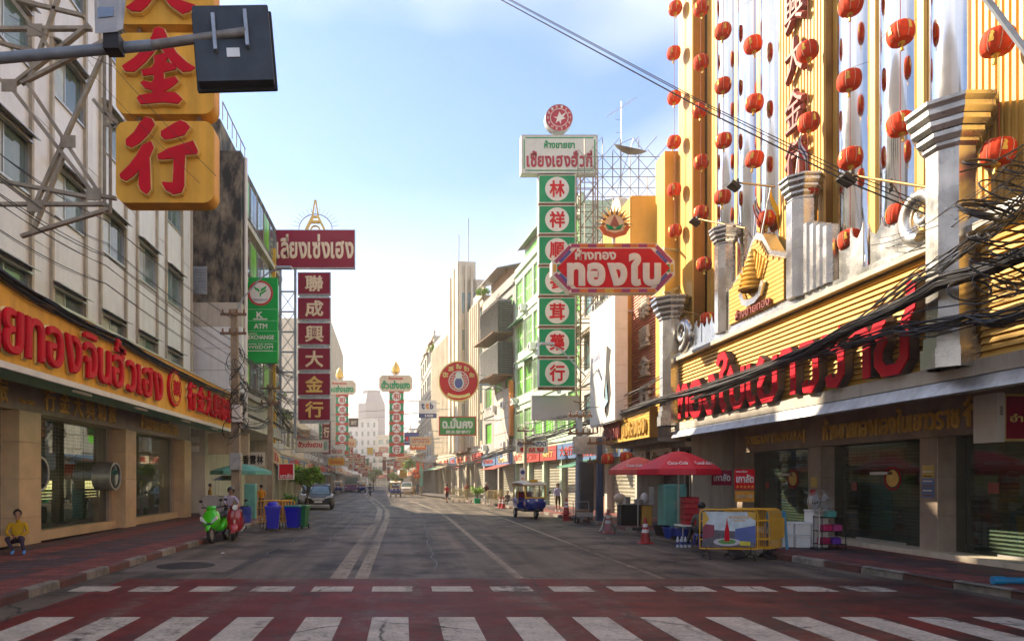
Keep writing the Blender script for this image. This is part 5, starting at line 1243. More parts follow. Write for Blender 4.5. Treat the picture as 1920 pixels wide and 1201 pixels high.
def facade(name, label, A, B, floors, fh, g_h, nb, wall, pane=None, frame=None, style='plain', seed=0, depth=9.0, parapet=0.8, extras=True, ww=0.66, wh=0.56):
    rnd = random.Random(seed)
    ax, ay = A; bx_, by = B; L = math.hypot(bx_ - ax, by - ay)
    t = thing(name, label, 'building', (ax, ay, 0), math.atan2(by - ay, bx_ - ax))
    H = g_h + floors * fh; pane = pane or m_wglass; frame = frame or m_alu
    y_ = 0.3
    w = MB(); w.box(0, L, y_, depth, g_h - 0.4, H)
    bw = L / nb
    zs = [(g_h + f * fh + fh * (1 - wh) * .55, g_h + f * fh + fh * (1 - wh) * .55 + fh * wh) for f in range(floors)]
    for i in range(nb + 1):
        xa = max(0, i * bw - bw * (1 - ww) / 2); xb = min(L, i * bw + bw * (1 - ww) / 2); w.box(xa, xb, 0, y_, g_h - 0.4, H)
    for i in range(nb):
        xa = i * bw + bw * (1 - ww) / 2; xb = xa + bw * ww; zc = g_h - 0.4
        for z0, z1 in zs: w.box(xa, xb, 0.0, y_, zc, z0); zc = z1
        w.box(xa, xb, 0.0, y_, zc, H)
    w.build('wall', wall, t)
    bx('cornice', wall, t, -0.02, L + 0.02, -0.18, depth, H, H + 0.18)
    if parapet: bx('parapet', wall, t, 0, L, -0.02, 0.25, H + 0.18, H + 0.18 + parapet)
    for f, (z0, z1) in enumerate(zs):
        bx('floor_band', wall, t, 0, L, -0.10, -0.003, g_h + f * fh - 0.08, g_h + f * fh + 0.10)
        for i in range(nb):
            xa = i * bw + bw * (1 - ww) / 2; xb = xa + bw * ww
            fr = MB().box(xa, xb, 0.12, 0.2, z0, z0 + .06).box(xa, xb, 0.12, 0.2, z1 - .06, z1).box(xa, xa + .06, 0.121, 0.199, z0 + .06, z1 - .06).box(xb - .06, xb, 0.121, 0.199, z0 + .06, z1 - .06).build('window', frame, t)
            np_ = max(2, round((xb - xa) / 0.9))
            for k in range(np_):
                q0 = xa + .06 + (xb - xa - .12) * k / np_; q1 = xa + .06 + (xb - xa - .12) * (k + 1) / np_
                bx('pane', pane, fr, q0 + .02, q1 - .02, 0.15, 0.17, z0 + .06, z1 - .06)
                if k: bx('mullion', frame, fr, q0 - .02, q0 + .02, 0.125, 0.195, z0 + .06, z1 - .06)
            r = rnd.random()
            if style == 'green':
                bx('transom', frame, fr, xa + .06, xb - .06, 0.122, 0.197, (z0 + z1) / 2 - .03, (z0 + z1) / 2 + .03)
            if extras and r < .3:
                ac = MB().cbox(xa + .1, xa + .9, -.5, -.02, z0 - .65, z0 - .1, .03).build('air_conditioner', m_wht, t)
                MB().prism(ring(xa + .45, z0 - .38, .2, 14), -.515, -.5).build('fan_grille', m_dark, ac)
            elif extras and r < .5:
                MB().add([(xa - .1, -.7, z1 - .1), (xb + .1, -.7, z1 - .1), (xb + .1, 0, z1 + .25), (xa - .1, 0, z1 + .25), (xa - .1, -.7, z1 - .07), (xb + .1, -.7, z1 - .07), (xb + .1, 0, z1 + .28), (xa - .1, 0, z1 + .28)], [(0, 3, 2, 1), (4, 5, 6, 7), (0, 1, 5, 4), (1, 2, 6, 5), (2, 3, 7, 6), (3, 0, 4, 7)]).build('awning', m_awn[rnd.randrange(3)], t)
            elif extras and r < .75 and style != 'fins':
                gr = MB(); 
                for k in range(int((xb - xa) / .16)): gr.box(xa + k * .16, xa + k * .16 + .02, -.14, -.12, z0 - .05, z0 + (z1 - z0) * .9)
                gr.box(xa, xb, -.145, -.115, z0 - .05, z0 - .02).box(xa, xb, -.145, -.115, z1 - .35, z1 - .32); struct(gr.build('window_grille', m_alu, t), 'stuff')
    if style == 'fins':
        for i in range(int(L / 0.9)):
            bx('fin', wall, t, i * .9 + .1, i * .9 + .38, -.42, -.19, g_h + .4, H - .2)
    # street level: piers, shutters, fascia boards
    n = max(2, round(L / 4.2)); u = L / n
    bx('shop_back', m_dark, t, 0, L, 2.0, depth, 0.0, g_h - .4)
    for i in range(n + 1):
        xa = max(0, i * u - .22); xb = min(L, i * u + .22); bx('pier', wall, t, xa, xb, 0.02, 2.0, 0, g_h - .4)
    for i in range(n):
        xa, xb = i * u + .23, (i + 1) * u - .23
        bd = bx('fascia_board', m_boards[rnd.randrange(4)], t, xa - .1, xb + .1, -.25, -.02, g_h - 1.3, g_h - .3)
        lettering(TXT[rnd.randrange(len(TXT))], m_tred if rnd.random() < .5 else m_goldtrim, bd, xa + (xb - xa) * .15, xa + (xb - xa) * .85, g_h - 1.1, g_h - .5, -.25, .04, .02)
        if rnd.random() < .75:
            sh = MB().box(xa, xa + .06, .3, .4, 0, g_h - 1.2).box(xb - .06, xb, .3, .4, 0, g_h - 1.2).build('roller_shutter', m_alu, t)
            ns = 16; hh = (g_h - 1.35) / ns
            me = MB().add([(xa + .06, .36, 0), (xb - .06, .36, 0), (xb - .06, .34, hh * .5), (xa + .06, .34, hh * .5), (xb - .06, .36, hh * .95), (xa + .06, .36, hh * .95)], [(0, 1, 2, 3), (3, 2, 4, 5)]).mesh('slat', m_slat)
            for k in range(ns): put('slat', me, sh, (0, 0, .12 + k * hh))
        else:
            MB().box(xa + .2, xb - .2, 1.0, 1.5, .1, 1.0).build('shop_counter', m_wood, t); bx('shop_glass', m_wglass, t, xa, xb, 1.6, 1.62, .1, g_h - 1.3)
        if rnd.random() < .6:
            c_ = m_awn[rnd.randrange(3)]
            MB().add([(xa, -1.7, g_h - 1.75), (xb, -1.7, g_h - 1.75), (xb, -.02, g_h - 1.25), (xa, -.02, g_h - 1.25), (xa, -1.7, g_h - 1.71), (xb, -1.7, g_h - 1.71), (xb, -.02, g_h - 1.21), (xa, -.02, g_h - 1.21)], [(0, 3, 2, 1), (4, 5, 6, 7), (0, 1, 5, 4), (1, 2, 6, 5), (2, 3, 7, 6), (3, 0, 4, 7)]).build('shop_awning', c_, t)
    return t, L, H
fr_ = lambda d: rk(d) + 3.3
fl_ = lambda d: lk(d) - 3.4

# second building on the right: pink ribbed panel with characters
R2 = thing('orange_shop_house', 'narrow orange shop house with pink ribbed front, behind octagonal sign', 'building', (10.3, 32.2, 0), -PI / 2)
q = lambda D: 32.2 - D
bx('wall', m_concl, R2, q(32.2), q(26.15), .5, 10, 3.2, 12.2)
bx('pier', m_yellow, R2, q(32.2), q(31.2), -.25, .5, 4.5, 11.4); bx('pier', m_yellow, R2, q(27.1), q(26.15), -.3, .5, 4.5, 14.5)
nr = 52
me = MB().add([(0, 0, 0), (1, 0, 0), (1, .05, .125), (0, .05, .125), (0, .06, 0), (1, .06, 0)], [(0, 1, 2, 3), (0, 4, 5, 1), (3, 2, 5, 4)]).mesh('rib', m_pinkrib)
for i in range(nr): put('rib', me, R2, (q(31.18), .1, 4.6 + i * .13), None, (31.18 - 27.12, 1, 1))
lettering('泰豐金行', m_concl, R2, q(29.9), q(28.5), 4.9, 9.9, .08, .18, .05, name='character', vertical=True, gap=.25)
hd = bx('header_box', m_yellow, R2, q(31.4), q(27.6), -1.1, .5, 11.4, 13.4)
for i in range(19): bx('header_rib', m_yellow, hd, q(31.4) + i * .2 + .02, q(31.4) + i * .2 + .17, -1.14, -1.1, 11.45, 13.35)
MB().prism([(q(32.0), 11.4), (q(30.2), 11.4), (q(30.2), 13.8)] + [(q(31.1) + .9 * math.cos(a * PI / 10), 13.8 + .9 * math.sin(a * PI / 10)) for a in range(11)] + [(q(32.0), 13.8)], -.7, -.3).build('arched_crest', m_cream_wall, R2)
MB().prism(ring(q(31.1), 13.3, .62, 24), -.95, -.7).build('crest_disc', m_cream_b, R2)
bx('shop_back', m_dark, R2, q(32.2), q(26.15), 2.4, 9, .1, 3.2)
for i, (a, b_, s_, mm, tm) in enumerate(((32.1, 29.4, 'จ.เยาวราช', m_yellow, m_pink), (29.35, 26.2, 'ตั้งหลงเฮง', m_yellow, m_goldm))):
    fb = bx('fascia_board', m_yellowd, R2, q(a), q(b_), -.85, -.55, 3.55, 4.75)
    for k in range(9): bx('fascia_slat', mm, fb, q(a), q(b_), -.88, -.85, 3.57 + k * .13, 3.57 + k * .13 + .115)
    lettering(s_, tm, fb, q(a) + .2, q(b_) - .2, 3.7, 4.6, -.88, .12, .035, name='letter', each=True)
bx('canopy', m_grey_wall, R2, q(32.2), q(26.15), -.55, 2.4, 3.4, 3.55)
for a, b_ in ((32.2, 29.6), (29.2, 26.4)):
    sh = MB().box(q(a), q(a) + .08, 1.9, 2.0, .1, 3.3).box(q(b_) - .08, q(b_), 1.9, 2.0, .1, 3.3).build('roller_shutter', m_alu, R2)
    me = MB().box(q(a) + .08, q(b_) - .08, 1.93, 1.95, 0, .115).mesh('slat', m_slatd)
    for k in range(25): put('slat', me, sh, (0, 0, .15 + k * .125))
for i, (D, s_) in enumerate(((30.8, 'ฮั่วไถ่'), (28.0, 'ตั้งหลี'))):
    hb = bx('inner_board', m_cream_b, R2, q(D) - 1.1, q(D) + 1.1, .2, .26, 2.5, 3.2); lettering(s_, m_wood, hb, q(D) - .9, q(D) + .9, 2.6, 3.1, .2, .02, .03)
# torn billboard box
bb = thing('torn_billboard', 'white box billboard with torn corner beside pink ribbed front', 'billboard', (9.0, 33.0, wz(800, 33)), -PI / 2)
w_, h_ = 3.9, wz(590, 33) - wz(800, 33)
bx('box', m_signwhite, bb, 0, w_, 0, .55, 0, h_)
bx('face_frame', m_alu, bb, -.02, w_ + .02, .05, .1, -.06, 0)
MB().prism([(w_ * .62, .5), (w_ * .75, .25), (w_ * .86, 1.2), (w_ * .80, 2.4), (w_ * .86, 3.1), (w_ * .70, 3.4), (w_ * .66, 2.2), (w_ * .6, 1.4)], -.012, 0).build('torn_hole', m_dark, bb)
MB().add([(w_ * .58, -.02, 1.3), (w_ * .64, -.16, 1.9), (w_ * .66, -.05, 1.0), (w_ * .60, -.2, .5), (w_ * .7, -.1, .2)], [(0, 1, 2), (0, 2, 3), (2, 4, 3)]).build('torn_flap', m_signwhite, bb)
MB().add([(w_ * .64, -.02, 1.1), (w_ * .74, -.08, 1.9), (w_ * .78, -.04, .9), (w_ * .7, -.12, .6)], [(0, 1, 2), (0, 2, 3)]).build('torn_flap', M('faded_blue_print', (0.2, 0.33, 0.42), 0.6), bb)
lettering('เครื่องดื่ม', M('print_blue', (0.1, 0.15, 0.4), 0.6), bb, .3, w_ * .45, h_ * .55, h_ * .62, 0, .01, 0)
for z in (.3, h_ - .3): MB().bar((w_ * .5, .55, z), (w_ * .5, 1.8, z), .1).build('bracket', m_steel, bb)
for i in range(7): bx('side_panel', m_signwhite, bb, w_ + .003, w_ + .02, .02, .53, h_ * i / 7 + .02, h_ * (i + 1) / 7 - .02)

facade('grey_shop_house', 'grey shop house with window grilles behind the lattice mast', (fr_(42), 42), (fr_(32.4) - .3, 32.4), 3, 3.3, 4.4, 3, m_concl, m_wglass, m_bluesteel, seed=3)
gb, gL, gH = facade('green_window_house', 'shop house with bright green glazed windows behind the medicine sign', (fr_(58), 58), (fr_(42.1), 42.1), 4, 3.6, 4.6, 6, m_green_frame, m_green_win, m_signwhite, 'green', seed=5, ww=.86, wh=.66, parapet=.5)
for i, (x0, x1, z) in enumerate(((0.2, 4.5, gH + .2), (4.7, 8.5, gH + .2))):
    s = MB().box(x0, x1, .8, 5, z, z + 2.4).build('roof_shed', m_teal if i else m_grey_wall, gb)
    MB().add([(x0 - .3, .2, z + 2.2), (x1 + .3, .2, z + 2.2), (x1 + .3, 5.2, z + 3.2), (x0 - .3, 5.2, z + 3.2), (x0 - .3, .2, z + 2.26), (x1 + .3, .2, z + 2.26), (x1 + .3, 5.2, z + 3.26), (x0 - .3, 5.2, z + 3.26)], [(0, 3, 2, 1), (4, 5, 6, 7), (0, 1, 5, 4), (1, 2, 6, 5), (2, 3, 7, 6), (3, 0, 4, 7)]).build('shed_roof', m_steel, s)
    bx('shed_window', m_green_win, s, x0 + .3, x1 - .4, .76, .8, z + .6, z + 1.9)
lb, lL, lH = facade('louvred_shop_house', 'shop house with projecting louvred balcony boxes and roof shed', (fr_(68), 68), (fr_(58.1), 58.1), 4, 3.5, 4.6, 3, m_grey_wall, m_green_win, m_alu, seed=8)
for k, z in enumerate((11.8, 15.4)):
    bxx = bx('balcony_box', m_dark, lb, 3.5, 9.6, -1.3, -.11, z - .8, z + 2.0)
    me = MB().add([(3.45, -1.42, 0), (9.65, -1.42, 0), (9.65, -1.32, .1), (3.45, -1.32, .1)], [(0, 1, 2, 3)]).mesh('louvre', m_steel)
    for i in range(18): put('louvre', me, bxx, (0, 0, z - .8 + i * .155))
    me = MB().add([(9.72, -1.32, 0), (9.72, -.1, 0), (9.62, -.1, .1), (9.62, -1.32, .1)], [(0, 1, 2, 3)]).mesh('louvre', m_steel)
    for i in range(18): put('louvre', me, bxx, (0, 0, z - .8 + i * .155))
    bx('balcony_roof', m_rust, bxx, 3.2, 9.9, -1.9, -.1, z - .95, z - .86)
s = MB().box(.5, 6, .6, 5, lH + .2, lH + 2.6).build('roof_shed', m_wood, lb)
MB().add([(0, -.6, lH + 2.4), (6.5, -.6, lH + 2.4), (6.5, 5.2, lH + 3.8), (0, 5.2, lH + 3.8), (0, -.6, lH + 2.47), (6.5, -.6, lH + 2.47), (6.5, 5.2, lH + 3.87), (0, 5.2, lH + 3.87)], [(0, 3, 2, 1), (4, 5, 6, 7), (0, 1, 5, 4), (1, 2, 6, 5), (2, 3, 7, 6), (3, 0, 4, 7)]).build('shed_roof', m_steel, s)
op = thing('orange_edge_billboard', 'unlit panel billboard with bright orange edge on the right shops', 'billboard', (8.5, 64, 3.5), math.atan2(-5.4, .55))
bx('frame', m_rust, op, 0, 5.4, 0, .2, 0, 6.5)
for i in range(5):
    for k in range(5): bx('panel', m_concl, op, .05 + i * 1.07, 1.07 + i * 1.07, -.03, 0, .05 + k * 1.28, 1.27 + k * 1.28)
bx('orange_edge', m_orange, op, 5.4, 5.95, -.05, .25, 2.2, 6.9)
db, dL, dH = facade('deco_block', 'cream art deco block with vertical fins and stepped tower', (fr_(97), 97), (fr_(68.1), 68.1), 4, 3.8, 5.0, 9, m_cream_wall, m_wglass, m_alu, 'fins', seed=11, extras=False, ww=.5)
tw = MB(); c0 = dL - 13.5
tw.box(c0, c0 + 7.5, -.7, 1.6, 5, dH + 3.5).box(c0 + 1.2, c0 + 2.1, -1.2, -.7, 5, dH + 5.2).box(c0 + 3.3, c0 + 4.2, -1.2, -.7, 5, dH + 5.6).box(c0 + 6.2, c0 + 7.5, -1.4, .6, 5, dH + 5.4)
tw = tw.build('stepped_tower', m_cream_wall, db)
for yy in (-1.1, -.5, .15, .8, 1.35): bx('pilaster', m_cream_wall, tw, c0 + 7.5, c0 + 7.72, yy - .12, yy + .12, 5, dH + (5.0 if yy < .5 else 3.2))
for z in range(4):
    for yy in (-.8, -.18, .47): bx('side_window', m_wglass, tw, c0 + 7.5, c0 + 7.53, yy - .16, yy + .16, 8 + z * 4.0, 10.2 + z * 4.0)
for z in range(4):
    for xo in (.3, 2.3, 4.4): 
        wv = bx('tower_window', m_alu, tw, c0 + xo, c0 + xo + .8, -.74, -.70, 8 + z * 4.0, 10.2 + z * 4.0); bx('pane', m_wglass, wv, c0 + xo + .08, c0 + xo + .72, -.76, -.74, 8.1 + z * 4, 10.1 + z * 4)
for x in (c0 + 1.5, c0 + 6.5): MB().cyl((x, 0, dH + 5), (x, 0, dH + 10.5), .06, n=5).build('aerial_mast', m_steel, db)
facade('tan_corner_block', 'tan block with balconies at the far right of the street', (fr_(122), 122), (fr_(97.2), 97.2), 5, 3.5, 4.8, 6, m_concl, m_wglass, m_alu, seed=13)
facade('row_house', 'low row house at the far right end of street', (fr_(165), 165), (fr_(122.2), 122.2), 2, 3.4, 4.4, 10, m_cream_wall, seed=17)
facade('row_house', 'pale row house closing the right side far away', (fr_(235), 235), (fr_(165.2), 165.2), 3, 3.3, 4.4, 14, m_white_wall, seed=19, extras=False)

# left side
L2 = thing('stained_concrete_block', 'black stained concrete block past the white panelled building', 'building', (-8.1, 34.2, 0), PI / 2)
e = lambda D: D - 34.2
bx('side_wall', m_conc, L2, 0, 1.0, .06, 9, 10.8, 18.4)
bx('wall', m_conc, L2, 1.0, 12.0, .3, 9, 6.3, 18.4)
bx('stair_house', m_conc, L2, 0.0, 5.0, 1.1, 5, 18.4, 20.0)
bx('concrete_band', m_concl, L2, -.03, 1.0, .03, 9.1, 9.6, 10.8)
for i in range(3): bx('metal_sheet', m_panel, L2, -.02, 0.98, .02, 9.1, 6.3 + i * 1.1 + .01, 7.4 + i * 1.1 - .01)
lv = bx('louvre_frame', m_steel, L2, -.05, -.001, 1.75, 2.55, 11.2, 12.6)
for i in range(9): MB().add([(-.09, 1.78, 11.25 + i * .15), (-.09, 2.52, 11.25 + i * .15), (-.05, 2.52, 11.36 + i * .15), (-.05, 1.78, 11.36 + i * .15)], [(0, 1, 2, 3)]).build('louvre', m_bluesteel, lv)
for f in range(4):
    z = 6.6 + f * 3.0
    bx('floor_band', m_concl, L2, 1.0, 12, .1, .3, z - .3, z)
    for i in range(6):
        fr = bx('window', m_alu, L2, 1.2 + i * 1.8, 2.7 + i * 1.8, .26, .30, z + .4, z + 2.3)
        for k in range(2): bx('pane', m_green_win if (i + f) % 3 == 0 else m_wglass, fr, 1.26 + i * 1.8 + k * .72, 1.92 + i * 1.8 + k * .72, .24, .26, z + .46, z + 2.24)
MB().cyl((.6, -.05, 5), (.6, -.05, 18.3), .09, n=8).build('drain_pipe', m_signwhite, L2)
rl = MB().cyl((0.1, 1.0, 20.9), (5, 1.0, 20.9), .03, n=5)
for i in range(6): rl.cyl((.1 + i * .95, 1.0, 20.0), (.1 + i * .95, 1.0, 20.9), .025, n=5)
rl.build('roof_railing', m_rust, L2)
bx('ground_wall', m_white_wall, L2, 2.6, 12, 2.6, 9, 0.1, 6.3)
bx('slab', m_white_wall, L2, 0.8, 12, .0, 3.0, 4.6, 5.2)
bx('soffit_beam', m_concl, L2, 2.0, 12, .3, 2.6, 5.5, 6.28)
bx('side_return', m_white_wall, L2, -1.0, 2.6, 5.4, 5.6, .1, 6.0)
for i, (x, z) in enumerate(((2.55, 3.6), (2.55, 4.1))): MB().cbox(x - .06, x, 2.9, 3.5, z - .15, z + .15, .02).build('meter_box', m_wht, L2)
hbx = bx('shop_board', m_cream_b, L2, 2.4, 2.55, .2, 2.4, 3.3, 4.4)
ob = thing('white_shop_board', 'white board with black Chinese characters behind the left utility pole', 'shop sign', (wx(452, 39), 39, wz(874, 39)))
bx('board', m_signwhite, ob, 0, 1.35, 0, .06, 0, .82); lettering('香雲林', m_black, ob, .08, 1.27, .12, .66, 0, .03, .04, name='character', each=True, gap=.1)
facade('yellow_pier_house', 'low shop house with plants beyond the concrete block', (fl_(46.4) + 1.6, 46.4), (fl_(62), 62), 1, 3.2, 4.4, 4, m_concl, seed=23)  # height lowered so the sun reaches the road past it
ys_ = thing('yellow_vertical_sign', 'tall narrow yellow sign with black pattern on the left facade', 'shop sign', (wx(500, 43.5), 43.5, wz(830, 43.5)))
hh = wz(465, 43.5) - wz(830, 43.5)
bx('board', M('sign_yellow', (0.66, 0.38, 0.02), 0.5), ys_, 0, .55, 0, .25, 0, hh)
for i in range(26): MB().prism(ring(.27, .4 + i * hh / 27, .09, 8), -.02, 0).build('pattern_dot', m_black, ys_)
facade('row_house', 'low old shop house behind the striped sign on the left', (fl_(62.2), 62.2), (fl_(88), 88), 1, 3.3, 4.4, 7, m_cream_wall, seed=29)  # roofline kept low on purpose, to let sunlight onto the road
facade('row_house', 'brownish two storey row house far down the left pavement', (fl_(88.2), 88.2), (fl_(116), 116), 1, 3.3, 4.4, 7, m_grey_wall, seed=31)  # also shaped low, for sun on the far stretch of road
facade('finned_tower_block', 'tall cream tower block with vertical fins at the left beyond maroon sign', (fl_(116.2), 116.2), (fl_(150), 150), 7, 3.5, 4.8, 10, m_cream_wall, m_wglass, m_alu, 'fins', seed=37, extras=False)
facade('row_house', 'pale house row at the far left end of street', (fl_(150.2), 150.2), (fl_(235), 235), 3, 3.4, 4.4, 16, m_white_wall, seed=41, extras=False)
facade('white_building', 'white building with dark windows closing the street', (-21.5, 262), (-10.2, 262), 6, 3.4, 4.4, 5, m_white_wall, m_wglass, m_alu, seed=43, extras=False, ww=.4)
facade('cream_building', 'cream building right of the white one at street end', (-10, 258), (4, 250), 4, 3.4, 4.4, 5, m_cream_wall, seed=47, extras=False)
def loft_z(secs):
    b = MB(); n = len(secs[0][0])
    b.add([(x, y, z) for p, z in secs for x, y in p], [(k * n + i, k * n + (i + 1) % n, (k + 1) * n + (i + 1) % n, (k + 1) * n + i) for k in range(len(secs) - 1) for i in range(n)] + [tuple(range((len(secs) - 1) * n, len(secs) * n))])
    return b
# hazy office tower
tw = thing('office_tower', 'hazy blue office tower rising far behind the street', 'tower', (wx(697, 410), 410, 0))
P = lambda r: [(r * math.cos(PI / 8 + i * PI / 4), r * math.sin(PI / 8 + i * PI / 4)) for i in range(8)]
m_tower = M('tower_glass', (0.025, 0.07, 0.17), 0.5, 0.0, var=0.1)
loft_z([(P(8.6), 0), (P(8.6), 47.5), (P(6.0), 53.5), (P(5.6), 53.6), (P(5.6), 55.5)]).build('tower_body', m_tower, tw)
for i in range(13): MB().prismz(P(8.7), 3 + i * 3.2, 3.3 + i * 3.2).build('floor_band', M('tower_band', (0.08, 0.13, 0.22), 0.6), tw)
# roof scaffold and antenna on the right
sf = thing('roof_scaffold', 'steel scaffold tower and sign frame on the roof behind octagonal sign', 'scaffold', (wx(1130, 34), 34, 10))
m_sc = M('scaffold_steel', (0.28, 0.25, 0.22), 0.55, 0.5, var=0.3)
def bars(parent, pts, mat, w=.05, nm='bar'):
    for a, b_ in pts: MB().cyl(a, b_, w / 2, n=5).build(nm, mat, parent)
xs = [-.9, 0, .9, 1.8, 2.7, 3.6]; zl = [0, 1.0, 2.0, 3.0, 4.0, 5.0, 6.0, 7.0, 8.0]
for x in xs:
    for y in (0, 1.3): bars(sf, [((x, y, 0), (x, y, 8.9 if x < 2 else 7.6))], m_sc)
for z in zl:
    for y in (0, 1.3): bars(sf, [((-.9, y, z), (3.6, y, z))], m_sc, .04)
    for i in range(5): bars(sf, [((xs[i], 0, z), (xs[i + 1], 0, z + 1.0)), ((xs[i], 1.3, z + 1.0), (xs[i + 1], 1.3, z))], m_sc, .03, 'brace')
bx('back_board', M('blue_board', (0.10, 0.16, 0.3), 0.6), sf, 1.6, 3.8, 1.6, 1.7, 1.8, 2.6)
ant = thing('television_aerial', 'thin television aerial on the scaffold roof against the sky', 'aerial', (wx(1165, 35), 35, 17))
ah = wz(190, 35) - 17
bars(ant, [((0, 0, 0), (0, 0, ah)), ((-.7, .2, ah - .7), (.7, -.2, ah + .1)), ((-.35, 0, ah - .9), (.0, 0, ah - 1)), ((-.3, 0, ah - 1.6), (.05, 0, ah - 1.6))], m_steel, .03)
for i in range(6): bars(ant, [((-.6 + i * .22, .2, ah - .65 + i * .12), (-.6 + i * .22, -.3, ah - .65 + i * .12))], m_steel, .018, 'element')
ds = thing('satellite_dish', 'mesh satellite dish on the roof beside the scaffold', 'satellite dish', (wx(1178, 33), 33, wz(290, 33)))
MB().lathe([(.02, .0), (.35, .06), (.65, .18), (.82, .32)], (0, 0, 0), 20).build('dish', m_sc, ds, True); ds.rotation_euler = (R(28), R(12), 0)
bars(ds, [((0, 0, 0), (0, 0, .75)), ((.7, 0, .25), (0, 0, .75)), ((-.7, 0, .25), (0, 0, .75)), ((0, 0, 0), (0, 0, -1.8))], m_steel, .03, 'stay')
# ---------------------------------------------------------------- people
MARKJ = {'pelvis': ((0, 0, .93), .125), 'waist': ((0, -.005, 1.06), .118), 'chest': ((0, 0, 1.27), .135), 'neck0': ((0, .01, 1.40), .062), 'neck': ((0, .0, 1.46), .052),
         'jaw': ((0, -.012, 1.53), .075), 'head': ((0, -.008, 1.61), .092), 'crown': ((0, .0, 1.68), .07)}
for s, k in ((1, 'l'), (-1, 'r')):
    MARKJ.update({'sho' + k: ((s * .165, .005, 1.36), .062), 'elb' + k: ((s * .215, .03, 1.10), .042), 'wri' + k: ((s * .225, -.04, .87), .028), 'pal' + k: ((s * .225, -.055, .80), .033),
                  'hip' + k: ((s * .085, 0, .88), .10), 'kne' + k: ((s * .095, -.015, .50), .062), 'ank' + k: ((s * .095, .02, .10), .040), 'heel' + k: ((s * .095, .02, .05), .042), 'toe' + k: ((s * .11, -.15, .035), .036)})
BONES = [('pelvis', 'waist', 'shirt'), ('waist', 'chest', 'shirt'), ('chest', 'neck0', 'shirt'), ('neck0', 'neck', 'skin'), ('neck', 'jaw', 'skin'), ('jaw', 'head', 'skin'), ('head', 'crown', 'skin')]
for k in 'lr':
    BONES += [('chest', 'sho' + k, 'shirt'), ('sho' + k, 'elb' + k, 'shirt'), ('elb' + k, 'wri' + k, 'sleeve'), ('wri' + k, 'pal' + k, 'skin'), ('pelvis', 'hip' + k, 'pants'), ('hip' + k, 'kne' + k, 'pants'), ('kne' + k, 'ank' + k, 'shin'), ('ank' + k, 'heel' + k, 'shoe'), ('heel' + k, 'toe' + k, 'shoe')]
_CL = {}
def cloth(c):
    if isinstance(c, bpy.types.Material): return c
    if c not in _CL: _CL[c] = M('cloth_' + c, c, 0.8, var=0.12, scale=6, bump=0.15)
    return _CL[c]

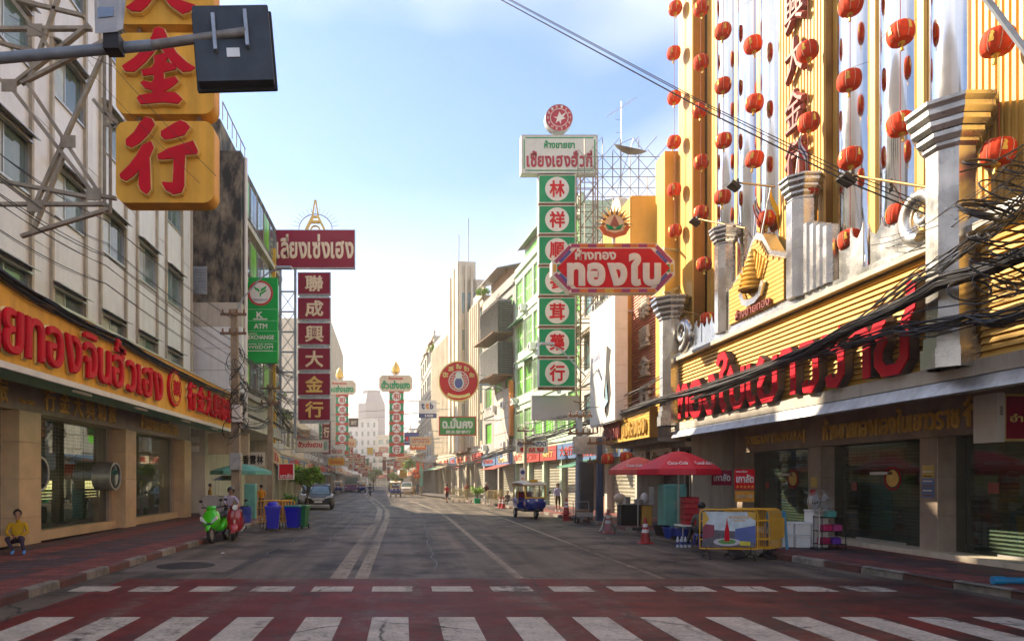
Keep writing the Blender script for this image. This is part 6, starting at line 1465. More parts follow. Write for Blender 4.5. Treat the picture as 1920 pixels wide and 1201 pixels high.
def person(label, loc, rotz, shirt, pants, pose=None, height=1.65, sleeve='skin', shin='pants', shoe='202022', hair='short', helmet=None, group=None, skin=None, bulk=1.0, detail=False, hat=None):
    J = {k: [Vector(v[0]), v[1]] for k, v in MARKJ.items()}
    for k, v in (pose or {}).items(): J[k][0] = Vector(v)
    t = thing('person', label, 'person', loc, rotz, group)
    sc = height / 1.72; t.scale = (sc,) * 3
    names = list(J); idx = {n: i for i, n in enumerate(names)}
    vs_ = [J[n][0] for n in names]; rad = [J[n][1] * (bulk if n in ('pelvis', 'waist', 'chest', 'hipl', 'hipr') else 1) for n in names]
    es = [(idx[a], idx[b]) for a, b, c in BONES]; lab = [(J[a][0], J[b][0], c) for a, b, c in BONES]
    for k, s in (('l', 1), ('r', -1)):
        w, p = J['wri' + k][0], J['pal' + k][0]; d = (p - w).normalized()
        side = Vector((0, 1, 0)) if abs(d.z) > .6 else Vector((1, 0, 0))
        side = (side - d * side.dot(d)).normalized(); nn = d.cross(side)
        for q, (o, L, r) in enumerate(((-.027, .072, .0085), (-.009, .084, .009), (.009, .078, .0088), (.027, .062, .0078))):
            a = p + side * o + d * .018; b_ = a + d * L * .55 + nn * .010; c_ = b_ + d * L * .4 + nn * .03
            i0 = len(vs_); vs_ += [a, b_, c_]; rad += [r * 1.15, r, r * .85]; es += [(idx['pal' + k], i0), (i0, i0 + 1), (i0 + 1, i0 + 2)]; lab.append((a, c_, 'skin'))
        a = p - side * .032 - d * .02; b_ = a - side * .022 + d * .035; c_ = b_ + d * .03
        i0 = len(vs_); vs_ += [a, b_, c_]; rad += [.013, .011, .009]; es += [(idx['pal' + k], i0), (i0, i0 + 1), (i0 + 1, i0 + 2)]; lab.append((a, c_, 'skin'))
    me = bpy.data.meshes.new('person_rig'); me.from_pydata([tuple(v) for v in vs_], es, [])
    o = bpy.data.objects.new('person_rig', me); _TS.collection.objects.link(o)
    md = o.modifiers.new('skin', 'SKIN'); md.use_smooth_shade = True; md.branch_smoothing = 0.6
    for i, r in enumerate(rad):
        f = me.skin_vertices[0].data[i]; n = names[i] if i < len(names) else ''
        fx = 1.32 if n in ('pelvis', 'waist', 'chest') else (0.86 if n in ('head', 'jaw', 'crown') else 1.0)
        f.radius = (r * fx, r); f.use_root = (i == 0)
    o.modifiers.new('sub', 'SUBSURF').levels = 2 if detail else 1
    vl = _TS.view_layers[0]; vl.update()
    m = bpy.data.meshes.new_from_object(o.evaluated_get(vl.depsgraph)); m.name = 'body'
    bpy.data.objects.remove(o)
    sk = skin or m_skin
    cm = {'shirt': cloth(shirt), 'pants': cloth(pants), 'skin': sk, 'sleeve': sk if sleeve == 'skin' else cloth(sleeve), 'shin': sk if shin == 'skin' else cloth(pants if shin == 'pants' else shin), 'shoe': cloth(shoe)}
    ks = list(cm); m.materials.clear()
    for k in ks: m.materials.append(cm[k])
    for p in m.polygons:
        c = p.center; best = None
        for a, b_, l in lab:
            ab = b_ - a; L2_ = ab.length_squared; q = 0 if L2_ == 0 else max(0, min(1, (c - a).dot(ab) / L2_)); dd = (c - (a + ab * q)).length
            if l in ('pants', 'shirt'): dd -= .03
            if best is None or dd < best[0]: best = (dd, l, q)
        l = best[1]
        p.material_index = ks.index(l); p.use_smooth = True
    bo = put('body', m, t)
    # head: hair, eyes, nose, mouth, ears
    H = J['head'][0]; up = (J['crown'][0] - J['neck'][0]).normalized(); yaw = (pose or {}).get('yaw', 0) if False else 0
    hr = MB()
    if helmet is None and hair:
        hb_ = len(hr.v)
        hr.ell((0, 0, 0), (.103, .112, .105), 16, 10)
        keep = [i for i, f in enumerate(hr.f) if not (sum(hr.v[j][1] for j in f) / len(f) < -.045 and sum(hr.v[j][2] for j in f) / len(f) < .055) and sum(hr.v[j][2] for j in f) / len(f) > (-.06 if hair == 'short' else -.2)]
        hr.f = [hr.f[i] for i in keep]; hr.m = [0] * len(hr.f)
        if hair == 'long': hr.ell((0, .06, -.10), (.09, .05, .13), 12, 8)
        hr.build('hair', m_hair if not hat else cloth(hat), t, True, loc=H + up * .015)
    if helmet:
        hb_ = MB(); hb_.ell((0, 0, 0), (.135, .15, .13), 18, 12)
        hb_.f = [f for f in hb_.f if not (sum(hb_.v[j][1] for j in f) / len(f) < -.06 and sum(hb_.v[j][2] for j in f) / len(f) < .03) and sum(hb_.v[j][2] for j in f) / len(f) > -.09]; hb_.m = [0] * len(hb_.f)
        hb_.build('helmet', M('helmet_' + helmet, helmet, 0.25, coat=0.3), t, True, loc=H + up * .03)
    for s in (-1, 1):
        MB().ell((0, 0, 0), (.012, .008, .008), 8, 6).build('eye', m_hair, t, True, loc=H + Vector((s * .032, -.088, .012)))
        MB().ell((0, 0, 0), (.012, .02, .03), 8, 6).build('ear', sk, t, True, loc=H + Vector((s * .083, .008, -.005)))
    MB().ell((0, 0, 0), (.014, .018, .022), 8, 6).build('nose', sk, t, True, loc=H + Vector((0, -.096, -.018)))
    MB().ell((0, 0, 0), (.024, .01, .007), 8, 6).build('mouth', M('lips', (0.28, 0.09, 0.08), 0.5), t, True, loc=H + Vector((0, -.083, -.058)))
    return t

# woman in yellow seated on the low ledge at the far left
sit = {'pelvis': (0, .10, .34), 'waist': (0, .10, .47), 'chest': (0, .09, .67), 'neck0': (0, .09, .80), 'neck': (0, .075, .86), 'jaw': (0, .06, .925), 'head': (0, .062, 1.005), 'crown': (0, .07, 1.075),
       'shol': (.17, .09, .76), 'elbl': (.25, .02, .52), 'wril': (.12, -.14, .44), 'pall': (.06, -.18, .43), 'shor': (-.17, .09, .76), 'elbr': (-.25, .0, .53), 'wrir': (-.10, -.16, .42), 'palr': (-.05, -.20, .40),
       'hipl': (.09, .07, .31), 'knel': (.17, -.32, .42), 'ankl': (.28, -.42, .10), 'heell': (.28, -.41, .05), 'toel': (.31, -.58, .035), 'hipr': (-.09, .07, .31), 'kner': (-.14, -.34, .40), 'ankr': (.02, -.40, .10), 'heelr': (.02, -.39, .05), 'toer': (.03, -.57, .035)}
person('woman in yellow blouse and dark trousers sitting against the tan pillar', (-9.35, 16.5, .15), R(14), 'c09608', '2a1830', sit, 1.62, sleeve='c09608', shoe='5a8ec8', detail=True, bulk=1.22)
st = thing('folding_stool', 'white plastic stool with pale green tray beside the seated woman', 'stool', (-9.85, 15.6, .15))
MB().cbox(-.35, .25, -.2, .2, .42, .46, .01).build('seat', m_wht, st)
for x in (-.28, .18):
    for y in (-.15, .15): MB().box(x - .025, x + .025, y - .025, y + .025, 0, .42).build('leg', m_wht, st)
MB().cbox(-.4, .42, -.24, .24, .70, .72, .008).build('tray', M('tray_green', (0.45, 0.6, 0.25), 0.5), st); MB().box(-.3, -.24, -.03, .03, .46, .70).build('tray_post', m_wht, st)

# ---------------------------------------------------------------- wheels and scooters
def wheel(parent, c, r, w, rim=.62, mat=None, name='wheel'):
    o = MB().lathe([(r - w * .5, -w * .5), (r - w * .12, -w * .42), (r, 0), (r - w * .12, w * .42), (r - w * .5, w * .5), (r * rim, w * .42), (r * rim, -w * .42), (r - w * .5, -w * .5)], c, 22, 'x').build('tyre', m_black, parent, True)
    b = MB().lathe([(r * rim, -w * .3), (r * .16, -w * .45), (.001, -w * .45)], c, 22, 'x').lathe([(.001, w * .45), (r * .16, w * .45), (r * rim, w * .3)], c, 22, 'x')
    b.build('rim', mat or m_alu, o, True)
    return o
def loft(secs):
    b = MB(); n = len(secs[0]); vs_ = [p for s in secs for p in s]
    fs = [(k * n + i, k * n + (i + 1) % n, (k + 1) * n + (i + 1) % n, (k + 1) * n + i) for k in range(len(secs) - 1) for i in range(n)]
    fs += [tuple(range(n - 1, -1, -1)), tuple((len(secs) - 1) * n + i for i in range(n))]
    return b.add(vs_, fs)
def sec(z, hw, y0, y1, n=12, p=2.6):
    cy = (y0 + y1) / 2; hy = (y1 - y0) / 2; out = []
    for i in range(n):
        a = 2 * PI * i / n; c, s = math.cos(a), math.sin(a)
        out.append((hw * math.copysign(abs(c) ** (2 / p), c), cy + hy * math.copysign(abs(s) ** (2 / p), s), z))
    return out
def secy(y, hw, z0, z1, n=12, p=2.8):
    return [(q[0], y, q[1]) for q in [(a[0], a[1]) for a in sec(0, hw, z0, z1, n, p)]]
def scooter(label, loc, rotz, paint, style, lean=0.0):
    t = thing('scooter', label, 'scooter', loc, rotz)
    t.rotation_euler = (0, lean, rotz); t.scale = (1.08,) * 3
    pm = M('scooter_paint_' + paint, paint, 0.25, var=0.04, coat=0.6)
    wheel(t, (0, -.62, .24), .24, .10); wheel(t, (0, .60, .23), .23, .11)
    loft([secy(.05, .13, .30, .42), secy(.25, .15, .30, .62), secy(.5, .17, .36, .72), secy(.75, .13, .48, .74), secy(.92, .06, .58, .70)]).build('rear_body', pm, t, True)
    loft([secy(.02, .11, .66, .74), secy(.3, .15, .68, .80), secy(.6, .14, .74, .86), secy(.80, .09, .76, .86)]).build('seat', m_black, t, True)
    loft([secy(-.38, .14, .24, .31), secy(0, .15, .24, .30), secy(.2, .13, .26, .36)]).build('footboard', m_black if style == 'sport' else pm, t, True)
    MB().cyl((0, -.60, .24), (0, -.42, .88), .035, n=8).build('fork', m_alu, t)
    if style == 'sport':
        loft([sec(.40, .12, -.64, -.40), sec(.50, .21, -.72, -.40), sec(.66, .27, -.72, -.34), sec(.82, .22, -.62, -.32), sec(.95, .12, -.52, -.34)]).build('front_cowl', pm, t, True)
        loft([sec(.90, .10, -.55, -.36), sec(.98, .15, -.56, -.34), sec(1.04, .10, -.52, -.36)]).build('handlebar_cover', pm, t, True)
        for s in (-1, 1): MB().prism([(s * .05, .55), (s * .24, .66), (s * .235, .76), (s * .13, .67)], -.745, -.60).build('headlight', M('headlight_glass', (0.7, 0.72, 0.72), 0.08, var=0.05), t)
        MB().prism([(-.1, .58), (.1, .58), (.05, .48), (-.05, .48)], -.74, -.62).build('front_grille', m_black, t)
        fd = loft([secy(-.90, .05, .36, .42), secy(-.78, .075, .44, .52), secy(-.60, .08, .48, .55), secy(-.42, .07, .40, .48)])
    else:
        loft([sec(.26, .13, -.46, -.36), sec(.36, .24, -.48, -.36), sec(.6, .23, -.50, -.40), sec(.84, .20, -.50, -.42), sec(.92, .10, -.48, -.40)]).build('leg_shield', pm, t, True)
        loft([sec(.90, .06, -.48, -.38), sec(.98, .14, -.52, -.36), sec(1.03, .10, -.50, -.38)]).build('handlebar_cover', pm, t, True)
        h_ = MB().lathe([(.001, -.06), (.075, -.055), (.085, 0), (.07, .06)], (0, -.53, .97), 18, 'y').build('headlight', M('headlight_glass', (0.7, 0.72, 0.72), 0.08, var=0.05), t, True)
        MB().lathe([(.088, -.05), (.094, -.03), (.088, 0)], (0, -.53, .97), 18, 'y').build('headlight_ring', m_chrome, h_, True)
        MB().prism([(-.02, .45), (.02, .45), (.03, .84), (-.03, .84)], -.53, -.49).build('horn_cover', pm, t)
        fd = loft([secy(-.90, .07, .24, .36), secy(-.80, .12, .28, .46), secy(-.60, .135, .30, .52), secy(-.40, .11, .28, .44)])
        MB().tube([(.245, -.46, .32), (.25, -.47, .6), (.2, -.46, .88)], .012).build('shield_trim', m_chrome, t); MB().tube([(-.245, -.46, .32), (-.25, -.47, .6), (-.2, -.46, .88)], .012).build('shield_trim', m_chrome, t)
        for s in (-1, 1): loft([secy(.15, .04, .32, .55), secy(.45, .10, .30, .66), secy(.75, .07, .38, .62)]).xf(Matrix.Translation((s * .15, 0, 0))).build('side_panel', pm, t, True)
    fd.build('front_fender', pm, t, True)
    for s in (-1, 1):
        MB().cyl((s * .1, -.42, .99), (s * .34, -.32, 1.01), .017, n=8).build('handlebar', m_black, t)
        MB().cyl((s * .22, -.38, 1.0), (s * .28, -.44, 1.16), .008, n=6).ell((s * .29, -.45, 1.19), (.06, .02, .04), 10, 6).build('mirror', m_black, t, True)
        MB().ell((s * .17, -.50, .90 if style != 'sport' else .92), (.03, .02, .02), 8, 6).build('indicator', m_orange, t, True)
    MB().cyl((.16, .15, .22), (.2, .85, .34), .045, .055, n=10).build('exhaust', m_alu, t, True)
    MB().cyl((-.1, .05, .26), (-.26, .1, .02), .014, n=6).build('kickstand', m_alu, t)
    return t
scooter('bright green scooter parked at the left kerb', (-5.75, 21.3, 0), R(-5), '46c814', 'sport', R(-4))
scooter('red retro scooter parked behind the green one', (-5.5, 22.2, 0), R(10), 'a00c22', 'retro', R(3))
lean = {'waist': (0, -.06, 1.05), 'chest': (.0, -.20, 1.22), 'neck0': (0, -.28, 1.34), 'neck': (0, -.31, 1.38), 'jaw': (0, -.36, 1.43), 'head': (0, -.38, 1.50), 'crown': (0, -.36, 1.58), 'shol': (.17, -.24, 1.28), 'shor': (-.17, -.24, 1.28), 'elbl': (.26, -.42, 1.10), 'elbr': (-.24, -.44, 1.08), 'wril': (.22, -.60, .98), 'wrir': (-.2, -.62, .97), 'pall': (.2, -.67, .97), 'palr': (-.18, -.69, .96), 'toel': (.11, -.15, .035)}
person('helmeted person in pale shirt leaning over the red scooter', (-6.05, 23.5, .15), R(30), 'b8b4d0', '30303a', lean, 1.6, helmet='2a2a2e')

# ---------------------------------------------------------------- wheelie bins, barriers
def bin_(label, loc, rotz, paint, lid, dome):
    t = thing('wheelie_bin', label, 'bin', loc, rotz, 'wheelie bins by the left kerb')
    pm = M('bin_' + paint, paint, 0.4, var=0.06); lm = M('bin_' + lid, lid, 0.4, var=0.06)
    S = lambda z, hw, hd: [(-hw, -hd, z), (hw, -hd, z), (hw, hd, z), (-hw, hd, z)]
    loft([S(.08, .20, .22), S(.85, .27, .29)]).build('body', pm, t)
    MB().cbox(-.30, .30, -.32, .32, .82, .88, .02).build('rim', pm, t)
    MB().cbox(-.31, .31, -.34, .33, .88, .93, .02).build('lid', lm, t)
    if dome: loft([sec(.93, .22, -.24, .24), sec(1.02, .20, -.2, .22), sec(1.09, .13, -.1, .16)]).build('dome', lm, t, True)
    for s in (-1, 1): wheel(t, (s * .25, .24, .1), .1, .06)
    MB().cyl((-.26, .37, .84), (.26, .37, .84), .018, n=8).build('handle', pm, t)
bin_('blue wheelie bin with domed blue lid', (-4.98, 26.0, 0), R(8), '1414b4', '1414b4', True)
bin_('blue wheelie bin with flat teal lid', (-4.28, 26.6, 0), R(-10), '1414b4', '0a7a6a', False)
bin_('green wheelie bin half hidden behind the flat lidded blue bin', (-4.05, 26.95, 0), R(-10), '0a6a3c', '0a6a3c', False)
m_bary = M('barrier_yellow', (0.72, 0.38, 0.02), 0.45, var=0.12, dirt=0.25); m_barr = M('barrier_brown', (0.25, 0.05, 0.03), 0.5)
def barrier(label, loc, rotz, w, h, mat, n, group, panel=False, feet=True, alt=None):
    t = thing('crowd_barrier', label, 'barrier', loc, rotz, group)
    z0 = .25; r = .12
    P = [(0, 0, z0), (0, 0, h - r), (r * .3, 0, h - r * .3), (r, 0, h), (w - r, 0, h), (w - r * .3, 0, h - r * .3), (w, 0, h - r), (w, 0, z0)]
    MB().tube(P + [(w, 0, z0)], .018, 7, True).build('frame', mat, t, True)
    for z in (h - .28, z0 + .22): MB().cyl((0, 0, z), (w, 0, z), .014, n=6).build('rail', mat, t)
    for i in range(1, n): MB().cyl((w * i / n, 0, z0), (w * i / n, 0, h - .02), .012, n=6).build('bar', (alt if alt and i % 2 else mat), t)
    if feet:
        for x in (w * .12, w * .88): 
            MB().tube([(x, -.32, .02), (x, -.2, .10), (x, 0, .14), (x, .2, .10), (x, .32, .02)], .018, 6).build('foot', m_black, t); MB().cyl((x, 0, .12), (x, 0, z0 + .02), .018, n=6).build('foot_post', m_black, t)
    if panel:
        p = bx('panel', M('panel_sky', (0.55, 0.66, 0.72), 0.5, var=0.25, scale=4), t, .06, w - .06, -.035, -.025, z0 + .05, h - .06)
        pw = w - .12; ph = h - z0 - .11
        def pp(poly, mat_, k): MB().prism([(.06 + pw * a, z0 + .05 + ph * c) for a, c in poly], -.036 - .002 * k, -.0352 - .002 * (k - 1)).build('print', mat_, p)
        gy = M('print_grey', (0.10, 0.10, 0.13), 0.5, var=0.5, scale=12)
        pp([(0, 0), (1, 0), (1, .42), (0, .5)], gy, 1)
        pp([(0, .2), (.22, .3), (.22, .62), (0, .66)], M('print_maroon', (0.22, 0.03, 0.07), 0.5), 2)
        pp([(.6, .2), (1, .12), (1, .62), (.62, .52)], M('print_blue', (0.08, 0.1, 0.25), 0.5, var=0.4, scale=10), 2)
        pp([(.46 + .26 * math.cos(a * PI / 10), .14 + .11 * math.sin(a * PI / 10)) for a in range(20)], M('print_pale', (0.5, 0.5, 0.55), 0.5), 3)
        pp([(.46 + .17 * math.cos(a * PI / 10), .15 + .07 * math.sin(a * PI / 10)) for a in range(20)], M('print_green', (0.1, 0.3, 0.06), 0.5), 4)
        pp([(.41, .16), (.51, .16), (.50, .5), (.475, .66), (.46, .86), (.445, .66), (.42, .5)], m_red, 5)
        pp([(0, .55), (.12, .8), (.05, 1), (0, 1)], M('print_gold', (0.6, 0.36, 0.05), 0.5), 3); pp([(.86, .9), (1, .75), (1, 1), (.84, 1)], MATS['print_gold'], 3); pp([(.70, .05), (.90, .04), (.90, .16), (.70, .17)], M('print_yellow', (0.7, 0.6, 0.05), 0.5), 5)
        lettering('ถนนเยาวราช', M('star_orange', (0.75, 0.35, 0.05), 0.5), p, .06 + pw * .5, .06 + pw * .88, z0 + ph * .87, z0 + ph * .95, -.036, .01, .0); lettering('กรุงเทพ', MATS['star_orange'], p, .06 + pw * .6, .06 + pw * .8, z0 + ph * .78, z0 + ph * .84, -.036, .01, .0)
    return t
kb = 16.6
for i in range(8):
    barrier('yellow steel barrier carrying a printed street view panel' if i == 0 else 'plain yellow steel barrier, %s behind the printed panel barrier' % ORD[i - 1], (wx(1312, kb) + (0 if i == 0 else .52) + .085 * i, kb + .07 * i, 0), R(-9), 1.32 if i == 0 else 1.05, 1.2, m_bary, 7 if i == 0 else 3, 'yellow barriers on the right', i == 0)
for i in range(5):
    barrier('yellow and brown barrier leaning by left bins, %s from the front' % ORD[i], (wx(482, 27) + .1 * i, 27 + .12 * i, 0), R(12), 1.0, 1.1, m_bary, 7, 'barriers by the left bins', alt=m_barr)

# ---------------------------------------------------------------- cones
def cone(label, loc, h=.8, wrap=False, stack=1):
    t = thing('traffic_cone', label, 'cone', loc, 0, 'traffic cones')
    co = M('cone_red', (0.40, 0.025, 0.025), 0.5, var=0.15, dirt=0.3)
    for s in range(stack):
        z = s * .16
        MB().cbox(-.2, .2, -.2, .2, z, z + .05, .02).build('base', co, t)
        b = MB().lathe([(.15, z + .05), (.035, z + h), (.001, z + h + .005)], (0, 0, 0), 18).build('cone_body', co, t, True)
        for za in (.42, .64): 
            r0 = .15 - .115 * (za * h - .05) / (h - .05); r1 = .15 - .115 * ((za + .13) * h - .05) / (h - .05)
            MB().lathe([(r0 + .003, z + za * h), (r1 + .003, z + (za + .13) * h)], (0, 0, 0), 18).build('reflective_band', m_signwhite, b, True)
    if wrap:
        b = MB(); n = 18
        prof = [(.30, 0), (.26, .12), (.20, .3), (.14, .55), (.07, h + .02), (.01, h + .05)]
        vs_ = [(r * (1 + .16 * math.sin(5 * a + k)) * math.cos(a), r * (1 + .16 * math.sin(5 * a + k)) * math.sin(a), z) for k, (r, z) in enumerate(prof) for a in [2 * PI * i / n for i in range(n)]]
        b.add(vs_, [(k * n + i, k * n + (i + 1) % n, (k + 1) * n + (i + 1) % n, (k + 1) * n + i) for k in range(5) for i in range(n)])
        b.build('plastic_bag', glass_mat('milky_plastic', (1.0, 0.97, 0.97), 0.8, 0.35), t, True)
cone('red traffic cone wrapped in clear plastic bag', (wx(1140, 24.6), 24.6, 0), .85, True)
cone('red traffic cone before the street umbrellas', (wx(1210, 20.6), 20.6, 0), .78)
cone('stack of red traffic cones near the walking woman', (wx(1062, 32.2), 32.2, 0), .75, False, 3)
cone('left red cone of the pair by the tuk tuk', (wx(938, 47), 47, 0), .8); cone('right red cone of the pair by the tuk tuk', (wx(944, 46.4), 46.4, 0), .8)

# ---------------------------------------------------------------- umbrellas
def umbrella(label, loc, R0, z_top, z_rim, mat, n=8, word=None, rot=0.0, mat2=None, lean=0):
    t = thing('street_umbrella', label, 'umbrella', loc, rot)
    t.rotation_euler = (lean, 0, rot)
    me = {}
    for i in range(n):
        a0, a1 = 2 * PI * (i - .5) / n - PI / 2, 2 * PI * (i + .5) / n - PI / 2
        g = 6; vs_ = []
        for k in range(g + 1):
            q = k / g; rr = R0 * q; z = z_top - (z_top - z_rim) * (q ** 1.5)
            for a in (a0, (a0 + a1) / 2, a1): 
                r2 = rr * (math.cos(PI / n) * 1.01 if a not in (a0, a1) else 1.0); vs_.append((r2 * math.cos(a), r2 * math.sin(a), z))
        for a in (a0, (a0 + a1) / 2, a1):
            r2 = R0 * 1.01 * (math.cos(PI / n) if a not in (a0, a1) else 1.0); vs_.append((r2 * math.cos(a), r2 * math.sin(a), z_rim - .17))
        fs = [(3 * k + j, 3 * k + j + 1, 3 * k + 4 + j, 3 * k + 3 + j) for k in range(g + 1) for j in (0, 1)]
        o = MB().add(vs_, fs).build('canopy_panel', (mat2 if mat2 and i % 2 else mat), t, True)
        MB().cyl((0, 0, z_top - .06), (R0 * .98 * math.cos(a0), R0 * .98 * math.sin(a0), z_rim - .03), .008, n=5).build('rib', m_alu, t)
        if word and i in (0, 1, 7):
            tilt = math.atan2((z_top - z_rim) * 1.5 * .85 ** .5, R0); rm = R0 * math.cos(PI / n) * .80; am = (a0 + a1) / 2; zm = z_top - (z_top - z_rim) * .80 ** 1.5
            g_ = lettering(word, m_signwhite, None, -.27, .27, -.09, .09, 0, .008, .02); g_.parent = o
            g_.matrix_local = Matrix.Translation((rm * math.cos(am) * 1.012, rm * math.sin(am) * 1.012, zm + .012)) @ Matrix.Rotation(am + PI / 2, 4, 'Z') @ Matrix.Rotation(-(PI / 2 - tilt), 4, 'X')
    MB().cyl((0, 0, 0), (0, 0, z_top + .08), .022, n=8).build('pole', m_alu, t, True)
    MB().cyl((0, 0, 0), (0, 0, .1), .2, n=14).build('base', m_black, t)
    return t
m_cola = M('umbrella_red', (0.60, 0.012, 0.035), 0.6, var=0.1, dirt=0.15); m_cola2 = M('umbrella_faded', (0.62, 0.09, 0.07), 0.6, var=0.15, dirt=0.15)
umbrella('large red drink umbrella over the chestnut stall', (wx(1272, 20.2), 20.2, .15), 1.22, 2.62, 2.08, m_cola, 8, 'Coca-Cola', R(22), None)
umbrella('smaller red drink umbrella partly behind the large one', (wx(1196, 24.0), 24.0, .15), 1.0, 2.58, 2.12, m_cola2, 8, 'Coca-Cola', R(18))
umbrella('flat green street umbrella behind the left utility pole', (wx(452, 33), 33, .15), 1.45, 2.55, 2.2, m_teal, 6, None, R(10))

# ---------------------------------------------------------------- stall goods on the right pavement
def crate_box(name, label, loc, s, mat, lid=None, group=None, rot=0.0, cat='box'):
    t = thing(name, label, cat, loc, rot, group)
    MB().cbox(-s[0] / 2, s[0] / 2, -s[1] / 2, s[1] / 2, 0, s[2] * .86, .012).build('body', mat, t); MB().cbox(-s[0] / 2 - .012, s[0] / 2 + .012, -s[1] / 2 - .012, s[1] / 2 + .012, s[2] * .86 + .003, s[2], .012).build('lid', lid or mat, t)
    return t
fx, fy = wx(1463, 18.0), 18.2
for i in range(3):
    for k in range(2 + (i == 2)):
        crate_box('foam_box', 'white foam box, %s column from left, %s from the ground' % (ORD[i], ORD[k]), (fx + .16 + i * .38, fy - i * .12, .15 + k * .33), (.36, .5, .32), m_wht, group='foam boxes by the shop', rot=R(-4))
fan = thing('pedestal_fan', 'grey pedestal fan on the pavement behind the foam boxes', 'fan', (wx(1545, 17.2), 17.4, .15))
MB().cyl((0, 0, 0), (0, 0, .04), .2, n=18).build('base', m_black, fan); MB().cyl((0, 0, 0), (0, 0, 1.05), .02, n=8).build('pole', m_alu, fan)
gc = fan
g_ = MB()
for r in (.08, .14, .2, .26, .30): g_.lathe([(r, -.10), (r + .008, -.104), (r, -.108)], (0, 0, 1.2), 24, 'y').lathe([(r, .0), (r + .008, -.004), (r, -.008)], (0, 0, 1.2), 24, 'y')
for i in range(14): a = 2 * PI * i / 14; g_.cyl((.05 * math.cos(a), -.105, 1.2 + .05 * math.sin(a)), (.3 * math.cos(a), -.08, 1.2 + .3 * math.sin(a)), .004, n=4)
struct(g_.build('guard', m_alu, fan), 'stuff')
for i in range(4): a = PI / 2 * i + .4; MB().add([(0, -.05, 1.2), (.26 * math.cos(a), -.07, 1.2 + .26 * math.sin(a)), (.26 * math.cos(a + .7), -.03, 1.2 + .26 * math.sin(a + .7))], [(0, 1, 2)]).build('blade', M('fan_blade', (0.4, 0.42, 0.45), 0.3), fan)
MB().cyl((0, .0, 1.2), (0, .16, 1.2), .08, n=12).build('motor', m_black, fan)
rk_ = thing('goods_rack', 'black wire rack with pink and violet goods by the shop glass', 'rack', (wx(1528, 17.6), 17.3, .15))
for x in (0, .6):
    for y in (0, .35): MB().cyl((x, y, 0), (x, y, .85), .012, n=6).build('post', m_black, rk_)
for z in (.12, .45, .8): MB().box(-.02, .62, -.02, .37, z, z + .02).build('shelf', m_black, rk_)
for i, (x, z, c) in enumerate(((.15, .14, 'a01850'), (.42, .14, '6030a0'), (.2, .47, 'c02060'), (.45, .47, 'b04080'), (.3, .82, '50a098'))): MB().cbox(x - .11, x + .11, .04, .3, z, z + .16, .03).build('packet', M('goods_' + c, c, 0.5), rk_)
fg = thing('green_fridge', 'tall pale green metal cabinet under the large umbrella', 'cabinet', (wx(1246, 23), 23.0, .15))
MB().cbox(0, .75, 0, .65, .06, 1.62, .03).build('body', m_teal, fg); MB().cbox(.02, .36, -.03, -.003, .1, 1.58, .01).build('door', m_teal, fg); MB().cbox(.39, .73, -.03, -.003, .1, 1.58, .01).build('door', m_teal, fg)
for x in (.33, .42): MB().cyl((x, -.05, .8), (x, -.05, 1.05), .012, n=6).build('handle', m_alu, fg)
for i in range(5):
    crate_box('red_basket', 'red plastic crate on the stall stack, %s from the bottom' % ORD[i], (wx(1293, 20.0), 20.0, .62 + i * .16), (.42, .34, .155), M('crate_red', (0.42, 0.02, 0.03), 0.5, var=0.15), group='stacked red crates', cat='crate')
tb = thing('stall_table', 'steel legged stall table beneath the red crates', 'table', (wx(1293, 20.0), 20.0, .15))
MB().cbox(-.35, .35, -.3, .3, .42, .46, .01).build('top', m_wht, tb)
for x in (-.3, .3):
    for y in (-.25, .25): MB().cyl((x, y, 0), (x, y, .42), .015, n=6).build('leg', m_alu, tb)
bk = M('blue_plastic', (0.02, 0.05, 0.32), 0.45)
for i, (px, D, c, lab) in enumerate(((1258, 20.6, bk, 'blue plastic basin on the kerb behind the front cone'), (1240, 21.6, m_black, 'black bucket below the red tray by the umbrella pole'), (1276, 20.2, bk, 'blue plastic tub before the stall table'))):
    t = thing('plastic_tub', lab, 'tub', (wx(px, D), D, .15)); MB().lathe([(.001, .01), (.17, .01), (.24, .3), (.26, .3), (.26, .33), (.22, .33), (.15, .04), (.001, .04)], (0, 0, 0), 18).build('tub_body', c, t, True)
for i in range(4):
    t = thing('water_bottle', 'white capped water bottle in the pack by the kerb, %s from left' % ORD[i], 'bottle', (wx(1268, 19.5) + i * .11, 19.4, 0.0), 0, 'pack of water bottles')
    MB().lathe([(.045, 0), (.045, .2), (.03, .25), (.015, .28)], (0, 0, 0), 12).build('bottle_body', M('bottle_plastic', (0.55, 0.62, 0.7), 0.15), t, True); MB().cyl((0, 0, .28), (0, 0, .305), .017, n=10).build('cap', m_wht, t); MB().lathe([(.046, .08), (.046, .16)], (0, 0, 0), 12).build('wrapper', m_inkblue, t)
af = thing('a_frame_stand', 'pale blue steel frame stand beside the foam boxes', 'stand', (wx(1440, 17.4), 17.4, .15))
m_lb = M('pale_blue_paint', (0.08, 0.28, 0.45), 0.5)
for x in (0, .42):
    MB().bar((x, -.12, 0), (x, 0, .95), .045).build('leg', m_lb, af); MB().bar((x, .18, 0), (x, .06, .95), .045).build('leg', m_lb, af)
MB().bar((0, 0, .95), (.42, 0, .95), .045).build('top_bar', m_lb, af); MB().box(.03, .39, -.05, -.02, .3, .8).build('board', m_gold, af)
person('seated stall keeper in grey shirt seen from behind, near yellow barriers', (wx(1318, 18.2), 18.3, .15), R(165), '5a5a50', '30302c', {k: (v[0], v[1], v[2] + .1) if k not in ('heell', 'heelr', 'toel', 'toer', 'ankl', 'ankr') else v for k, v in sit.items()}, 1.65)
sk_ = thing('stall_stool', 'plastic stool under the seated stall keeper', 'stool', (wx(1318, 18.2), 18.25, .15)); MB().cbox(-.17, .17, -.17, .17, .28, .31, .02).build('seat', bk, sk_)
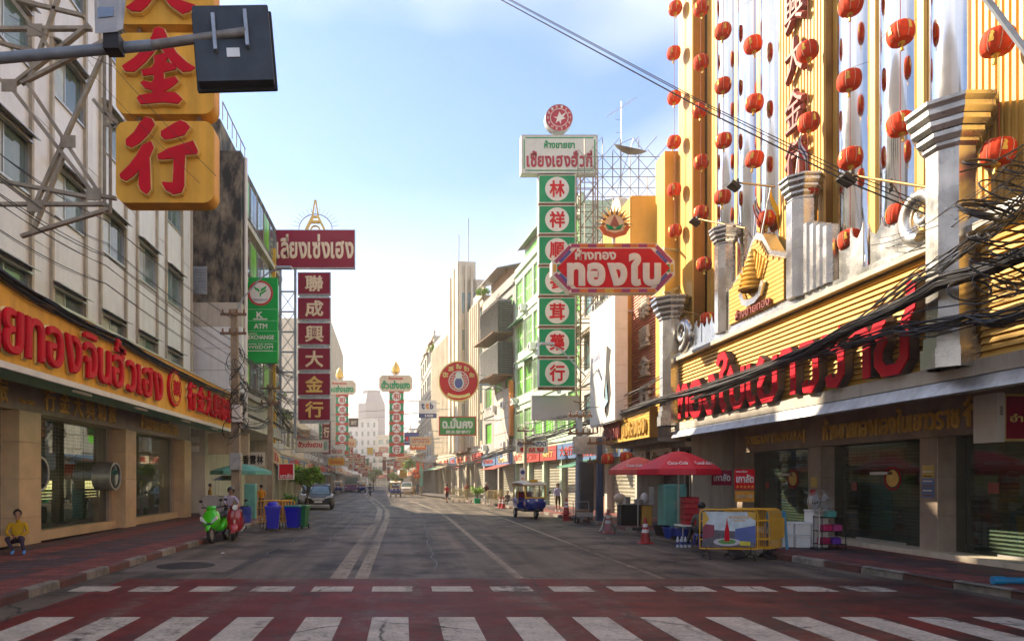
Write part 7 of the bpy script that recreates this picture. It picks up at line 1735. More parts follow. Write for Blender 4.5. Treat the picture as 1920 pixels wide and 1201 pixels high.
for x in (-.13, .13):
    for y in (-.13, .13): MB().bar((x * 1.2, y * 1.2, 0), (x, y, .28), .04).build('leg', bk, sk_)
cn = thing('food_counter', 'street food counter with steel pots under the smaller umbrella', 'counter', (wx(1165, 26.5), 26.5, .15))
MB().cbox(0, .75, 0, .55, 0, .8, .02).build('body', m_black, cn); MB().cbox(.8, 1.2, 0, .5, 0, .78, .02).build('front_panel', m_yellow, cn); MB().cbox(-.05, 1.3, -.05, .6, .8, .84, .01).build('worktop', m_alu, cn)
MB().lathe([(.22, .84), (.23, 1.1), (.21, 1.1)], (.2, .25, 0), 16).build('pot', m_alu, cn, True); MB().lathe([(.16, .84), (.17, 1.0), (.01, 1.06)], (.75, .25, 0), 16).build('pot', m_alu, cn, True); MB().ell((.0, .2, 1.05), (.25, .2, .2), 10, 7).build('cloth_bundle', m_cream_b, cn, True)
MB().box(1.25, 1.28, 0, .5, .84, 1.5).build('side_screen', m_steel, cn); MB().ell((1.0, .3, 1.05), (.16, .14, .22), 10, 7).build('bag', m_signwhite, cn, True)
tool = thing('push_cart', 'black wheeled cart at the kerb beneath the transformer pole', 'cart', (wx(1093, 30.3), 30.3, 0))
MB().cbox(-.4, .4, -.3, .3, .28, .34, .02).build('deck', m_black, tool); MB().cbox(-.36, .36, -.33, -.29, .30, .5, .01).build('bumper', m_alu, tool)
for x in (-.3, .3):
    for y in (-.22, .22): wheel(tool, (x, y, .13), .13, .08)
MB().tube([(-.35, .28, .3), (-.35, .35, .95), (.35, .35, .95), (.35, .28, .3)], .02, 6).build('handle', m_alu, tool); MB().cbox(-.3, .28, -.2, .22, .34, .62, .05).build('load', m_rust, tool)

# ---------------------------------------------------------------- tuk tuk
def tuktuk(label, loc, rotz, blue='0a2a86', roof=m_cream_b, group='tuk tuks'):
    t = thing('tuk_tuk', label, 'tuk tuk', loc, rotz, group)
    bm_ = M('tuk_' + blue, blue, 0.3, var=0.06, coat=0.4); ym = M('tuk_yellow', (0.65, 0.38, 0.02), 0.4, coat=0.2)
    wheel(t, (0, -1.05, .24), .24, .13); wheel(t, (-.55, .85, .24), .24, .14); wheel(t, (.55, .85, .24), .24, .14)
    loft([sec(.42, .36, -1.05, -.62, 14, 3.4), sec(.6, .50, -1.2, -.62, 14, 3.4), sec(.85, .53, -1.22, -.62, 14, 3.4), sec(1.0, .51, -1.12, -.62, 14, 3.4)]).build('nose', bm_, t, True)
    MB().cbox(-.5, .5, -.62, 1.3, .34, .46, .02).build('floor', m_black, t)
    loft([secy(.35, .60, .42, .80, 12, 5), secy(1.0, .62, .44, 1.0, 12, 5), secy(1.35, .58, .5, 1.02, 12, 5)]).build('rear_body', bm_, t, True)
    fr = MB()
    for s in (-1, 1):
        fr.bar((s * .50, -1.05, 1.0), (s * .50, -.85, 1.62), .06)
        fr.bar((s * .56, .3, .7), (s * .54, .3, 1.7), .045); fr.bar((s * .56, 1.25, .95), (s * .54, 1.2, 1.66), .045)
    fr.bar((-.5, -1.06, 1.02), (.5, -1.06, 1.02), .09).bar((-.5, -.85, 1.62), (.5, -.85, 1.62), .06)
    fr.build('windscreen_frame', ym, t)
    MB().add([(-.46, -1.02, 1.07), (.46, -1.02, 1.07), (.46, -.87, 1.58), (-.46, -.87, 1.58)], [(0, 1, 2, 3)]).build('windscreen', m_glass, t)
    loft([secy(-1.0, .56, 1.60, 1.68, 12, 3), secy(-.6, .62, 1.64, 1.80, 12, 3), secy(.4, .66, 1.66, 1.86, 12, 3), secy(1.3, .64, 1.60, 1.80, 12, 3), secy(1.45, .6, 1.56, 1.68, 12, 3)]).build('roof', roof, t, True)
    MB().cbox(-.2, .2, -.7, -.55, 1.79, 1.9, .03).build('roof_sign', ym, t)
    MB().cbox(-.45, .45, .5, 1.1, .62, .78, .04).build('seat', m_maroon, t); MB().cbox(-.45, .45, 1.08, 1.2, .78, 1.3, .03).build('backrest', m_maroon, t); MB().cbox(-.2, .2, -.3, .05, .46, .72, .03).build('driver_seat', m_black, t)
    for s in (-1, 1): MB().ell((s * .4, -1.17, .88), (.06, .04, .06), 12, 8).build('headlight', m_signwhite, t, True)
    MB().ell((0, -1.2, .9), (.07, .05, .07), 12, 8).build('headlight', m_signwhite, t, True)
    loft([secy(-1.36, .12, .44, .50), secy(-1.15, .16, .52, .58), secy(-.85, .16, .48, .54)]).build('front_fender', m_chrome, t, True)
    MB().cyl((-.3, -.62, 1.05), (.3, -.62, 1.05), .018, n=6).build('handlebar', m_black, t)
    for s in (-1, 1): MB().cyl((s * .5, -1.0, 1.1), (s * .66, -1.05, 1.25), .01, n=5).ell((s * .68, -1.05, 1.28), (.05, .02, .07), 8, 6).build('mirror', m_black, t, True)
    MB().cbox(-.18, .18, 1.36, 1.38, .6, .72, .005).build('number_plate', m_signwhite, t); MB().cbox(-.52, .52, 1.38, 1.42, .36, .46, .01).build('bumper', m_chrome, t)
    return t
tk = tuktuk('blue tuk tuk with yellow windscreen frame standing at the right kerb', (wx(1000, 33.8), 34.6, 0), R(4))
tk.scale = (1.02,) * 3
bb_ = thing('pink_bag', 'pink bag hanging on the side of the near tuk tuk', 'bag', (wx(986, 34), 34.0, .75)); MB().ell((0, 0, 0), (.13, .12, .16), 12, 8).build('bag_body', M('bag_pink', (0.45, 0.05, 0.2), 0.5), bb_, True); MB().tube([(-.08, 0, .12), (0, 0, .3), (.08, 0, .12)], .01, 5).build('strap', m_black, bb_)
# far traffic
for lab, px, D, rz, c in (('far blue tuk tuk on the right side of the road', 742, 77, 2, '0a2a86'), ('far blue tuk tuk left of the motorbike', 677, 105, -3, '1a3a6a'), ('far tuk tuk beside the coach at the left kerb', 634, 104, 4, '22406a')):
    o = copy_tree(tk); o['label'] = lab; o.location = (wx(px, D), D, 0); o.rotation_euler = (0, 0, R(rz)); o.scale = (1, 1, 1)

# ---------------------------------------------------------------- cars, coach
def car(label, loc, rotz, paint, suv=True):
    t = thing('parked_car', label, 'car', loc, rotz)
    pm = M('car_' + paint, paint, 0.35, var=0.03, coat=0.1, spec=0.25)
    def S(y, hw, z0, z1): return secy(y, hw, z0, z1, 16, 4.5)
    loft([S(-2.25, .70, .38, .66), S(-2.1, .86, .28, .84), S(-1.3, .92, .25, .98), S(-.6, .93, .25, 1.03), S(.8, .93, .25, 1.06), S(1.9, .90, .28, 1.06), S(2.25, .78, .4, .95)]).build('body', pm, t, True)
    loft([S(-1.05, .74, .90, 1.02), S(-.35, .70, .95, 1.52), S(.3, .70, .98, 1.66), S(1.3, .68, .98, 1.62), S(2.0, .66, .98, 1.2)]).build('cabin', m_wglass, t, True)
    loft([S(-.30, .62, 1.50, 1.56), S(.3, .66, 1.61, 1.69), S(1.3, .64, 1.58, 1.66), S(1.7, .58, 1.42, 1.5)]).build('roof', pm, t, True)
    for s in (-1, 1):
        MB().bar((s * .76, -1.0, 1.0), (s * .66, -.32, 1.54), .07).build('windscreen_pillar', pm, t)
        MB().prism([(s * .42, .72), (s * .80, .80), (s * .78, .92), (s * .50, .84)], -2.2, -1.9).build('headlight', M('headlight_glass', (0.7, 0.72, 0.72), 0.08), t)
        MB().ell((s * 1.02, -.75, 1.08), (.11, .07, .08), 12, 8).build('mirror', pm, t, True); MB().ell((s * .66, -2.2, .52), (.08, .05, .06), 10, 6).build('fog_lamp', m_signwhite, t, True)
        for y in (-1.4, 1.4): wheel(t, (s * .82, y, .34), .34, .22)
    MB().prism([(-.38, .62), (.38, .62), (.44, .80), (-.44, .80)], -2.29, -2.15).build('grille', m_steel, t)
    MB().cbox(-.26, .26, -2.32, -2.28, .46, .58, .004).build('number_plate', m_signwhite, t); MB().cbox(-.7, .7, -2.24, -2.1, .28, .36, .02).build('lower_bumper', m_alu, t)
    return t
car('black car facing the camera at the left kerb', (wx(592, 44), 46.2, 0), R(4), '121008')
car('silver car half hidden behind the black car', (wx(578, 51), 53.0, 0), R(4), 'b8b8b4')
car('white van standing at the far right kerb', (wx(772, 92) - .6, 95.0, 0), R(-4), 'd8d8d4')
co = thing('coach', 'cream and violet coach standing far down the left kerb', 'bus', (wx(658, 112), 114, 0), R(3))
pmv = M('coach_violet', (0.20, 0.06, 0.20), 0.35); 
MB().cbox(-1.25, 1.25, 0, 9, .35, 1.2, .08).build('lower_body', pmv, co); MB().cbox(-1.25, 1.25, .02, 9, 1.205, 2.95, .12).build('upper_body', m_cream_b, co); MB().box(-1.08, 1.08, -.02, .03, 1.3, 2.5).build('windscreen', m_wglass, co)
for s in (-1, 1):
    for y in (1.6, 7): wheel(co, (s * 1.1, y, .5), .5, .25)
    MB().cbox(s * .95 - .12, s * .95 + .12, -.03, .0, .7, .85, .01).build('headlight', m_signwhite, co)
    for k in range(5): bx('side_window', m_wglass, co, *( (1.252, 1.27) if s > 0 else (-1.27, -1.252) ), .6 + k * 1.6, 1.9 + k * 1.6, 1.5, 2.4)
# riders far down the road
ride = dict(sit); ride = {k: (v[0], v[1] + .12, v[2] + .42) for k, v in sit.items()}
ride.update({'wril': (.26, -.36, 1.02), 'pall': (.28, -.42, 1.02), 'elbl': (.27, -.1, .96), 'wrir': (-.26, -.36, 1.02), 'palr': (-.28, -.42, 1.02), 'elbr': (-.27, -.1, .96), 'ankl': (.13, -.1, .36), 'heell': (.13, -.1, .32), 'toel': (.14, -.25, .31), 'ankr': (-.13, -.1, .36), 'heelr': (-.13, -.1, .32), 'toer': (-.14, -.25, .31), 'knel': (.17, -.2, .74), 'kner': (-.17, -.2, .74)})
for px, D, c, lab in ((694, 82, '20304a', 'dark clothed rider on the motorbike mid road'), (731, 108, '4a4a50', 'small far rider on a motorbike left of the right tuk tuk')):
    scooter('dark motorbike mid road' if px == 694 else 'small far motorbike left of the right tuk tuk', (wx(px, D), D, 0), R(4), '18222e' if px == 694 else '30303a', 'sport' if px == 694 else 'retro_far')
    person(lab, (wx(px, D), D + .08, 0), R(4), c, '20242c', ride, 1.68, sleeve=c, helmet='22262a')
# people on the pavements
walk = {'knel': (.09, -.12, .50), 'ankl': (.09, -.10, .12), 'heell': (.09, -.10, .06), 'toel': (.10, -.27, .05), 'kner': (-.09, .02, .50), 'ankr': (-.09, .20, .13), 'heelr': (-.09, .22, .08), 'toer': (-.10, .06, .03), 'wril': (.23, .06, .88), 'pall': (.23, .07, .81), 'wrir': (-.23, -.14, .90), 'palr': (-.22, -.18, .84)}
person('woman in lilac top and olive shorts walking on right pavement', (wx(1046, 38.0), 38.0, .15), R(-8), 'a8a4c0', '4a3c10', walk, 1.6, sleeve='a8a4c0', shin='skin', shoe='c8c8c4', hair='long')
person('person in red shirt walking at the right kerb far off', (wx(838, 58), 58, 0), R(160), 'b01020', '401018', walk, 1.62, shin='skin', hair='short')
person('person in dark red top with pale headscarf on right pavement', (wx(912, 53), 53, .15), R(20), '4a1018', 'c0b8a8', None, 1.6, sleeve='4a1018', hair='short', hat='c8c0b0')
person('person in rust shirt beside pale barrier on right pavement', (wx(875, 60), 60, .15), R(-30), '8a4020', '50483a', walk, 1.62, hair='short')
person('crouching person low against the shutters beyond the cones', (wx(951, 50), 50, .15), R(-40), '3a3030', '30282a', {k: (v[0], v[1], v[2] - .02) if k not in ('heell', 'heelr', 'toel', 'toer', 'ankl', 'ankr') else v for k, v in sit.items()}, 1.55)
person('person in dark blue on far right pavement near the pole', (wx(783, 84), 84, .15), R(-20), '28324a', '28304a', walk, 1.65)
person('vendor in yellow shirt by the white wall on the left', (wx(394, 35), 35, .15), R(120), 'b8860a', '3a3028', None, 1.6)
person('vendor in orange yellow shirt carrying bag near the left pole', (wx(490, 34), 34, .15), R(200), 'd08a08', '303a30', walk, 1.55)
# pale barriers and plants on right pavement
for px, D, lab in ((846, 58.5, 'pale yellow barrier behind the red shirted person'), (858, 57.5, 'second pale yellow barrier right of the red shirted person'), (913, 51.0, 'pale yellow barrier below the headscarfed person'), (926, 50.5, 'pale yellow barrier left of the cone pair'), (757, 84, 'orange yellow barrier beside the far right tuk tuk')):
    barrier(lab, (wx(px, D), D, .0), R(-12), 1.0 if D < 55 else 1.3, 1.15, m_bary if px == 757 else M('barrier_pale', (0.62, 0.47, 0.18), 0.5), 12, 'barriers on the right pavement', feet=True)
# ---------------------------------------------------------------- trees and plants
def leaf_mat(nm, c):
    m = M(nm, c, 0.55, var=0.45, scale=3.5); m.node_tree.nodes['Principled BSDF'].inputs['Transmission Weight'].default_value = 0.0; return m
m_leafA = leaf_mat('leaf_bright', (0.30, 0.48, 0.03)); m_leafB = leaf_mat('leaf_mid', (0.14, 0.29, 0.04)); m_bark = M('bark', (0.12, 0.09, 0.06), 0.9, bump=.4)
def tree(name, label, loc, h, r, trunk_h, n, mats, leaf=.16, cat='tree', pot=False, squash=.75):
    rnd = random.Random(hash(label) % 1000)
    rnd = random.Random(len(label) * 7 + n)
    t = thing(name, label, cat, loc)
    b = MB().tube([(0, 0, 0), (.04, .02, trunk_h * .5), (-.02, .03, trunk_h), (.0, .0, trunk_h + (h - trunk_h) * .4)], [.09 * h / 4, .075 * h / 4, .06 * h / 4, .02], 8)
    cl = []
    for i in range(13):
        a = rnd.uniform(0, 2 * PI); e = rnd.uniform(-.5, 1); d = rnd.uniform(.35, .95) * r
        c = Vector((d * math.cos(a) * math.cos(e * .8), d * math.sin(a) * math.cos(e * .8), trunk_h + (h - trunk_h) * .45 + d * squash * math.sin(e)))
        cl.append((c, rnd.uniform(.25, .45) * r)); b.tube([(0, 0, trunk_h * .85), c * .5 + Vector((0, 0, trunk_h * .45)), c], [.03 * h / 4, .02 * h / 4, .008], 5)
    b.build('trunk', m_bark, t, True)
    for mi, mm in enumerate(mats):
        lb_ = MB()
        for _ in range(n // len(mats)):
            c, cr_ = rnd.choice(cl); v = Vector((rnd.gauss(0, 1), rnd.gauss(0, 1), rnd.gauss(0, .8))); v = v.normalized() * cr_ * rnd.random() ** .4; p = c + v
            u = Vector((rnd.uniform(-1, 1), rnd.uniform(-1, 1), rnd.uniform(-.6, .6))).normalized(); w = u.cross(Vector((rnd.uniform(-.5, .5), rnd.uniform(-.5, .5), 1))).normalized(); s = leaf * rnd.uniform(.6, 1.2)
            lb_.add([p - u * s * .6, p + w * s * .28, p + u * s * .6, p - w * s * .28], [(0, 1, 2, 3)])
        struct(put('crown', lb_.mesh('crown', mm, fix=False), t), 'stuff')
    if pot: MB().lathe([(.001, 0), (.2, 0), (.27, .4), (.24, .4), (.22, .34), (.001, .34)], (0, 0, 0), 16).build('pot', pot, t, True)
    return t
tree('street_tree', 'bright green street tree behind the bins', (wx(576, 41), 41, .15), 2.9, 1.05, 1.0, 4200, [m_leafA, m_leafB], .2)
tree('potted_plant', 'leafy plant in green pot on the right pavement', (wx(895, 52), 52, .15), 1.5, .62, .45, 700, [m_leafA, m_leafB], .15, 'plant', m_green)
tree('street_tree', 'green street tree far down the left pavement', (wx(700, 125), 125, 0), 4.2, 1.7, 1.6, 900, [m_leafB], .35)
tree('street_tree', 'pale green street tree far down right of mid road', (wx(742, 120), 120, 0), 3.4, 1.6, 1.2, 800, [m_leafA], .35)
tree('street_tree', 'dark street tree by the far right pole', (wx(778, 95), 95, 0), 6.0, 1.6, 2.5, 900, [m_leafB], .35)
for i, (px, py, D, lab) in enumerate(((521, 745, 47, 'green climbing plant on the left facade beside the yellow sign'), (533, 790, 48, 'lower clump of climbing plant beside the maroon frame'), (905, 560, 64, 'rooftop plant beside the deco tower'), (808, 660, 98, 'balcony plant on the far tan block'), (930, 690, 62, 'window plant on the louvred shop house'))):
    tree('facade_plant', lab, (wx(px, D), D - .6, wz(py, D) - .6), 1.7, .8, .3, 500, [m_leafA, m_leafB], .2, 'plant')
tree('potted_plant', 'small plant behind the blue bins at the left', (wx(545, 34), 34, .15), 1.3, .4, .4, 350, [m_leafB], .14, 'plant', m_black)

# ---------------------------------------------------------------- utility poles and lamps
m_pole = M('concrete_pole', (0.33, 0.27, 0.19), 0.85, var=.25, scale=3, bump=.4, dirt=.5, dirtcol=(.1, .07, .05))
def pole(label, px, D, top, w, boxes=(), mat=None, lean=0, base=.15, name='utility_pole'):
    t = thing(name, label, 'pole', (wx(px, D), D, base)); h = wz(top, D) - base
    loft([[(-w, -w, 0), (w, -w, 0), (w, w, 0), (-w, w, 0)], [(-w * .7 + lean, -w * .7, h), (w * .7 + lean, -w * .7, h), (w * .7 + lean, w * .7, h), (-w * .7 + lean, w * .7, h)]]).build('shaft', mat or m_pole, t)
    for (x0, x1, z0, z1, mm) in boxes: MB().cbox(x0, x1, -w - .28, -w - .01, z0, z1, .02).build('service_box', mm, t)
    for z in (h - .3, h - 1.1): 
        MB().box(-.55 + lean, .55 + lean, -w - .05, -w * .75, z, z + .1).build('cross_arm', m_rust, t)
        for x in (-.45, -.15, .15, .45): MB().lathe([(.03, 0), (.05, .05), (.03, .1), (.045, .15), (.001, .17)], (x + lean, -w, z + .1), 8).build('insulator', m_wood, t)
    return t
pole('leaning concrete pole with meter boxes and cable tangle at left kerb', 444, 29.0, 580, .19, ((-.2, .28, 2.2, 2.9, m_steel), (-.1, .3, 4.2, 4.9, m_wht)), lean=-.1)
pole('second weathered pole with red painted foot on the left', 506, 37.0, 720, .17, (), lean=.05)
pole('transformer pole with grey cabinet on the right pavement', 1086, 31.5, 770, .16, ((-.35, 1.1, 2.95, 3.75, m_steel), (-.05, .55, .3, 2.6, m_slatd)), m_bluesteel)
pole('dark blue steel post right of the transformer pole', 1124, 29.5, 820, .14, (), M('dark_blue_post', (0.06, 0.09, 0.16), .4, .4, dirt=.4))
pole('far pole with red lanterns on the right pavement', 790, 88, 850, .18, ((-.2, .2, 1.0, 3.5, m_teal),))
pole('thin pole behind the tuk tuk on the right pavement', 985, 43, 800, .11)
pole('thin pole at the end of the left shops', 621, 85, 868, .1)
for px, py in ((780, 884), (782, 892)):
    o = copy_tree(proto); D = 87.5; o.location = (wx(px, D), D, wz(py, D)); o.scale = (1.6,) * 3; o['group'] = 'lanterns on the far right pole'; o['label'] = ('upper' if py < 890 else 'lower') + ' red lantern hanging on the far right pole'
for px, py, D, lab in ((1139, 860, 27.5, 'red lantern with yellow tassel left of the umbrellas'), (1174, 857, 26.8, 'red lantern just above the smaller umbrella')):
    o = copy_tree(proto); o.location = (wx(px, D), D, wz(py, D)); o['group'] = 'lanterns under the canopy'; o['label'] = lab
def street_lamp(label, base, pts, D):
    t = thing('street_lamp', label, 'lamp', (wx(base[0], D), D, wz(base[1], D)))
    P = [Vector((wx(a, D) - wx(base[0], D), 0, wz(b, D) - wz(base[1], D))) for a, b in pts]
    MB().tube(P, .035, 7).build('arm', m_bluesteel, t, True)
    e_ = P[-1]; d = (P[-1] - P[-2]).normalized(); MB().cbox(-.35, .35, -.11, .11, -.05, .07, .04).build('lamp_head', m_bluesteel, t, loc=e_ + d * .25)
street_lamp('lamp on curved arm in front of the green bank sign', (443, 612), [(443, 612), (443, 585), (455, 560), (485, 525), (505, 510), (522, 505)], 29.0)
street_lamp('lamp on slanting arm before the lowest medicine panels', (1098, 705), [(1098, 705), (1075, 680), (1052, 655), (1035, 648)], 33)
street_lamp('lamp on slanting arm beside the orange edged billboard', (975, 765), [(975, 765), (955, 740), (938, 726), (915, 722)], 46)

# ---------------------------------------------------------------- cables
def cat_pts(pts, sag=.0, n=7, jit=0.0, rnd=random):
    out = []
    for i in range(len(pts) - 1):
        a, b = Vector(pts[i]), Vector(pts[i + 1])
        for k in range(n if i < len(pts) - 2 else n + 1):
            q = k / n; p = a.lerp(b, q); p.z -= sag * 4 * q * (1 - q); out.append(p)
    if jit:
        ph = rnd.uniform(0, 6)
        for i, p in enumerate(out): p.z += jit * math.sin(i * .9 + ph) * .6 + rnd.uniform(-jit, jit) * .35; p.x += rnd.uniform(-jit, jit) * .6
    return out
def W3(px, py, D): return (wx(px, D), D, wz(py, D))
def on_x(px, py, X): D = X * FPX / (px - VPX); return (X, D, wz(py, D))
def bundle(label, pts, n, spread, r, sag=.1, jit=.05, name='cable_bundle', mat=None, seed=1):
    rnd = random.Random(seed)
    o = Vector(pts[0]); t = thing(name, label, 'cable bundle' if n > 3 else 'cable', o)
    for i in range(n):
        dz, dx = rnd.gauss(0, spread), rnd.gauss(0, spread * .5)
        P = cat_pts([(p[0] + dx, p[1], p[2] + dz + rnd.uniform(-spread, spread) * .4) for p in pts], sag * rnd.uniform(.5, 1.5), 6, jit, rnd)
        MB().tube([p - o for p in P], r * rnd.uniform(.6, 1.3), 5).build('strand', mat or m_cable, t, True)
    return t
bundle('three parallel cables crossing the sky down to the right facade', [W3(925, -12, 20), W3(1330, 205, 15.5), W3(1590, 335, 13.5), W3(1860, 445, 12)], 3, .05, .012, 0, 0.0, 'overhead_cable', seed=2)
bundle('thick black cable bundle sagging across the giant red letters', [on_x(1090, 795, 9.3), on_x(1240, 750, 9.25), on_x(1440, 690, 9.2), on_x(1600, 612, 9.2), on_x(1760, 530, 9.2), on_x(1935, 470, 9.2)], 24, .085, .018, .06, .03, seed=3)
bundle('second cable bundle fanning to the right edge', [on_x(1300, 742, 9.35), on_x(1500, 665, 9.3), on_x(1680, 610, 9.3), on_x(1820, 590, 9.25), on_x(1935, 575, 9.2)], 18, .11, .016, .05, .05, seed=4)
bundle('loose cables above the right hand bundle', [on_x(1560, 640, 9.4), on_x(1720, 520, 9.35), on_x(1830, 450, 9.3), on_x(1935, 370, 9.2)], 12, .12, .014, .05, .05, seed=5)
bundle('thin cables from the facade to the coiled cables at right', [on_x(1650, 470, 9.9), on_x(1800, 400, 9.5), on_x(1935, 290, 9.2)], 6, .22, .008, .1, .02, seed=6)
cc = thing('coiled_cables', 'tangled coils of black cable at the right edge', 'cable coil', (9.15, 10.5, 6.2))
rnd = random.Random(9)
for i in range(30):
    c = Vector((rnd.uniform(-.45, .45), rnd.uniform(-.2, .2), rnd.uniform(-1.4, .7))); r = rnd.uniform(.14, .42); ax = rnd.uniform(-.5, .5); sq = rnd.uniform(.35, .8)
    MB().tube([c + Vector((r * math.cos(a * PI / 9), .15 * math.sin(a * PI / 9 + ax), r * sq * math.sin(a * PI / 9 + ax))) for a in range(18)], rnd.uniform(.008, .02), 5, True).build('coil', m_cable, cc, True)
for i in range(10):
    a = Vector((rnd.uniform(-.6, .0), 0, rnd.uniform(-.9, .5))); MB().tube([a, a + Vector((.4, -.1, rnd.uniform(-.2, .3))), a + Vector((1.1, -.3, rnd.uniform(-.1, .5)))], rnd.uniform(.008, .016), 5).build('loose_end', m_cable, cc, True)
bundle('cable bundle running away above the right pavement', [on_x(1090, 795, 9.3), W3(1000, 822, 43), W3(930, 850, 53), W3(860, 872, 66), W3(800, 868, 82), W3(770, 855, 95)], 16, .13, .03, .12, .05, seed=7)
bundle('thick cable bundle lying along the top of the gold fascia', [on_x(-20, 495, -8.3), on_x(120, 585, -8.3), on_x(235, 640, -8.3), on_x(340, 700, -8.3), on_x(432, 742, -8.2)], 14, .06, .018, .05, .04, seed=8)
for k, (ya, yb) in enumerate(((275, 600), (318, 640), (350, 655), (372, 672), (418, 690))):
    bundle('thin cable before the white panels, %s from the top' % ORD[k], [on_x(-20, ya, -7.7), on_x(200, (ya + yb) / 2 - 22, -7.75), on_x(438, yb, -7.5)], 2, .02, .009, .12, 0, 'overhead_cable', seed=20 + k)
bundle('slack guy wires crossing the big gold sign', [W3(20, -5, 13.4), W3(215, 105, 13.4), W3(408, 300, 13.3)], 2, .3, .006, .05, 0, 'overhead_cable', seed=30)
tg = thing('cable_tangle', 'messy loops of cable wound around the left concrete pole', 'cable tangle', (wx(444, 29), 28.7, 5.4))
for i in range(22):
    c = Vector((rnd.uniform(-.25, .35), rnd.uniform(-.1, .1), rnd.uniform(-1.6, 1.6))); r = rnd.uniform(.15, .5)
    MB().tube([c + Vector((r * math.cos(a * PI / 8) * .8, .2 * math.sin(a * PI / 8), r * math.sin(a * PI / 8 + i))) for a in range(16)], rnd.uniform(.01, .02), 5, True).build('coil', m_cable, tg, True)
for k, (a, b_) in enumerate(((640, 700), (690, 745), (740, 770), (772, 800))):
    bundle('cable bundle between the two left poles, %s from the top' % ORD[k], [W3(438, a, 29), W3(470, (a + b_) / 2 + 12, 33), W3(506, b_ - 15, 37), W3(560, b_ + 10, 48)], 8, .10, .016, .15, .06, seed=40 + k)
bundle('cable bundle dropping past the second left pole', [W3(506, 740, 37), W3(545, 800, 44), W3(600, 822, 60), W3(640, 850, 85)], 8, .12, .02, .2, .05, seed=50)
bundle('long thin cable spanning the street before the far tower', [W3(560, 765, 60), W3(680, 772, 70), W3(790, 745, 75)], 2, .3, .015, .4, 0, 'overhead_cable', seed=51)
bundle('long thin cables spanning the street above the far traffic', [W3(600, 852, 90), W3(690, 862, 95), W3(800, 850, 88)], 3, .5, .02, .4, 0, 'overhead_cable', seed=52)
bundle('loose cables hanging over the right shop canopies', [W3(985, 800, 42), W3(1040, 790, 38), W3(1120, 768, 33), W3(1250, 720, 25)], 10, .3, .016, .2, .06, seed=53)
bundle('dark pipe end of a lamp arm in the top right corner', [W3(1845, -10, 10.2), W3(1935, 110, 9.6)], 1, 0, .055, 0, 0, 'lamp_arm', MATS['blue_grey_tube'], seed=54)

# small litter and roadside things
for i, (px, py, lab, c) in enumerate(((245, 1055, 'scrap of white litter by the left kerb', 'c8c4bc'), (418, 1038, 'small white scrap on the left lane', 'd0ccc4'), (1140, 1010, 'pale leaf of litter on the right lane', 'a09888'))):
    D = CAM_H * FPX / (py - HOR); t = MB().add([(-.06, -.04, .012), (.05, -.05, .03), (.07, .05, .012), (-.03, .04, .035), (0, 0, .05)], [(0, 1, 4), (1, 2, 4), (2, 3, 4), (3, 0, 4)]).build('litter', M('litter_' + c, c, .7), None, loc=(wx(px, D), D, 0.0)); tag(t, lab, 'litter')
# left vendor corner
vc = thing('vendor_cart', 'street vendor cart with metal hood by the left white wall', 'cart', (wx(402, 33.5), 33.5, .15))
MB().cbox(0, 1.1, 0, .7, .35, .95, .02).build('body', m_signwhite, vc); MB().cbox(-.03, 1.13, -.03, .73, .95, 1.0, .01).build('worktop', m_alu, vc)
for x in (.03, 1.07):
    for y in (.05, .65): MB().cyl((x, y, 1.0), (x, y, 1.75), .015, n=6).build('post', m_alu, vc)
loft([[(-.1, -.1, 1.75), (1.2, -.1, 1.75), (1.2, .8, 1.75), (-.1, .8, 1.75)], [(.3, .2, 2.0), (.8, .2, 2.0), (.8, .5, 2.0), (.3, .5, 2.0)]]).build('hood', m_steel, vc)
for x in (.15, .95): wheel(vc, (x, -.02, .22), .22, .06)
bulb = MB().ell((.95, .1, 1.62), (.07, .07, .08), 12, 8).build('bulb', M('lit_bulb', (1, .95, .8), .4, emit=(1, .9, .7, 14)), vc, True)
bx('red_menu', m_red, vc, .75, 1.35, -.12, -.09, .55, 1.4)
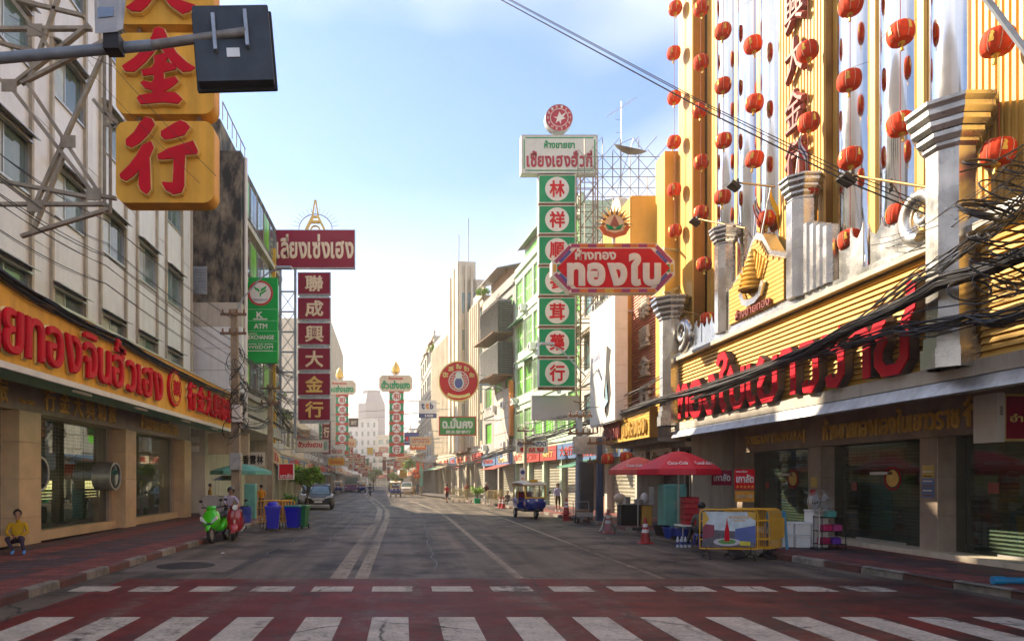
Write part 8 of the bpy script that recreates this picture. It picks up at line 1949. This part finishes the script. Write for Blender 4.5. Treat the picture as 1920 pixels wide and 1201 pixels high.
rt = thing('round_table_top', 'round pale tabletop leaning by the vendor cart', 'tabletop', (wx(395, 30), 30, .15)); MB().lathe([(.001, -.02), (.55, -.02), (.56, 0), (.55, .02), (.001, .02)], (0, 0, .56), 28, 'y').build('top', m_concl, rt, True); MB().box(-.5, .5, .02, .05, .53, .59).build('batten', m_wood, rt)
dr = thing('blue_drum', 'blue plastic drum beside the left pole', 'drum', (wx(460, 28.5), 28.5, .15)); MB().lathe([(.001, 0), (.24, 0), (.26, .3), (.25, .33), (.26, .36), (.24, .66), (.001, .68)], (0, 0, 0), 20).build('drum_body', bk, dr, True); MB().cyl((.1, 0, .67), (.1, 0, .71), .04, n=10).build('bung', m_black, dr)
gcab = thing('green_locker', 'pale green metal locker behind the left pole', 'locker', (wx(458, 31), 31, .15)); MB().cbox(0, .5, 0, .4, 0, 1.6, .02).build('body', m_teal, gcab); MB().cbox(.02, .48, -.02, -.002, .05, 1.55, .008).build('door', m_teal, gcab)
pk = thing('parking_sign', 'blue disc parking sign on the thin right pole', 'road sign', (wx(975, 42.6), 42.6, wz(902, 42.6))); MB().box(0, .33, 0, .02, 0, .85).build('plate', m_signwhite, pk); MB().prism(ring(.165, .58, .14, 20), -.01, 0).build('disc', m_inkblue, pk); MB().box(.06, .27, -.01, 0, .15, .2).build('red_text_bar', m_red, pk)

# ---------------------------------------------------------------- haze
hz = MB().box(-205, 205, -65, 470, -1.0, 60)
hz = struct(hz.mesh('haze', []) and put('haze', hz.mesh('haze', [])), 'stuff')
hm = bpy.data.materials.new('haze_air'); hm.use_nodes = True
hn = hm.node_tree; hn.nodes.remove(hn.nodes['Principled BSDF'])
pv = hn.nodes.new('ShaderNodeVolumePrincipled'); pv.inputs['Color'].default_value = (1.0, 0.90, 0.76, 1); pv.inputs['Density'].default_value = HAZE; pv.inputs['Anisotropy'].default_value = 0.4
hn.links.new(pv.outputs['Volume'], [n for n in hn.nodes if n.type == 'OUTPUT_MATERIAL'][0].inputs['Volume'])
hz.data.materials.append(hm)
bpy.data.scenes.remove(_TS)
